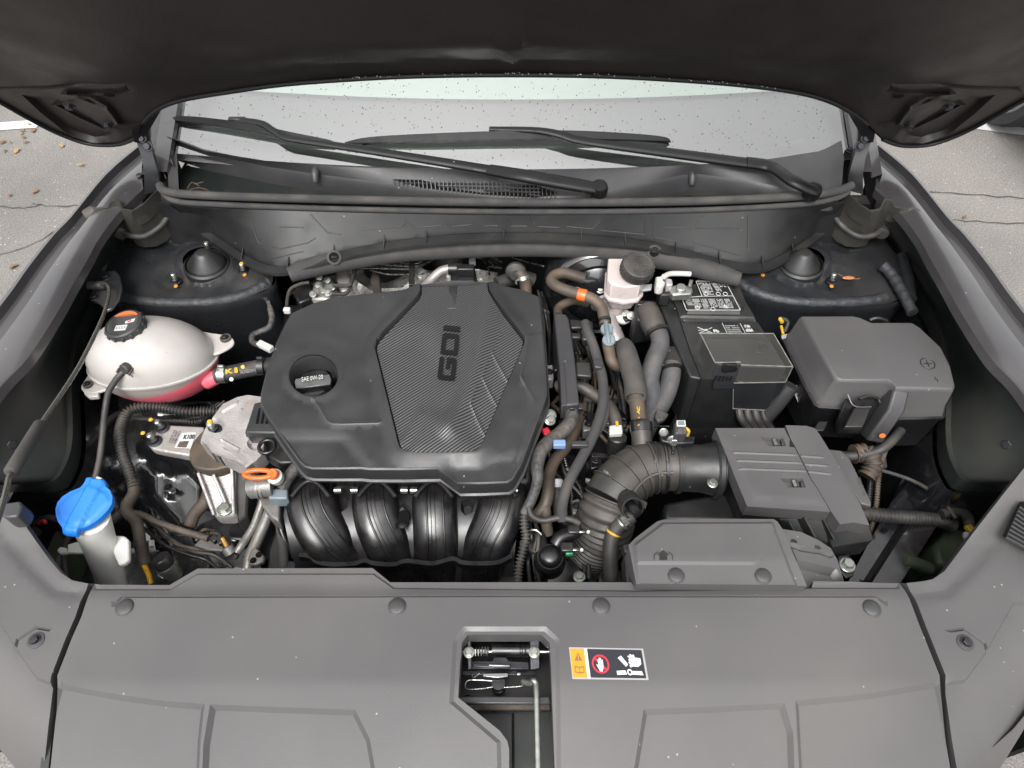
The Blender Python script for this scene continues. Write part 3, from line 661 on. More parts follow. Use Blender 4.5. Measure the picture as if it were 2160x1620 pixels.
# baffle (front face of the cowl) with ribs
topl = [(355, 428), (450, 438), (720, 448), (1080, 454), (1440, 450), (1680, 438), (1782, 424)]
flg_ = [(415, 470), (470, 508), (530, 545), (575, 562), (620, 560), (690, 540), (800, 515), (930, 499), (1070, 492), (1200, 495), (1330, 506), (1440, 527), (1520, 548), (1580, 558), (1625, 550), (1680, 520), (1735, 480)]
flg = sm(flg_, 5); topl_s = sm(topl, 5)
def bf(px, py):
    t0 = byx(topl_s, px); t1 = byx(flg, min(max(px, 415), 1735)); t = max(0, min(1.3, (py - t0) / (t1 - t0 + 1e-6))); side = min(1, abs(px - 1075) / 520)
    return 1.058 * (1 - t) + (1.02 - .06 * side ** 2) * t
def bfz(X, Y): return np.array([bf(a, b) for a, b in zip(X, Y)])
out = None
ribs = []
for pl in ([(530, 470), (545, 512), (590, 525), (650, 512), (665, 502)], [(655, 452), (690, 490), (720, 494)], [(762, 485), (850, 477), (857, 468)], [(855, 462), (873, 480), (930, 476)], [(942, 468), (950, 478), (995, 474), (1000, 467)], [(1012, 468), (1020, 477), (1050, 476)],
           [(1068, 468), (1075, 477), (1112, 477)], [(1125, 468), (1132, 478), (1180, 480)], [(1196, 478), (1250, 483), (1268, 464)], [(1268, 486), (1360, 495), (1362, 462)], [(1376, 456), (1378, 500), (1440, 512)], [(1460, 510), (1560, 538), (1578, 530), (1578, 455)], [(1440, 510), (1470, 470), (1490, 455)], [(575, 545), (640, 530)], [(1400, 480), (1560, 482)], [(590, 478), (640, 480)]):
    ribs.append(dict(t='groove', pts=pl, w=2.2, h=.0018))
g = Geo(); g.relief(sm(topl, 3)[:] + flg[::-1], bfz, 14, skirt=.004); bfo = g.make('baffle', 'plastic_dark', cw, smooth=60); g = Geo()
for f in ribs:
    dd = []
    for (a, b), (c, d) in zip(f['pts'], f['pts'][1:]): dd += [(a + (c - a) * k / 8, b + (d - b) * k / 8) for k in range(8)]
    dd.append(f['pts'][-1]); g.tube([tuple(P(x, y, bf(x, y) + .0004)) for x, y in dd], .0012, 6, raw=True)
g.make('moulded_ridge', 'plastic_mid', bfo, smooth=80)
g = Geo(); q = flg; l0 = [P(a, b, bf(a, b)) for a, b in q]
l1 = [P(a, b + 1, bf(a, b) - .001) + Vector((0, -.001, .004)) for a, b in q]; l2 = [P(a, b + 3, bf(a, b)) + Vector((0, -.018, .002)) for a, b in q]; l3 = [p + Vector((0, -.001, -.006)) for p in l2]; l4 = [p + Vector((0, .02, -.004)) for p in l3]
g.loft([l0, l1, l2, l3, l4], closed=False); g.make('baffle_flange', 'plastic_dark', cw, smooth=30)
for x in (515, 610, 706, 812, 900, 1063, 1225, 1317, 1424, 1515, 1605, 1668):
    b = byx(flg, x); p = P(x, b, bf(x, b)); g = Geo(); g.add([p + Vector((dx, dy, dz)) for dx in (-.001, .001) for dy, dz in ((.012, .016), (.004, -.002), (-.02, .002), (-.019, .006))], [(0, 1, 2, 3), (7, 6, 5, 4), (0, 4, 5, 1), (1, 5, 6, 2), (2, 6, 7, 3), (3, 7, 4, 0)]); g.make('rib', 'plastic_dark', cw)
# grille
def UP(x, y, h=0):
    b = byx(base, x) - 4; e = max(byx(edge, x), b + 8); zb = W(x, b, .002).z; t = (y - b) / (e - b); return P(x, y, zb * (1 - t) + 1.07 * t + .004 * 4 * t * (1 - t) + h)
g = Geo(); g.add([UP(826, 378, .001), UP(1115, 384, .001), UP(1178, 408, .001), UP(1130, 417, .001), UP(1020, 410, .001), UP(890, 396, .001)], [(0, 1, 2, 3, 4, 5)]); gr = g.make('grille', 'black_void', cw)
g = Geo()
for i in range(40):
    x = 830 + i * 8.7; t = (x - 830) / 350; y0 = 379 + t * 6 + (max(0, t - .75) * 50); y1 = byx(edge, x + 2) - 1
    if y1 - y0 > 3: g.bar(UP(x, y0, .003), UP(x + 2, y1, .003), .0018, .003)
for k in range(4):
    y = 386 + k * 8; x0 = 830 + k * 95 if k else 850; g.bar(UP(max(x0, 830), y, .003), UP(1140, y + 4, .003), .0018, .003)
g.make('grille_bars', 'plastic_mid', gr)
for x, y in ((667, 366), (1458, 372)):
    p = UP(x, y + 3, .002); g = Geo(); g.tube([tuple(p + Vector((0, .012, .0))), tuple(p + Vector((0, .004, .010))), tuple(p + Vector((0, -.008, .008))), tuple(p + Vector((0, -.016, -.006)))], [.007, .009, .0085, .006], 12, raw=True); g.make('panel_clip', 'plastic_mid', cw, smooth=60)
g = Geo(); g.sphere(P(1064, 451, 1.052), .003, 8); tag(g.make('debris_speck', 'leaf_yellow'), 'tiny yellow speck of debris on the cowl edge', 'debris')
# twigs in the cowl corners
for pl in ([(395, 398), (405, 385), (420, 392)], [(400, 400), (420, 396), (440, 402)], [(333, 350), (343, 360), (350, 376)], [(410, 388), (428, 384)]):
    g = Geo(); g.tube([(a, b, 1.07) for a, b in pl], .0009, 6); tag(g.make('pine_needle', 'twig'), 'brown dried pine needle caught in the left cowl corner', 'twig', 'pine needles in the cowl corner')
# foam crossmember under the flange
g = Geo(); g.tube([(610, 580, .965, .016), (660, 563, .968, .021), (730, 549, .972, .0215), (860, 530, .98, .0215), (1070, 520, .985, .0215), (1240, 525, .98, .0215), (1400, 548, .972, .0215), (1500, 572, .965, .020), (1560, 590, .96, .015)], .02, 20, n=10)
cm = g.make('cross_bar_cover', 'foam', cw, smooth=80)
for x, y in ((705, 546), (995, 518), (1190, 520), (1380, 535)):
    p = P(x, y - 3, .995); ax = Vector((0, -.7, .7)); g = Geo(); g.lathe([(.010, 0), (.010, .0012), (0, .0014)], p, ax, 16); k = g.make('clip_hole', 'black_void', cm)
    g = Geo(); g.lathe([(.015, -.002), (.015, .002), (.0105, .003), (.010, 0)], p, ax, 20); g.make('clip_rim', 'foam', cm, smooth=50)
    g = Geo(); g.tube([tuple(p + Vector((-.004, 0, .002))), tuple(p + Vector((0, -.004, .004))), tuple(p + Vector((.004, 0, .001)))], .002, 6, raw=True); g.make('clip_pin', 'plastic_mid', cm)
# ================================================================== HINGE COVERS (brown-black forked brackets)
def hinge_cover(mx, sg, label):
    t_ = thing('hinge_cover', label, 'plastic cover', P(mx(290), 480, .9))
    top = [(172, 447, 1.05), (187, 438, 1.055), (200, 442, 1.055), (227, 438, 1.055), (235, 424, 1.065), (247, 422, 1.065), (257, 443, 1.055), (277, 447, 1.055), (300, 433, 1.06), (320, 413, 1.065), (337, 396, 1.065), (360, 402, 1.06)]
    bot = [(192, 468, 1.03), (200, 472, 1.03), (215, 468, 1.02), (235, 460, 1.02), (248, 474, 1.0), (262, 490, .98), (280, 505, .96), (290, 518, .95), (305, 522, .945), (330, 520, .945), (352, 508, .95), (372, 485, .96)]
    A = [P(mx(a), b, z) for a, b, z in top]; B = [P(mx(a), b, z) for a, b, z in bot]; bk = [p + Vector((0, .006, 0)) for p in A]
    Mid = [a.lerp(b, .5) + Vector((0, -.004, 0)) for a, b in zip(A, B)]
    g = Geo(); g.loft([[p + Vector((0, .006, -.04)) for p in A], bk, A, Mid, B], closed=False); g.make('body', 'plastic_brown', t_, smooth=50)
    g = Geo(); g.tube([(mx(258), 488, .985), (mx(275), 497, .985), (mx(305), 498, .985), (mx(335), 480, .99), (mx(352), 460, 1.0), (mx(366), 436, 1.01)], .0065, 10); g.make('drain_hose', 'rubber', t_, smooth=80)
    g = Geo(); g.lathe([(.014, 0), (.014, .012), (.009, .014), (0, .012)], P(mx(254), 486, .985), (.4 * -sg, -1, 0), 16); g.make('grommet', 'rubber', t_)
hinge_cover(lambda x: x, -1, 'brown black forked plastic hinge cover beside the prop rod bracket')
hinge_cover(lambda x: 2115 - x, 1, 'brown black forked plastic hinge cover behind the fuse box corner')
# fender to cowl side walls (dark recess at the hinge)
for mx, sg in ((lambda x: x, -1), (lambda x: 2125 - x, 1)):
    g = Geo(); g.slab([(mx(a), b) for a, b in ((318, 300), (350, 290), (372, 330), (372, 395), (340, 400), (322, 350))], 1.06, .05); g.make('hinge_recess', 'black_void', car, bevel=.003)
    g = Geo(); g.slab([(mx(a), b) for a, b in ((322, 305), (345, 292), (362, 312), (364, 345), (350, 330), (338, 312))], 1.09, .012); hb = g.make('hinge_bracket', 'paint_fender', car, bevel=.003)
    bolt(P(mx(334), 306, 1.095), .007, hb, dark=True); bolt(P(mx(333), 318, 1.095), .006, hb, dark=True)
    g = Geo(); g.add([P(mx(a), b, z) for a, b, z in ((350, 296, 1.10), (372, 300, 1.10), (378, 420, 1.05), (356, 400, 1.06))], [(0, 1, 2, 3)]); g.make('cowl_end', 'plastic_mid', car)
# ================================================================== HOOD
HY, HZ, HT = 1.24, 1.16, math.radians(60)
hn = Vector((0, -math.sin(HT), -math.cos(HT)))          # faces the camera
def Hm(px, py, h=0):
    p = PPL(px, py, Vector((0, HY, HZ)), hn); crown = .05 * (p.x / .75) ** 2; return PPL(px, py, Vector((0, HY, HZ)) + hn * (h - crown + .03), hn)
hood = thing('hood', 'open black hood panel raised over the engine bay, underside facing the viewer', 'hood', (0, HY, HZ))
rear = [(302, 258), (330, 232), (380, 212), (470, 196), (600, 178), (760, 166), (900, 160), (1075, 158), (1250, 160), (1400, 167), (1560, 179), (1680, 195), (1750, 214), (1800, 240), (1830, 262)]
Lc = [(286, 292), (250, 305), (205, 306), (165, 298), (110, 276), (55, 247), (0, 216), (-120, 150), (-400, -60)]
Rc = [(2148 - a, b + 2) for a, b in Lc]
outl = sm(rear, 3) + sm([(1862, 293)] + Rc[1:], 3) + [(2700, -520), (-560, -520)] + sm(Lc[::-1], 3)
F_ = []
def both(pts): return [pts, [(2145 - a, b) for a, b in pts]]
for q in both([(-300, 60), (-100, 70), (0, 112), (80, 140), (200, 160), (340, 162), (520, 152), (640, 130), (1072, 118), (1072, -500), (-400, -500)]): F_.append(dict(t='plateau', pts=q, w=60, h=.028))
for q in both([(60, 204), (100, 196), (150, 214), (215, 258), (250, 290), (200, 296), (150, 280), (90, 232)]): F_.append(dict(t='plateau', pts=q, w=14, h=-.016))
for q in both([(118, 222), (160, 205), (225, 230), (248, 262), (225, 275), (170, 250)]): F_.append(dict(t='groove', pts=q, w=5, h=.008, closed=True))
for q in both([(0, 185), (100, 183), (170, 176), (265, 178), (270, 188), (250, 194), (150, 196)]): F_.append(dict(t='groove', pts=q, w=6, h=-.006))
for q in both([(140, 200), (190, 205), (225, 225), (250, 262), (280, 268)]): F_.append(dict(t='groove', pts=q, w=8, h=.01))
for q in ([(440, 60), (520, 90), (500, 110), (420, 90)], [(850, 60), (910, 62), (900, 78), (850, 74)], [(1210, 58), (1270, 60), (1268, 74), (1215, 74)], [(1560, 85), (1620, 90), (1600, 105), (1560, 100)]): F_.append(dict(t='plateau', pts=q, w=22, h=-.0018))
g = Geo(); g.relief(outl, 0., 22, feats=F_, mapper=Hm); hi_ = g.make('inner_panel', 'hood_inner', hood, smooth=60)
# outer skin behind, closing at the edge
g = Geo(); q = outl[:]; e0 = [Hm(a, b, -.002) for a, b in q]; e1 = [p + hn * .004 for p in e0]; back = -hn * .012
e2 = [Hm(a, b, -.022) for a, b in q]; g.loft([e1, e2]); g.relief(q, 0., 60, mapper=lambda x, y, h: Hm(x, y, -.022 - .012 * min(1, max(0, (150 - y) / 300)))); g.make('outer_panel', 'paint_fender', hood, smooth=60)
g = Geo(); ed = sm(Lc, 4); g.tube([tuple(Hm(a, b, .004)) for a, b in ed], .004, 8, raw=True); g.make('edge_hem', 'hood_dark', hood, smooth=80)
g = Geo(); ed = sm(Rc, 4); g.tube([tuple(Hm(a, b, .004)) for a, b in ed], .004, 8, raw=True); g.make('edge_hem', 'hood_dark', hood, smooth=80)
g = Geo(); g.tube([tuple(Hm(a, b, .003)) for a, b in sm(rear, 4)], .004, 8, raw=True); g.make('edge_hem', 'hood_dark', hood, smooth=80)
for x, y in ((230, 200), (1895, 203)):
    p = Hm(x, y, .004); g = Geo(); g.lathe([(.008, 0), (.007, .001), (0, .001)], p, hn, 16, sx=1.3, sy=.8); g.make('drain_hole', 'black_void', hi_)
# slot cutouts with a hinge bolt showing inside
for mx in (lambda x: x, lambda x: 2147 - x):
    for (x, y) in ((146, 222), (228, 262)):
        bolt(Hm(mx(x), y, .002), .008, hi_, hn, dark=True)
g = Geo()
for i in range(70):
    px = random.uniform(700, 1700); b = byx(rear, px) - random.uniform(1, 5); g.sphere(Hm(px, b, .008), random.uniform(.0005, .0010), 6)
tag(g.make('edge_droplets', 'letter_white', loc=(0, HY, HZ)), 'bright water droplets clinging along the rear edge of the hood', 'raindrops', kind='stuff')
# hinges
for mx, sg in ((lambda x: x, -1), (lambda x: 2125 - x, 1)):
    a = [(283, 272, 1.17), (292, 300, 1.14), (302, 330, 1.12), (308, 365, 1.09), (308, 410, 1.04)]; b = [(318, 250, 1.19), (316, 300, 1.14), (326, 335, 1.11), (336, 370, 1.08), (338, 400, 1.05)]
    A = [P(mx(x), y, z) for x, y, z in a]; B = [P(mx(x), y, z) for x, y, z in b]; g = Geo(); o_ = Vector((0, .008, 0))
    g.loft([A, [p + Vector((0, -.006, .004)) for p in A], [p + Vector((0, -.002, 0)) for p in B], B, [p + o_ for p in B], [p + o_ for p in A]], closed=False); hg = g.make('hinge', 'paint_satin', hood, smooth=40)
    bolt(P(mx(312), 308, 1.145), .008, hg, (0, -.8, .5), dark=True); bolt(P(mx(300), 292, 1.16), .007, hg, (0, -.8, .5), dark=True)
    g = Geo(); g.loft([[P(mx(275), 262, 1.2), P(mx(283), 300, 1.16), P(mx(300), 303, 1.15), P(mx(312), 280, 1.17), P(mx(340), 232, 1.2)], [P(mx(275), 262, 1.2) + o_, P(mx(283), 300, 1.16) + o_, P(mx(300), 303, 1.15) + o_, P(mx(312), 280, 1.17) + o_, P(mx(340), 232, 1.2) + o_]], True, True); g.make('hinge_plate', 'hood_dark', hood, smooth=40)
# ================================================================== WIPERS
def wiper(label, blade, arm, thick, piv, hook):
    w = thing('windshield_wiper', label, 'wiper', P(piv[0], piv[1], 1.09))
    q = sm([(a, b, h, t) for a, b, h, t in blade], 5); g = Geo(); rr = []
    lo = []
    pts = [W(a, b, h) for a, b, h, t in q]
    for i, (a, b, h, t) in enumerate(q):
        p = pts[i]; T = (pts[min(i + 1, len(q) - 1)] - pts[max(i - 1, 0)]).normalized(); s_ = Vector((0, 0, 1)); n_ = T.cross(s_).normalized(); m_ = t * mpp(p)
        if n_.y > 0: n_ = -n_
        lo.append([p + n_ * m_ * .1 + s_ * m_ * .9, p + n_ * m_ * .9 - s_ * m_ * .2, p + n_ * m_ * .5 - s_ * m_ * .9, p - n_ * m_ * .8 - s_ * m_ * .8, p - n_ * m_ * .6 + s_ * m_ * .4])
    g.loft(lo, True, True); bl = g.make('blade', 'wiper_black', w, smooth=45)
    g = Geo(); g.tube([tuple(W(a, b + 7, .008)) for a, b, h, t in q[4:-3]], .0028, 8, raw=True); g.make('rubber_strip', 'black_void', bl, smooth=80)
    def strip(pts_, nm):
        lo = []; c4 = [(*(P(a, b, z) if z > 1 else W(a, b, z)), r) for a, b, z, r in pts_]; q = [(0, 0, 0, c[3]) for c in catmull(c4, 6)]; W_ = [Vector(c[:3]) for c in catmull(c4, 6)]
        for i, (a, b, z, r) in enumerate(q):
            p = W_[i]; T = (W_[min(i + 1, len(q) - 1)] - W_[max(i - 1, 0)]).normalized(); s_ = Vector((0, -.25, 1)).normalized(); n_ = T.cross(s_).normalized(); m_ = r * mpp(p)
            lo.append([p + n_ * m_ * math.cos(t) * 1 + s_ * m_ * .55 * (abs(math.sin(t)) ** .8 * (1 if math.sin(t) > 0 else -1)) for t in (2 * math.pi * k / 14 for k in range(14))])
        g = Geo(); g.loft(lo, True, True); return g.make(nm, 'wiper_black', w, smooth=50)
    strip(arm, 'arm'); strip(thick, 'arm_head')
    p = P(piv[0], piv[1], 1.098); g = Geo(); g.lathe([(.017, -.012), (.0175, .004), (.015, .011), (.0135, .0115), (.0125, .010), (.006, .0105), (0, .0105)], p, (0, -.2, 1), 28); g.make('pivot_cap', 'wiper_black', w)
    a, b = hook; p = W(a, b, .022); g = Geo(); g.box(p, (.036, .012, .008)); g.make('blade_clip', 'plastic_black', bl, bevel=.002)
wiper('wiper over the passenger half, its round pivot cap beside the cowl grille',
      [(362, 252, .010, 3), (380, 250, .015, 7), (440, 255, .018, 9), (530, 268, .02, 10), (620, 286, .018, 9), (690, 298, .014, 6), (706, 302, .012, 2)],
      [(492, 252, .022, 7), (548, 260, .026, 8), (575, 275, .028, 8), (600, 290, .028, 8), (640, 297, .028, 8.5), (800, 321, .030, 9.5), (950, 345, .030, 11), (1045, 361, .032, 12)],
      [(1030, 358, .034, 14), (1100, 370, 1.122, 15.5), (1180, 384, 1.112, 16), (1250, 396, 1.102, 15), (1264, 398, 1.10, 12)], (1264, 398), (500, 252))
wiper('longer wiper lying across the middle, its arm rooted by the right hinge',
      [(728, 302, .008, 3), (780, 295, .014, 8), (900, 290, .018, 11), (1060, 285, .02, 12), (1200, 284, .02, 12), (1330, 288, .016, 9), (1400, 293, .012, 6), (1415, 299, .008, 2)],
      [(1035, 272, .024, 6), (1130, 275, .03, 8), (1180, 284, .03, 10), (1230, 298, .03, 10), (1400, 321, .030, 12), (1590, 346, .032, 13)],
      [(1575, 343, .034, 14), (1625, 352, .036, 15), (1670, 380, 1.118, 15), (1712, 401, 1.105, 14), (1722, 404, 1.10, 11)], (1714, 403), (1050, 273))
# ================================================================== FRONT PANELS
ZP = .985
rc = thing('radiator_cover', 'wide dark grey plastic cover over the radiator along the bottom, held by round clips', 'radiator cover', (0, .3, .93))
def zpan(X, Y):
    t = np.clip((Y - 1225) / 400, -1, 1.3); s_ = np.abs(X - 1075) / 900
    return ZP - .012 * np.clip((Y - 1440) / 180, 0, 2) - .010 * s_ ** 2 - .004 * np.clip((1258 - Y) / 14, 0, 1)
seamL = [(199, 1231), (186, 1258), (172, 1300), (150, 1350), (130, 1402), (121, 1425), (120, 1450), (110, 1530), (98, 1640)]
seamR = [(1899, 1230), (1918, 1262), (1936, 1310), (1960, 1370), (1982, 1425), (1986, 1460), (2000, 1560), (2014, 1640)]
top_edge = [(199, 1231), (355, 1232), (415, 1197), (785, 1196), (822, 1226), (1100, 1226), (1332, 1226), (1342, 1240), (1700, 1240), (1714, 1238), (1716, 1226), (1899, 1228)]
hole = [(987, 1337), (1142, 1337), (1160, 1355), (1163, 1420), (1168, 1560), (1171, 1660), (1074, 1660), (1074, 1580), (1070, 1562), (1055, 1541), (966, 1470), (970, 1400), (974, 1353)]
zp1 = lambda x, y: float(zpan(np.array([x]), np.array([y]))[0])
ft = [dict(t='groove', pts=[(247, 1269), (258, 1259), (1050, 1257), (1848, 1258), (1863, 1270)], w=2.6, h=-.004),
      dict(t='plateau', pts=[(123, 1446), (180, 1458), (260, 1472), (350, 1484), (426, 1490), (418, 1560), (412, 1680), (60, 1680)], w=10, h=-.007),
      dict(t='plateau', pts=[(447, 1491), (600, 1497), (746, 1502), (775, 1560), (800, 1700), (428, 1700), (434, 1570)], w=10, h=-.007),
      dict(t='plateau', pts=[(1362, 1501), (1500, 1496), (1651, 1488), (1668, 1545), (1674, 1700), (1330, 1700)], w=10, h=-.007),
      dict(t='plateau', pts=[(1683, 1483), (1830, 1468), (1981, 1443), (2030, 1680), (1695, 1700)], w=10, h=-.007),
      dict(t='plateau', pts=[(960, 1350), (980, 1326), (1150, 1326), (1176, 1350), (1180, 1700), (1056, 1700), (1052, 1565), (952, 1480)], w=9, h=-.003),
      dict(t='plateau', pts=[(199, 1225), (355, 1225), (412, 1190), (788, 1188), (826, 1220), (1342, 1218), (1345, 1234), (1720, 1234), (1905, 1222), (1908, 1240), (1716, 1240), (1345, 1246), (830, 1240), (788, 1210), (416, 1210), (358, 1243), (199, 1243)], w=5, h=-.004)]
g = Geo(); g.relief(top_edge + seamR[1:] + seamL[::-1], zpan, 13, holes=[], feats=ft, skirt=.022) if False else None
out = top_edge + seamR[1:] + [(1171, 1640)] + hole[6:7] * 0 + [(1168, 1560), (1163, 1420), (1160, 1355), (1142, 1337), (987, 1337), (974, 1353), (970, 1400), (966, 1470), (1055, 1541), (1070, 1562), (1074, 1580), (1074, 1640)] + seamL[::-1][:-1]
g = Geo(); g.relief(out, zpan, 13, feats=ft, skirt=.03); g.make('cover_panel', 'plastic_panel', rc, smooth=24)
for x, y in ((264, 1282), (838, 1280), (1268, 1280), (1838, 1284)): clip(x, y, zp1(x, y) - .001, rc, 17.5)
# side panels (body-coloured plastic corner covers)
def side_panel(left):
    mx = (lambda x: x) if left else (lambda x: 2112 - x)
    t_ = thing('corner_cover', 'grey corner cover left of the radiator cover, below the blue washer cap' if left else 'grey corner cover at the lower right with ribbed vent at its outer edge', 'corner cover', P(mx(60), 1300, .9))
    sm_ = [(x - 13, y) for x, y in seamL] if left else [(2112 - x - 13, y) for x, y in seamR]
    edge = [(sm_[0][0], 1230), (152, 1224), (128, 1208), (104, 1180), (75, 1140), (45, 1096), (0, 1050), (-60, 985), (-110, 940)]
    if not left: edge = [(sm_[0][0], 1229), (165, 1226), (145, 1222), (120, 1205), (95, 1172), (60, 1125), (0, 1048), (-50, 985), (-100, 930)]
    outer = [(-330, 1030), (-250, 1230), (-160, 1380), (-80, 1490), (0, 1586), (45, 1640)] if left else [(-330, 1000), (-250, 1200), (-170, 1330), (-100, 1450), (-48, 1545), (10, 1640)]
    def zf(X, Y):
        Xm = X if left else 2112 - X
        d = np.full(X.shape, 1e9)
        for a, b in zip(outer, outer[1:]):
            a, b = np.array(a, float), np.array(b, float); ab = b - a; t = np.clip(((Xm - a[0]) * ab[0] + (Y - a[1]) * ab[1]) / (ab @ ab), 0, 1); d = np.minimum(d, np.hypot(Xm - a[0] - t * ab[0], Y - a[1] - t * ab[1]))
        return ZP - .010 - .05 * np.clip(1 - d / 160, 0, 1) ** 2 + .035 * np.clip((1150 - Y) / 200, 0, 1)
    M_ = lambda pl: [(mx(a), b) for a, b in pl]
    f = [dict(t='groove', pts=M_([(32, 1368), (37, 1349), (76, 1324), (104, 1329)] if left else [(30, 1373), (35, 1357), (77, 1327), (106, 1331)]), w=3.5, h=-.004),
         dict(t='plateau', pts=M_([(-40, 1270), (0, 1316), (32, 1368), (75, 1430), (118, 1446), (118, 1700), (-200, 1700), (-200, 1270)] if left else [(-28, 1272), (32, 1378), (75, 1436), (130, 1444), (120, 1700), (-200, 1700), (-200, 1270)]), w=5, h=-.006),
         dict(t='plateau', pts=M_([(-60, 1000), (70, 1170), (125, 1232), (205, 1246), (205, 1262), (110, 1255), (50, 1200), (-60, 1060)]), w=22, h=-.004)]
    g = Geo(); g.relief(M_(sm_ + outer[::-1] + edge[::-1][:-1]), zf, 14, feats=f, skirt=.03); b = g.make('cover', 'plastic_panel', t_, smooth=24)
    x, y = mx(76), 1351 + (0 if left else 5); z = float(zf(np.array([float(x)]), np.array([float(y)]))[0]); p = P(x, y, z); g = Geo(); g.lathe([(.0115, 0), (.0115, .0012), (.008, .002), (0, .002)], p, seg=24); g.make('washer', 'plastic_mid', t_); bolt(p + Vector((0, 0, .0015)), .006, t_, dark=True, name='screw')
    if left:
        g = Geo(); g.slab([(3, 1062), (42, 1056), (48, 1068), (36, 1090), (12, 1092), (0, 1085)], 1.03, .035); g.make('rod_clip', 'plastic_mid', t_, bevel=.003)
    else:
        for k in range(9):
            g = Geo(); y = 1070 + k * 8; g.bar(P(2150 - k * 3.6, y, 1.0), P(2200, y + 42, 1.0), .003, .004); g.make('vent_slat', 'plastic_mid', t_)
        g = Geo(); g.slab([(2152, 1058), (2240, 1058), (2240, 1180), (2180, 1160), (2118, 1128)], 0.998, .004); g.make('vent_recess', 'black_void', t_)
side_panel(True); side_panel(False)
# black rubber strip in the seams
for s_, nm in ((seamL, 'beside the left corner cover'), (seamR, 'beside the right corner cover')):
    g = Geo(); lo = []
    for x, y in sm(s_, 4):
        z = zp1(x, y) - .014; o_ = -6 if s_ is seamL else 6; lo.append([P(x - 10 + o_, y, z - .02), P(x - 9 + o_, y, z), P(x + 8 + o_, y, z), P(x + 9 + o_, y, z - .02)])
    g.loft(lo, closed=False); tag(g.make('seam_strip', 'ink'), 'narrow black rubber strip in the seam ' + nm, 'rubber strip')
# ------------------------------------------------------------------ latch
la = thing('hood_latch', 'black steel hood latch with spring and silver release rod in the cover opening', 'latch', P(1065, 1420, .88))
zl = .93
g = Geo(); pts = [(955, 1325), (1185, 1325), (1185, 1490), (955, 1490)]; t = L(pts, .885); g.add(t, [(0, 1, 2, 3)]); g.make('back_plate', 'plastic_black', la)
g = Geo(); g.bar(P(960, 1478, .945), P(1160, 1478, .945), .010, .008); g.make('cross_bar', 'plastic_mid', la, bevel=.002)
g = Geo(); g.tube([tuple(P(990 + (1030 - 990) * k / 60, 1374, zl) + Vector((0, math.cos(k * 1.4) * .0065, math.sin(k * 1.4) * .0065))) for k in range(61)], .0011, 6, raw=True); g.make('spring', 'steel', la)
g = Geo(); g.lathe([(.0095, 0), (.0095, .040), (.0085, .041), (.0085, .043), (.0095, .044), (.0095, .047), (.0085, .048), (.0095, .051), (.0095, .055), (0, .055)], P(1038, 1371, zl), (1, 0, 0), 20); g.make('pivot_sleeve', 'plastic_gloss', la)
g = Geo(); g.lathe([(.0035, -.075), (.0035, .085), (0, .085)], P(1060, 1374, zl), (1, 0, 0), 12); g.make('pivot_pin', 'steel', la)
for x0, x1, nm in ((984, 994, 0), (1116, 1138, 1)):
    g = Geo(); g.loft([[P(x0, 1342, .955), P(x1, 1338, .955), P(x1 + 2, 1412, .945), P(x0 + 2, 1414, .945)], [P(x0, 1342, .90), P(x1, 1338, .90), P(x1 + 2, 1412, .895), P(x0 + 2, 1414, .895)]], True, True); g.make('side_plate', 'steel_dark', la, bevel=.002)
    bolt(P((x0 + x1) / 2, 1376, .957), .006, la, name='rivet')
for pts, z, m in (([(992, 1394), (1038, 1394), (1042, 1386), (1068, 1386), (1074, 1394), (1116, 1396), (1116, 1412), (992, 1410)], .938, 'steel_dark'), ([(998, 1399), (1058, 1401), (1078, 1402), (1076, 1410), (1030, 1408), (998, 1406)], .946, 'steel_dark'), ([(1018, 1420), (1072, 1419), (1072, 1427), (1050, 1430), (1018, 1427)], .940, 'steel'), ([(1030, 1400), (1076, 1402), (1076, 1406), (1030, 1405)], .951, 'steel'), ([(975, 1414), (1130, 1414), (1132, 1424), (975, 1424)], .925, 'steel_dark'), ([(1090, 1418), (1099, 1418), (1099, 1424), (1090, 1424)], .935, 'zinc')):
    g = Geo(); g.slab(pts, z, .004); g.make('lever_plate', m, la, bevel=.001)
g = Geo(); g.lathe([(.010, 0), (.010, .012), (.008, .014), (.008, .022), (.0095, .024), (.0095, .028), (0, .029)], P(1052, 1452, .905), seg=20); g.make('hub', 'plastic_gloss', la)
g = Geo(); g.tube([(1040, 1436, .93), (1002, 1434, .93), (986, 1436, .93), (981, 1446, .93), (986, 1453, .93), (1010, 1453, .93), (1045, 1448, .93)], .0008, 6); g.tube([(996, 1422, .93), (998, 1430, .93), (1012, 1420, .935)], .0012, 6); g.tube([(1060, 1450, .93), (1100, 1447, .93), (1108, 1440, .93)], .0008, 6); g.make('wire_spring', 'steel', la)
g = Geo(); g.tube([(1103, 1437, .945), (1112, 1440, .95), (1120, 1440, .955), (1126, 1436, .96), (1131, 1444, .96), (1132, 1470, .962), (1133, 1540, .962), (1136, 1660, .962)], .0042, 12, n=8); g.make('release_rod', 'zinc', la)
g = Geo(); g.tube([(985, 1470, .90), (1000, 1475, .93)], .003); g.make('stop', 'plastic_black', la)
gt = thing('grille_shroud', 'dark inner plastic shroud below the latch with ribbed floor', 'shroud', P(1100, 1560, .85))
g = Geo(); g.relief([(940, 1478), (1190, 1478), (1200, 1700), (900, 1700)], .90, 14, feats=[dict(t='groove', pts=[(1082, 1506), (1083, 1690)], w=3, h=.006), dict(t='groove', pts=[(985, 1503), (1168, 1503)], w=3, h=.006), dict(t='plateau', pts=[(940, 1480), (1190, 1480), (1190, 1498), (940, 1498)], w=6, h=.012)]); g.make('floor_panel', 'green_black', gt, smooth=40)
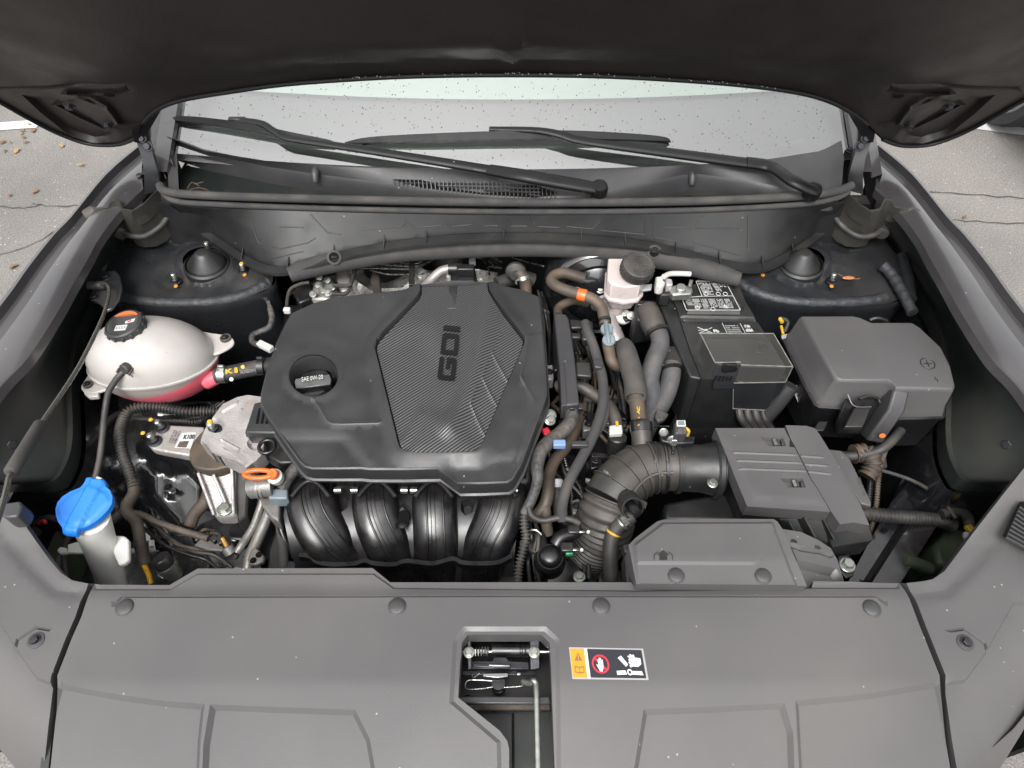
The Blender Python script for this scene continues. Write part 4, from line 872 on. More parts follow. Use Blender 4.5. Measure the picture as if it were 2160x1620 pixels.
g = Geo(); g.slab([(985, 1484), (1160, 1484), (1162, 1496), (990, 1496)], .918, .01); g.make('dirty_ledge', 'harness_dirty', gt, bevel=.002)
# ------------------------------------------------------------------ warning label
wl = thing('warning_label', 'small black and orange warning sticker with hand and fan symbols beside the latch', 'sticker', P(1285, 1400, .98))
q0 = [(1202, 1367), (1355, 1370), (1366, 1432), (1209, 1430)]
def LB(u, v, h):
    a = (q0[0][0] + (q0[1][0] - q0[0][0]) * u, q0[0][1] + (q0[1][1] - q0[0][1]) * u); b = (q0[3][0] + (q0[2][0] - q0[3][0]) * u, q0[3][1] + (q0[2][1] - q0[3][1]) * u)
    x = a[0] + (b[0] - a[0]) * v; y = a[1] + (b[1] - a[1]) * v; return P(x, y, zp1(x, y) + h)
def lpoly(name, pts, h, mat, par=wl):
    g = Geo(); g.add([LB(u, v, h) for u, v in pts], [tuple(range(len(pts)))]); return g.make(name, mat, par)
lpoly('border', [(-.012, -.03), (1.012, -.03), (1.012, 1.04), (-.012, 1.04)], .0006, 'label_grey')
lpoly('black_field', [(.235, .02), (.985, .02), (.985, .98), (.235, .98)], .0012, 'label_black'); lpoly('white_line', [(.195, .0), (.235, .0), (.235, 1), (.195, 1)], .0012, 'white')
lpoly('orange_field', [(0, .02), (.195, .02), (.195, .98), (0, .98)], .0012, 'label_orange')
lpoly('triangle', [(.10, .14), (.155, .42), (.045, .42)], .0018, 'brown_stub'); lpoly('exclamation', [(.095, .22), (.107, .22), (.104, .34), (.098, .34)], .0024, 'label_orange')
lpoly('exclamation_dot', [(.096, .36), (.106, .36), (.106, .39), (.096, .39)], .0024, 'label_orange')
lpoly('book', [(.035, .60), (.095, .62), (.10, .64), (.105, .62), (.165, .60), (.165, .82), (.105, .84), (.10, .86), (.095, .84), (.035, .82)], .0018, 'brown_stub')
lpoly('book_page', [(.047, .64), (.094, .66), (.094, .80), (.047, .78)], .0024, 'label_orange'); lpoly('book_page', [(.106, .66), (.153, .64), (.153, .78), (.106, .80)], .0024, 'label_orange')
cu, cv, ru, rv = .395, .52, .118, .32
g = Geo(); n = 32; A = [LB(cu + ru * math.cos(2 * math.pi * k / n), cv + rv * math.sin(2 * math.pi * k / n), .0018) for k in range(n)]; B = [LB(cu + ru * .80 * math.cos(2 * math.pi * k / n), cv + rv * .80 * math.sin(2 * math.pi * k / n), .0018) for k in range(n)]
g.loft([A, B]); g.make('prohibition_ring', 'red', wl)
lpoly('prohibition_bar', [(cu - ru * .72, cv - rv * .55), (cu - ru * .55, cv - rv * .72), (cu + ru * .72, cv + rv * .55), (cu + ru * .55, cv + rv * .72)], .0018, 'red')
hand = [(-.50, .05), (-.42, .0), (-.26, .18), (-.30, -.5), (-.20, -.52), (-.15, -.1), (-.13, -.68), (-.02, -.68), (0, -.1), (.04, -.66), (.14, -.64), (.15, -.08), (.22, -.48), (.31, -.45), (.30, .2), (.22, .55), (.10, .78), (-.15, .78), (-.3, .5)]
lpoly('hand', [(cu + a * ru, cv + b * rv) for a, b in hand], .0024, 'white')
for pts in ([(.60, .74), (.72, .72), (.735, .86), (.60, .88)], [(.80, .86), (.79, .74), (.94, .74), (.955, .88)], [(.64, .30), (.69, .22), (.77, .52), (.735, .60)]): lpoly('fan_blade', pts, .0018, 'white')
lpoly('fan_hub', [(.775 + .035 * math.cos(k * .524), .78 + .11 * math.sin(k * .524)) for k in range(12)], .0024, 'white'); lpoly('fan_hub_hole', [(.775 + .018 * math.cos(k * .524), .78 + .055 * math.sin(k * .524)) for k in range(12)], .003, 'label_black')
lpoly('hand', [(.785, .34), (.80, .30), (.775, .25), (.79, .21), (.815, .25), (.805, .18), (.825, .16), (.845, .24), (.85, .18), (.87, .19), (.875, .28), (.95, .30), (.95, .50), (.90, .60), (.83, .58), (.80, .62), (.785, .56), (.80, .50), (.775, .46), (.79, .42)], .0018, 'white')
# ================================================================== ENGINE COVER
ec = thing('engine_cover', 'large dark grey plastic engine cover with ribbed insert marked GDI', 'engine cover', P(850, 820, .90))
def zc(X, Y): return .965 - .012 * np.clip((Y - 820) / 200, -1, 1) - .010 * np.clip((680 - Y) / 90, 0, 1) ** 1.0 - .006 * np.clip((640 - X) / 100, 0, 1)
zc1 = lambda x, y: float(zc(np.array([float(x)]), np.array([float(y)]))[0])
cover = [(707, 627), (760, 622), (843, 613), (889, 603), (960, 598), (1028, 598), (1051, 601), (1100, 612), (1135, 626), (1139, 650), (1143, 704), (1148, 770), (1151, 830), (1142, 858), (1120, 915), (1098, 975), (1079, 1008), (1068, 1015), (1010, 1017), (965, 1017), (945, 1002), (923, 986), (850, 987), (779, 987), (762, 985), (700, 986), (660, 986), (645, 982), (634, 972), (600, 925), (565, 875), (553, 850), (553, 830), (565, 780), (585, 722), (607, 676), (617, 660), (660, 641)]
ins = [(889, 603), (1028, 598), (1031, 619), (1040, 634), (1105, 718), (1104, 732), (1062, 830), (1018, 936), (1008, 951), (994, 956), (925, 958), (862, 958), (847, 950), (842, 938), (793, 738), (794, 728), (800, 718), (884, 630), (889, 618)]
holeO = [(662 + 52 * math.cos(t), 794 + 44 * math.sin(t)) for t in (2 * math.pi * k / 36 for k in range(36))]
big = [(870, 590), (1045, 590), (1050, 620), (1124, 716), (1126, 734), (1075, 850), (1035, 960), (1010, 975), (850, 976), (830, 960), (775, 740), (780, 712), (868, 622)]
cf = [dict(t='plateau', pts=big, w=34, h=.010), dict(t='plateau', pts=ins, w=4, h=-.012),
      dict(t='plateau', pts=[(662 + 61 * math.cos(t), 794 + 52 * math.sin(t)) for t in (2 * math.pi * k / 30 for k in range(30))], w=8, h=.003),
      dict(t='groove', pts=[(661, 842), (675, 862), (690, 888), (700, 894), (720, 895), (800, 893)], w=3, h=.0015),
      dict(t='plateau', pts=[(600, 918), (720, 918), (734, 925), (752, 950), (790, 1000), (640, 1000), (560, 918)], w=20, h=-.005),
      dict(t='groove', pts=[(1085, 975), (1130, 850), (1100, 800)], w=4, h=.002), dict(t='groove', pts=[(1100, 800), (1115, 716), (1142, 704)], w=5, h=.002),
      dict(t='plateau', pts=[(940, 975), (1100, 960), (1100, 1040), (960, 1040)], w=18, h=-.004)]
bevel_loop = sm(cover, 2, True)
g = Geo(); g.relief(cover, zc, 11, holes=[holeO], feats=cf)
ck = g.make('cover_shell', 'plastic_cover', ec, smooth=40)
E0 = [P(x, y, zc1(x, y)) for x, y in cover]; cc = sum(E0, Vector()) / len(E0)
def grow(l, k, dz): return [p + Vector((p.x - cc.x, p.y - cc.y, 0)).normalized() * k + Vector((0, 0, dz)) for p in l]
g = Geo(); g.loft([E0, grow(E0, .003, -.002), grow(E0, .005, -.010), grow(E0, .005, -.030), grow(E0, .009, -.032), grow(E0, .009, -.036), grow(E0, .0, -.036)]); g.make('cover_skirt', 'plastic_cover', ec, smooth=35)
H0 = [P(x, y, zc1(x, y) + .003) for x, y in holeO]; hc = sum(H0, Vector()) / len(H0)
g = Geo(); g.loft([H0, [p.lerp(hc, .05) + Vector((0, 0, -.006)) for p in H0], [p.lerp(hc, .08) + Vector((0, 0, -.035)) for p in H0]]); g.make('oil_opening_rim', 'plastic_cover', ec, smooth=50)
insf = [dict(t='groove', pts=[(1030, 612), (1032, 650), (1022, 700), (1010, 760), (985, 840), (950, 905)], w=34, h=.009), dict(t='groove', pts=[(838, 950), (868, 905), (885, 870)], w=14, h=.003),
        dict(t='groove', pts=[(1056, 704), (1038, 746), (1070, 804)], w=3, h=.0018), dict(t='groove', pts=[(1031, 759), (1017, 798), (1051, 862)], w=3, h=.0018), dict(t='groove', pts=[(1006, 817), (993, 856), (1025, 924)], w=3, h=.0018),
        dict(t='plateau', pts=[(780, 735), (890, 690), (940, 780), (900, 860), (860, 960), (830, 960)], w=50, h=-.004), dict(t='plateau', pts=[(860, 960), (900, 870), (960, 880), (1010, 960)], w=40, h=.004)]
insmall = [((x - 945) * .985 + 945, (y - 790) * .985 + 790) for x, y in ins]
g = Geo(); g.relief(insmall, lambda X, Y: zc(X, Y) + .0082, 8, feats=insf, skirt=.008); io = g.make('ribbed_insert', 'carbon_ribs', ec, smooth=50)
g = Geo(); zt = .9775
O_ = P(959, 804, .977); R_v = P(971, 690, .985) - O_; U_v = P(922, 800, .977) - O_; N_v = R_v.cross(U_v).normalized() * .0012
def gl(pts): q = [O_ + R_v * u + U_v * v + N_v for u, v in pts]; g.loft([[p - N_v * 1.5 for p in q], q], True, True)
for pts in ([(0, .14), (.03, 0), (.08, .25), (.08, .75), (.03, 1), (0, .86)], [(.03, 1), (.08, .75), (.40, .75), (.40, 1)], [(.08, .25), (.03, 0), (.37, 0), (.32, .25)], [(.32, .25), (.37, 0), (.40, .12), (.40, .58), (.32, .58)], [(.20, .36), (.32, .36), (.32, .58), (.20, .58)],
            [(.46, 0), (.54, 0), (.54, 1), (.46, 1)], [(.54, .76), (.77, .76), (.82, 1), (.54, 1)], [(.54, 0), (.82, 0), (.77, .24), (.54, .24)], [(.77, .24), (.82, 0), (.85, .14), (.85, .86), (.82, 1), (.77, .76)], [(.91, 0), (1, 0), (1, 1), (.91, 1)]): gl(pts)
g.make('lettering', 'insert_mark', io)
g = Geo(); z = .966; tp = [P(948, 603, z + .012), P(965, 602, z + .012), P(961, 650, z + .014), P(953, 682, z + .012), P(947, 683, z + .012), P(943, 650, z + .014)]; g.loft([tp, down(tp, .006, .002)], True, True); g.make('gloss_badge', 'plastic_gloss', io, bevel=.001)
g = Geo(); g.bar(P(945, 684, .98), P(954, 684, .98), .0025, .002); g.bar(P(944, 651, .984), P(961, 650, .984), .001, .001); g.make('badge_tip', 'zinc', io)
g = Geo(); text_px(g, 'SMARTSTREAM', (697, 712), (716, 646), (684, 708), .9635, .0008); g.make('lettering', 'insert_mark', ec)
g = Geo(); g.slab([(672, 715), (686, 712), (689, 725), (675, 728)], .9632, .001); g.make('emblem', 'insert_mark', ec)
# oil filler cap
oc = thing('oil_filler_cap', 'black oil filler cap marked SAE 0W-20 seen through the round hole in the cover', 'cap', P(660, 815, .93))
g = Geo(); g.lathe([(.036, -.02), (.036, .006), (.034, .009), (.0, .010)], P(660, 812, .925), seg=32); g.make('cap_disc', 'plastic_black', oc)
g = Geo(); tp = [P(622, 797, .957), P(696, 787, .957), P(700, 800, .953), P(698, 812, .948), P(622, 822, .948), P(619, 806, .953)]; g.loft([tp, down(tp, .022, .001)], True, True); grp = g.make('grip', 'plastic_gloss', oc, bevel=.0025)
g = Geo(); text_px(g, 'SAE 0W-20', (637, 805), (682, 799), (636, 796), .958, .0004); g.make('lettering', 'letter_white', grp)
g = Geo(); g.box(P(690, 780, .90), (.02, .02, .04)); g.make('filler_neck', 'harness_dirty', oc, bevel=.003); g = Geo(); g.tube([(700, 765, .93), (707, 785, .92), (709, 800, .92)], .007, corr=(.004, .002)); g.make('wire_conduit', 'rubber', oc)
# timing cover wedge at the left of the engine
tc_ = thing('timing_cover', 'dark plastic timing cover wedge with four slots left of the engine cover', 'timing cover', P(560, 890, .88))
g = Geo(); tp = L([(556, 846, .935), (536, 850, .93), (516, 912, .93), (600, 914, .93), (590, 890, .935)]); g.loft([tp, down(tp, .012, .002), down(tp, .02, 0), down(tp, .06, -.004)], True, True); g.make('cover', 'plastic_cover', tc_, bevel=.003)
for k in range(4):
    g = Geo(); a = (548 + k * 9, 862 + k * 6); b = (542 + k * 10, 893 - (0 if k < 3 else 3)); g.bar(P(*a, .9325), P(*b, .9325), .0035, .003); g.make('slot', 'black_void', tc_)
# ================================================================== ENGINE BLOCK (dark mass under everything)
en = thing('engine', 'engine block and cylinder head showing below and behind the plastic cover', 'engine', (-.15, .8, .4))
g = Geo(); tp = L([(600, 640), (1130, 620), (1150, 760), (1120, 1020), (620, 1010), (560, 840)], .86); g.loft([tp, down(tp, .5)], True, True); g.make('cylinder_head', 'steel_dark', en, bevel=.01)
g = Geo(); tp = L([(560, 850), (640, 860), (640, 1190), (540, 1190), (540, 930)], .74); g.loft([tp, down(tp, .3)], True, True); g.make('block', 'steel_dark', en, bevel=.01)
# exhaust heat shield behind
def zh(X, Y):
    return .86 + .02 * np.sin(X * .045) + .015 * np.sin(Y * .09 + X * .02)
g = Geo(); g.relief([(700, 575), (780, 560), (900, 572), (990, 565), (1050, 575), (1040, 640), (700, 650), (660, 610)], zh, 7, feats=[dict(t='groove', pts=[(735, 585), (760, 610), (800, 635)], w=12, h=.02), dict(t='plateau', pts=[(760, 560), (880, 560), (850, 600), (790, 602)], w=14, h=-.02), dict(t='groove', pts=[(880, 570), (930, 600), (980, 590)], w=12, h=.015)], skirt=.1)
tag(g.make('heat_shield', 'foil'), 'crinkled silver foil heat shield behind the engine cover', 'heat shield')
g = Geo(); g.slab([(785, 572), (800, 580), (805, 625), (790, 625), (780, 590)], .90, .02); g.make('bracket', 'plastic_brown', en, bevel=.003)
g = Geo(); g.slab([(705, 575), (735, 565), (742, 610), (718, 615)], .90, .05); g.make('exhaust_flange', 'aluminium', en, bevel=.005)
for x, y in ((672, 600), (690, 590), (680, 612), (692, 618), (660, 620), (674, 584), (700, 606)):
    bolt(P(x, y, .92), .006, en, (random.uniform(-.4, .4), -.4, 1))
g = Geo(); g.slab([(655, 596), (700, 584), (712, 615), (690, 632), (655, 630)], .905, .05); g.make('injector_rail', 'aluminium', en, bevel=.006)
g = Geo(); g.slab([(625, 592), (660, 598), (655, 630), (630, 640), (620, 620)], .91, .04); g.make('cam_sensor', 'plastic_black', en, bevel=.004)
g = Geo(); g.tube([(896, 604, .90), (910, 590, .92), (930, 572, .935), (952, 566, .94)], .0095, 16); sp = g.make('coolant_pipe', 'aluminium', en)
g = Geo(); g.lathe([(.013, 0), (.013, .03), (0, .03)], P(946, 567, .94), (1, 0, 0), 16); g.make('pipe_joint', 'plastic_black', sp)
g = Geo(); tp = L([(950, 562), (1000, 558), (1010, 600), (1008, 620), (950, 612)], .93); g.loft([tp, down(tp, .06)], True, True); va = g.make('purge_valve', 'plastic_black', en, bevel=.006)
g = Geo(); tp = L([(963, 556), (1000, 556), (1000, 568), (963, 568)], .955); g.loft([tp, down(tp, .03)], True, True); g.make('valve_cap', 'plastic_dark', va, bevel=.003)
g = Geo(); g.slab([(968, 584), (998, 584), (1002, 592), (966, 594)], .936, .01); g.make('connector', 'plastic_dark', va, bevel=.002)
g = Geo(); g.tube([(1048, 600, .90), (1075, 590, .90), (1100, 585, .90), (1125, 592, .89)], .016); g.make('heater_pipe', 'rubber', en)
# turbo-side hose stub with clamp at the rear right
st = thing('heater_hose_stub', 'short brown heater hose with spring clamp behind the engine cover', 'hose', P(1105, 590, .88))
g = Geo(); g.tube([(1094, 574, .95), (1102, 584, .945), (1108, 600, .93), (1110, 625, .91)], .0125, 16); g.make('hose', 'rubber_brown', st)
g = Geo(); a = P(1103, 587, .943); g.lathe([(.0135, -.004), (.0145, -.004), (.0145, .004), (.0135, .004)], a, (.2, -.5, -.6), 20); g.make('clamp', 'zinc', st); g = Geo(); g.tube([(1096, 590, .95), (1088, 593, .95), (1090, 600, .95)], .0015, 6); g.make('clamp_ear', 'zinc', st)
g = Geo(); g.lathe([(.022, 0), (.022, .01), (.012, .02), (0, .02)], P(1088, 572, .945), (0, -1, .3), 20); g.make('grommet', 'rubber', st)
# fuel and brake lines on the firewall
ln = [([(590, 660), (604, 655), (607, 625), (615, 608), (636, 598), (652, 596)], .94, 3.2, 'rubber'), ([(702, 602), (735, 602), (742, 592), (748, 566), (752, 550)], .93, 3, 'rubber'), ([(700, 620), (730, 619), (740, 600), (750, 568)], .92, 3.2, 'rubber')]
fl = thing('fuel_line', 'thin black bent fuel line ending in a lilac connector left of the engine cover', 'fuel line', P(606, 655, .92))
g = Geo(); g.tube([(a, b, .94) for a, b in ln[0][0][1:]], .0035, 8); g.make('pipe', 'rubber', fl); g = Geo(); g.box(P(606, 655, .94), (.014, .010, .012)); g.make('connector', 'white_plastic', fl, bevel=.002)
fl = thing('fuel_hose', 'two thin black hoses looping over the foil heat shield', 'hose', P(740, 600, .9))
for l_ in ln[1:]: g = Geo(); g.tube([(a, b, l_[1]) for a, b in l_[0]], .0042, 8); g.make('hose', 'rubber', fl)
bl = thing('brake_lines', 'bundle of thin steel brake lines running across the firewall', 'brake lines', P(870, 560, .9))
for k, l_ in enumerate(([(745, 566), (800, 566), (862, 568), (880, 566), (905, 552), (930, 543), (1000, 543), (1018, 548), (1030, 566), (1032, 580)], [(768, 556), (820, 559), (862, 562), (884, 560), (920, 545), (940, 540)], [(780, 570), (820, 579), (862, 579), (890, 578), (905, 573)], [(838, 551), (860, 556), (884, 554), (900, 546)], [(1014, 540), (1030, 550), (1046, 566)], [(1035, 540), (1060, 553)], [(1080, 543), (1120, 555), (1148, 562)])):
    g = Geo(); g.tube([(a, b, .925) for a, b in l_], .0016, 8); g.make('pipe', 'steel', bl)
g = Geo(); g.slab([(862, 548), (873, 548), (874, 600), (862, 600)], .932, .012); g.make('pipe_clip', 'plastic_black', bl, bevel=.001); g = Geo(); g.slab([(989, 541), (1003, 541), (1003, 553), (989, 553)], .93, .01); g.make('pipe_clip', 'label_grey', bl, bevel=.001)
# ================================================================== INTAKE MANIFOLD
im = thing('intake_manifold', 'glossy black intake manifold with four curved runners in front of the engine cover', 'manifold', P(850, 1120, .75))
runs = [[(652, 1012, .862), (650, 1045, .868), (662, 1085, .858), (690, 1130, .835), (722, 1170, .80), (748, 1210, .76), (760, 1250, .72)],
        [(787, 1012, .862), (786, 1045, .868), (793, 1085, .858), (811, 1130, .835), (833, 1170, .80), (850, 1210, .76), (860, 1250, .72)],
        [(915, 1012, .862), (913, 1045, .868), (915, 1085, .858), (917, 1130, .835), (917, 1170, .80), (915, 1210, .76), (914, 1250, .72)],
        [(1062, 1012, .862), (1058, 1045, .868), (1048, 1085, .858), (1028, 1130, .835), (1016, 1170, .80), (1012, 1210, .76), (1010, 1250, .72)]]
for ri, r in enumerate(runs):
    q = sm(r, 8); pts = [P(*p) - Vector((0, 0, .030)) for p in q]; lo = []; wv = (.044, .041, .040, .043)[ri]
    for i, p in enumerate(pts):
        T = (pts[min(i + 1, len(pts) - 1)] - pts[max(i - 1, 0)]).normalized(); s_ = T.cross(Vector((0, 0, 1))).normalized(); n_ = s_.cross(T).normalized()
        if n_.z < 0: n_ = -n_
        lo.append([p + s_ * wv * math.copysign(abs(math.cos(t)) ** .75, math.cos(t)) + n_ * .030 * math.copysign(abs(math.sin(t)) ** .8, math.sin(t)) for t in (2 * math.pi * k / 32 for k in range(32))])
    g = Geo(); g.loft(lo, True, True); ru = g.make('runner', 'plastic_gloss', im, smooth=80)
    for off in (-.42, .30, -.06, .12):
        g = Geo(); pp = []; thin = abs(off) < .2
        for i, p in enumerate(pts[2:]):
            T = (pts[min(i + 3, len(pts) - 1)] - pts[i + 1]).normalized(); s_ = T.cross(Vector((0, 0, 1))).normalized(); n_ = s_.cross(T).normalized()
            if n_.z < 0: n_ = -n_
            cth = abs(off) ** (1 / .75); sth = math.sqrt(1 - cth * cth) ** .8; pp.append(tuple(p + s_ * wv * off + n_ * (.030 * sth + (.0002 if thin else .0008))))
        g.tube(pp, .0009 if thin else .0021, 6, raw=True); g.make('ridge', 'plastic_gloss', ru, smooth=80)
def zpl(X, Y): return .838 - .10 * np.clip((Y - 1040) / 200, -.3, 1.2) ** 2
g = Geo(); g.relief([(605, 1010), (1092, 1010), (1094, 1080), (1084, 1185), (1085, 1245), (640, 1245), (612, 1160), (598, 1090)], zpl, 10, feats=[dict(t='plateau', pts=[(705, 1040), (722, 1035), (735, 1045), (730, 1070), (718, 1078), (706, 1070)], w=6, h=-.02), dict(t='plateau', pts=[(975, 1060), (988, 1055), (998, 1062), (994, 1078), (982, 1084), (975, 1076)], w=6, h=-.015),
    dict(t='plateau', pts=[(838, 1075), (850, 1070), (862, 1080), (864, 1100), (858, 1115), (846, 1118), (834, 1106), (832, 1092)], w=5, h=.006)], skirt=.06); pln = g.make('plenum', 'plastic_black', im, smooth=60)
g = Geo(); g.lathe([(.012, 0), (.011, .001), (0, .0012)], P(850, 1092, .842), seg=20, sy=1.25); g.make('bolt_recess', 'black_void', pln)
g = Geo(); g.lathe([(.006, 0), (.006, .004), (0, .005)], P(849, 1110, .845), seg=12); g.make('bolt', 'steel_dark', pln)
g = Geo(); q = sm([(632, 1172), (655, 1175), (668, 1186), (700, 1192), (750, 1190), (768, 1184), (790, 1190), (830, 1192), (855, 1185), (880, 1187), (915, 1190), (955, 1180), (975, 1188), (1015, 1190), (1050, 1188), (1075, 1176), (1080, 1175)], 4)
lo = []
for x, y in q:
    w_ = P(x, y, .812); lo.append([w_ + Vector((0, .004, -.01)), w_ + Vector((0, .004, .004)), w_ + Vector((0, -.004, .004)), w_ + Vector((0, -.006, -.01))])
g.loft(lo, True, True); g.make('flange', 'plastic_gloss', im, smooth=50)
for x in (655, 795, 915, 1050):
    g = Geo(); g.tube([tuple(P(x - 40 + 80 * k / 16, 1048 - 34 * math.sin(math.pi * k / 16), .872)) for k in range(17)], .004, 8, raw=True); g.make('arch_rib', 'plastic_dark', im, smooth=80)
for x in (713, 748, 853, 873, 1085):
    p = P(x, 1034, .865); g = Geo(); g.lathe([(.006, -.006), (.006, .006), (0, .006)], p, (1, 0, 0), 12); g.make('stud', 'zinc', im)
g = Geo(); g.tube([(600, 1020, .83), (590, 1060, .82), (592, 1110, .80), (606, 1150, .78), (622, 1180, .76)], .006, 10); g.make('side_rib', 'plastic_gloss', im, smooth=80)
g = Geo(); g.slab([(1040, 1175), (1085, 1172), (1088, 1200), (1100, 1215), (1100, 1240), (1040, 1240)], .76, .03); g.make('mounting_foot', 'plastic_gloss', im, bevel=.003)
# ================================================================== PROP ROD
pr = thing('prop_rod', 'thin steel prop rod with grey foam grip leaning over the left fender', 'prop rod', P(220, 600, .98))
g = Geo(); tp = L([(208, 570), (243, 571), (251, 580), (256, 610), (250, 632), (236, 650), (222, 655), (212, 640), (196, 632), (187, 626), (200, 600)], .985); g.loft([tp, down(tp, .006, .002)], True, True); bk = g.make('bracket', 'paint_satin', pr, bevel=.002)
bolt(P(223, 586, .985), .0065, bk, dark=True); bolt(P(199, 628, .985), .0065, bk, dark=True)
g = Geo(); g.lathe([(.0085, 0), (.0085, .030), (.006, .032), (0, .032)], P(187, 602, .995), (1, .05, -.05), 16); g.make('pivot_bush', 'plastic_mid', pr)
rod = [(214, 600, 1.0), (222, 598, 1.008), (228, 604, 1.012), (230, 618, 1.014), (226, 640, 1.022), (212, 680, 1.04), (165, 775, 1.09), (93, 885, 1.15), (50, 950, 1.18), (22, 1000, 1.20), (14, 1030, 1.215), (2, 1075, 1.23), (-40, 1200, 1.28)]
g = Geo(); g.tube([(a, b, z) for a, b, z in rod], .0036, 12, n=10); g.make('rod', 'rod_steel', pr, smooth=80)
a, b = P(86, 893, 1.153), P(22, 998, 1.2); g = Geo(); d = (b - a); g.lathe([(.0055, 0), (.0085, .004), (.0088, d.length - .004), (.0055, d.length), (0, d.length)], a, d, 18); g.make('grip', 'foam', pr, smooth=50)
# ================================================================== COOLANT TANK
ct = thing('coolant_tank', 'round milky white coolant tank with pink coolant and black cap', 'coolant tank', P(325, 770, .85))
cx = P(325, 757, .905); A_, B_, C_ = .120, .094, .100
def ell(k0, k1, n, cz=C_):
    out = []
    for i in range(n + 1):
        t = math.radians(k0 + (k1 - k0) * i / n); out.append((math.cos(t), math.sin(t) * cz))
    return out
def shell(prof, mat, nm, tilt=-.28, sx=1.0):
    g = Geo(); lo = []
    for r, h in prof: lo.append([cx + Vector((math.cos(a) * A_ * max(r, 1e-3) * sx, math.sin(a) * B_ * max(r, 1e-3), h - math.cos(a) * 0 + math.sin(a) * B_ * r * tilt)) for a in (2 * math.pi * k / 48 for k in range(48))])
    g.loft(lo, True, True); return g.make(nm, mat, ct, smooth=60)
shell(ell(0, 90, 12), 'tank', 'upper_shell')
shell([(.985, -.004)] + [(q * .985, h - .004) for q, h in ell(0, -90, 12, .104)], 'tank_lower', 'lower_shell')
shell([(1.0, -.004), (1.035, -.004), (1.035, .001), (1.0, .002)], 'tank', 'seam_flange')
def lug(pts, z, hole, r):
    g = Geo(); tp = L(sm(pts, 3, True), z); g.loft([down(tp, .006), down(tp, .001), tp], True, True); o = g.make('mounting_tab', 'tank', ct, bevel=.001); p = P(*hole, z + .0015)
    g = Geo(); g.lathe([(r, 0), (r, .003), (r * .6, .0035), (0, .003)], p, seg=16); g.make('tab_grommet', 'rubber', o); bolt(p + Vector((0, 0, .003)), r * .5, o, dark=True); return o
lug([(408, 700), (450, 703), (480, 708), (492, 716), (490, 727), (470, 740), (446, 748), (430, 740)], .915, (476, 714), .011)
lug([(195, 782), (215, 800), (250, 818), (222, 822), (200, 828), (178, 826), (171, 818), (176, 806)], .900, (186, 812), .009)
g = Geo(); g.slab([(176, 822), (196, 826), (208, 826), (207, 836), (186, 838), (177, 830)], .899, .01); g.make('tab_clip', 'tank', ct, bevel=.002)
ax = Vector((-.13, -.02, 1)).normalized(); cp = P(271, 696, .998)
g = Geo(); g.lathe([(.030, -.045), (.030, .004), (0, .004)], cp, ax, 28); g.make('filler_neck', 'tank', ct)
g = Geo(); pf = [(.033, -.002), (.0355, 0), (.0355, .014), (.0345, .018), (.031, .020), (.0305, .0185), (0, .0185)]; g.lathe(pf, cp, ax, 40); cap = g.make('cap', 'plastic_mid', ct)
for k in range(14):
    a = 2 * math.pi * k / 14; M = frame(ax); g = Geo(); c_ = cp + M @ Vector((math.cos(a) * .0355, math.sin(a) * .0355, .008)); g.box(c_, (.004, .006, .014), M @ Matrix.Rotation(a, 3, 'Z')); g.make('grip_rib', 'plastic_mid', cap, bevel=.001)
M = frame(ax); o0 = cp + ax * .019
def capl(pts, h): return [o0 + ax * h + M @ Vector((x * .030, y * .030, 0)) for x, y in pts]
g = Geo(); n = 24; arc = [(math.cos(math.radians(a)), math.sin(math.radians(a))) for a in np.linspace(38, 142, 18)]; g.add(capl(arc, .0004), [tuple(range(18))]); g.make('orange_label', 'orange', cap)
g = Geo(); arc = [(math.cos(math.radians(a)) * .98, math.sin(math.radians(a)) * .98) for a in np.linspace(142, 398, 26)]; g.add(capl(arc, .0003), [tuple(range(26))]); g.make('dark_label', 'plastic_mid', cap)
g = Geo(); g.add(capl([(-.35, -.62), (.40, -.62), (.40, -.18), (-.35, -.18)], .0007), [(0, 1, 2, 3)]); g.make('white_label', 'white', cap)
g = Geo(); g.add(capl([(.15, .12), (.75, .30), (.72, .02), (.2, -.08)], .0008), [(0, 1, 2, 3)]); g.make('white_mark', 'white', cap); g = Geo(); g.add(capl([(.3, .10), (.55, .2), (.52, .04), (.32, -.02)], .0012), [(0, 1, 2, 3)]); g.make('red_mark', 'red', cap)
g = Geo(); w = capl([(-.32, -.52), (.38, -.52), (-.32, -.28)], .0012); text(g, 'XXXX', w[0], w[1] - w[0], w[2] - w[0], 0); g.make('lettering', 'ink', cap)
g = Geo(); w = capl([(-.5, .5), (.5, .5), (-.5, .72)], .0010); text(g, '! CAUTION', w[0], w[1] - w[0], w[2] - w[0], 0, True); g.make('lettering', 'brown_stub', cap)
g = Geo(); g.lathe([(.018, -.01), (.018, .012), (.015, .018), (.006, .020), (0, .020)], P(280, 752, .965), (-.1, -.6, .8), 24); g.make('level_boss', 'tank', ct, smooth=60)
g = Geo(); w = [P(278, 812, .928), P(318, 812, .922), P(278, 800, .936)]; text(g, 'MIN', w[0], w[1] - w[0], w[2] - w[0], .0006); g.make('lettering', 'tank_mark', ct)
g = Geo(); a = P(436, 800, .875); b = P(462, 793, .885); g.tube([tuple(a), tuple(b)], [.020, .014], 16, raw=True); g.make('outlet', 'tank_lower', ct, smooth=60)
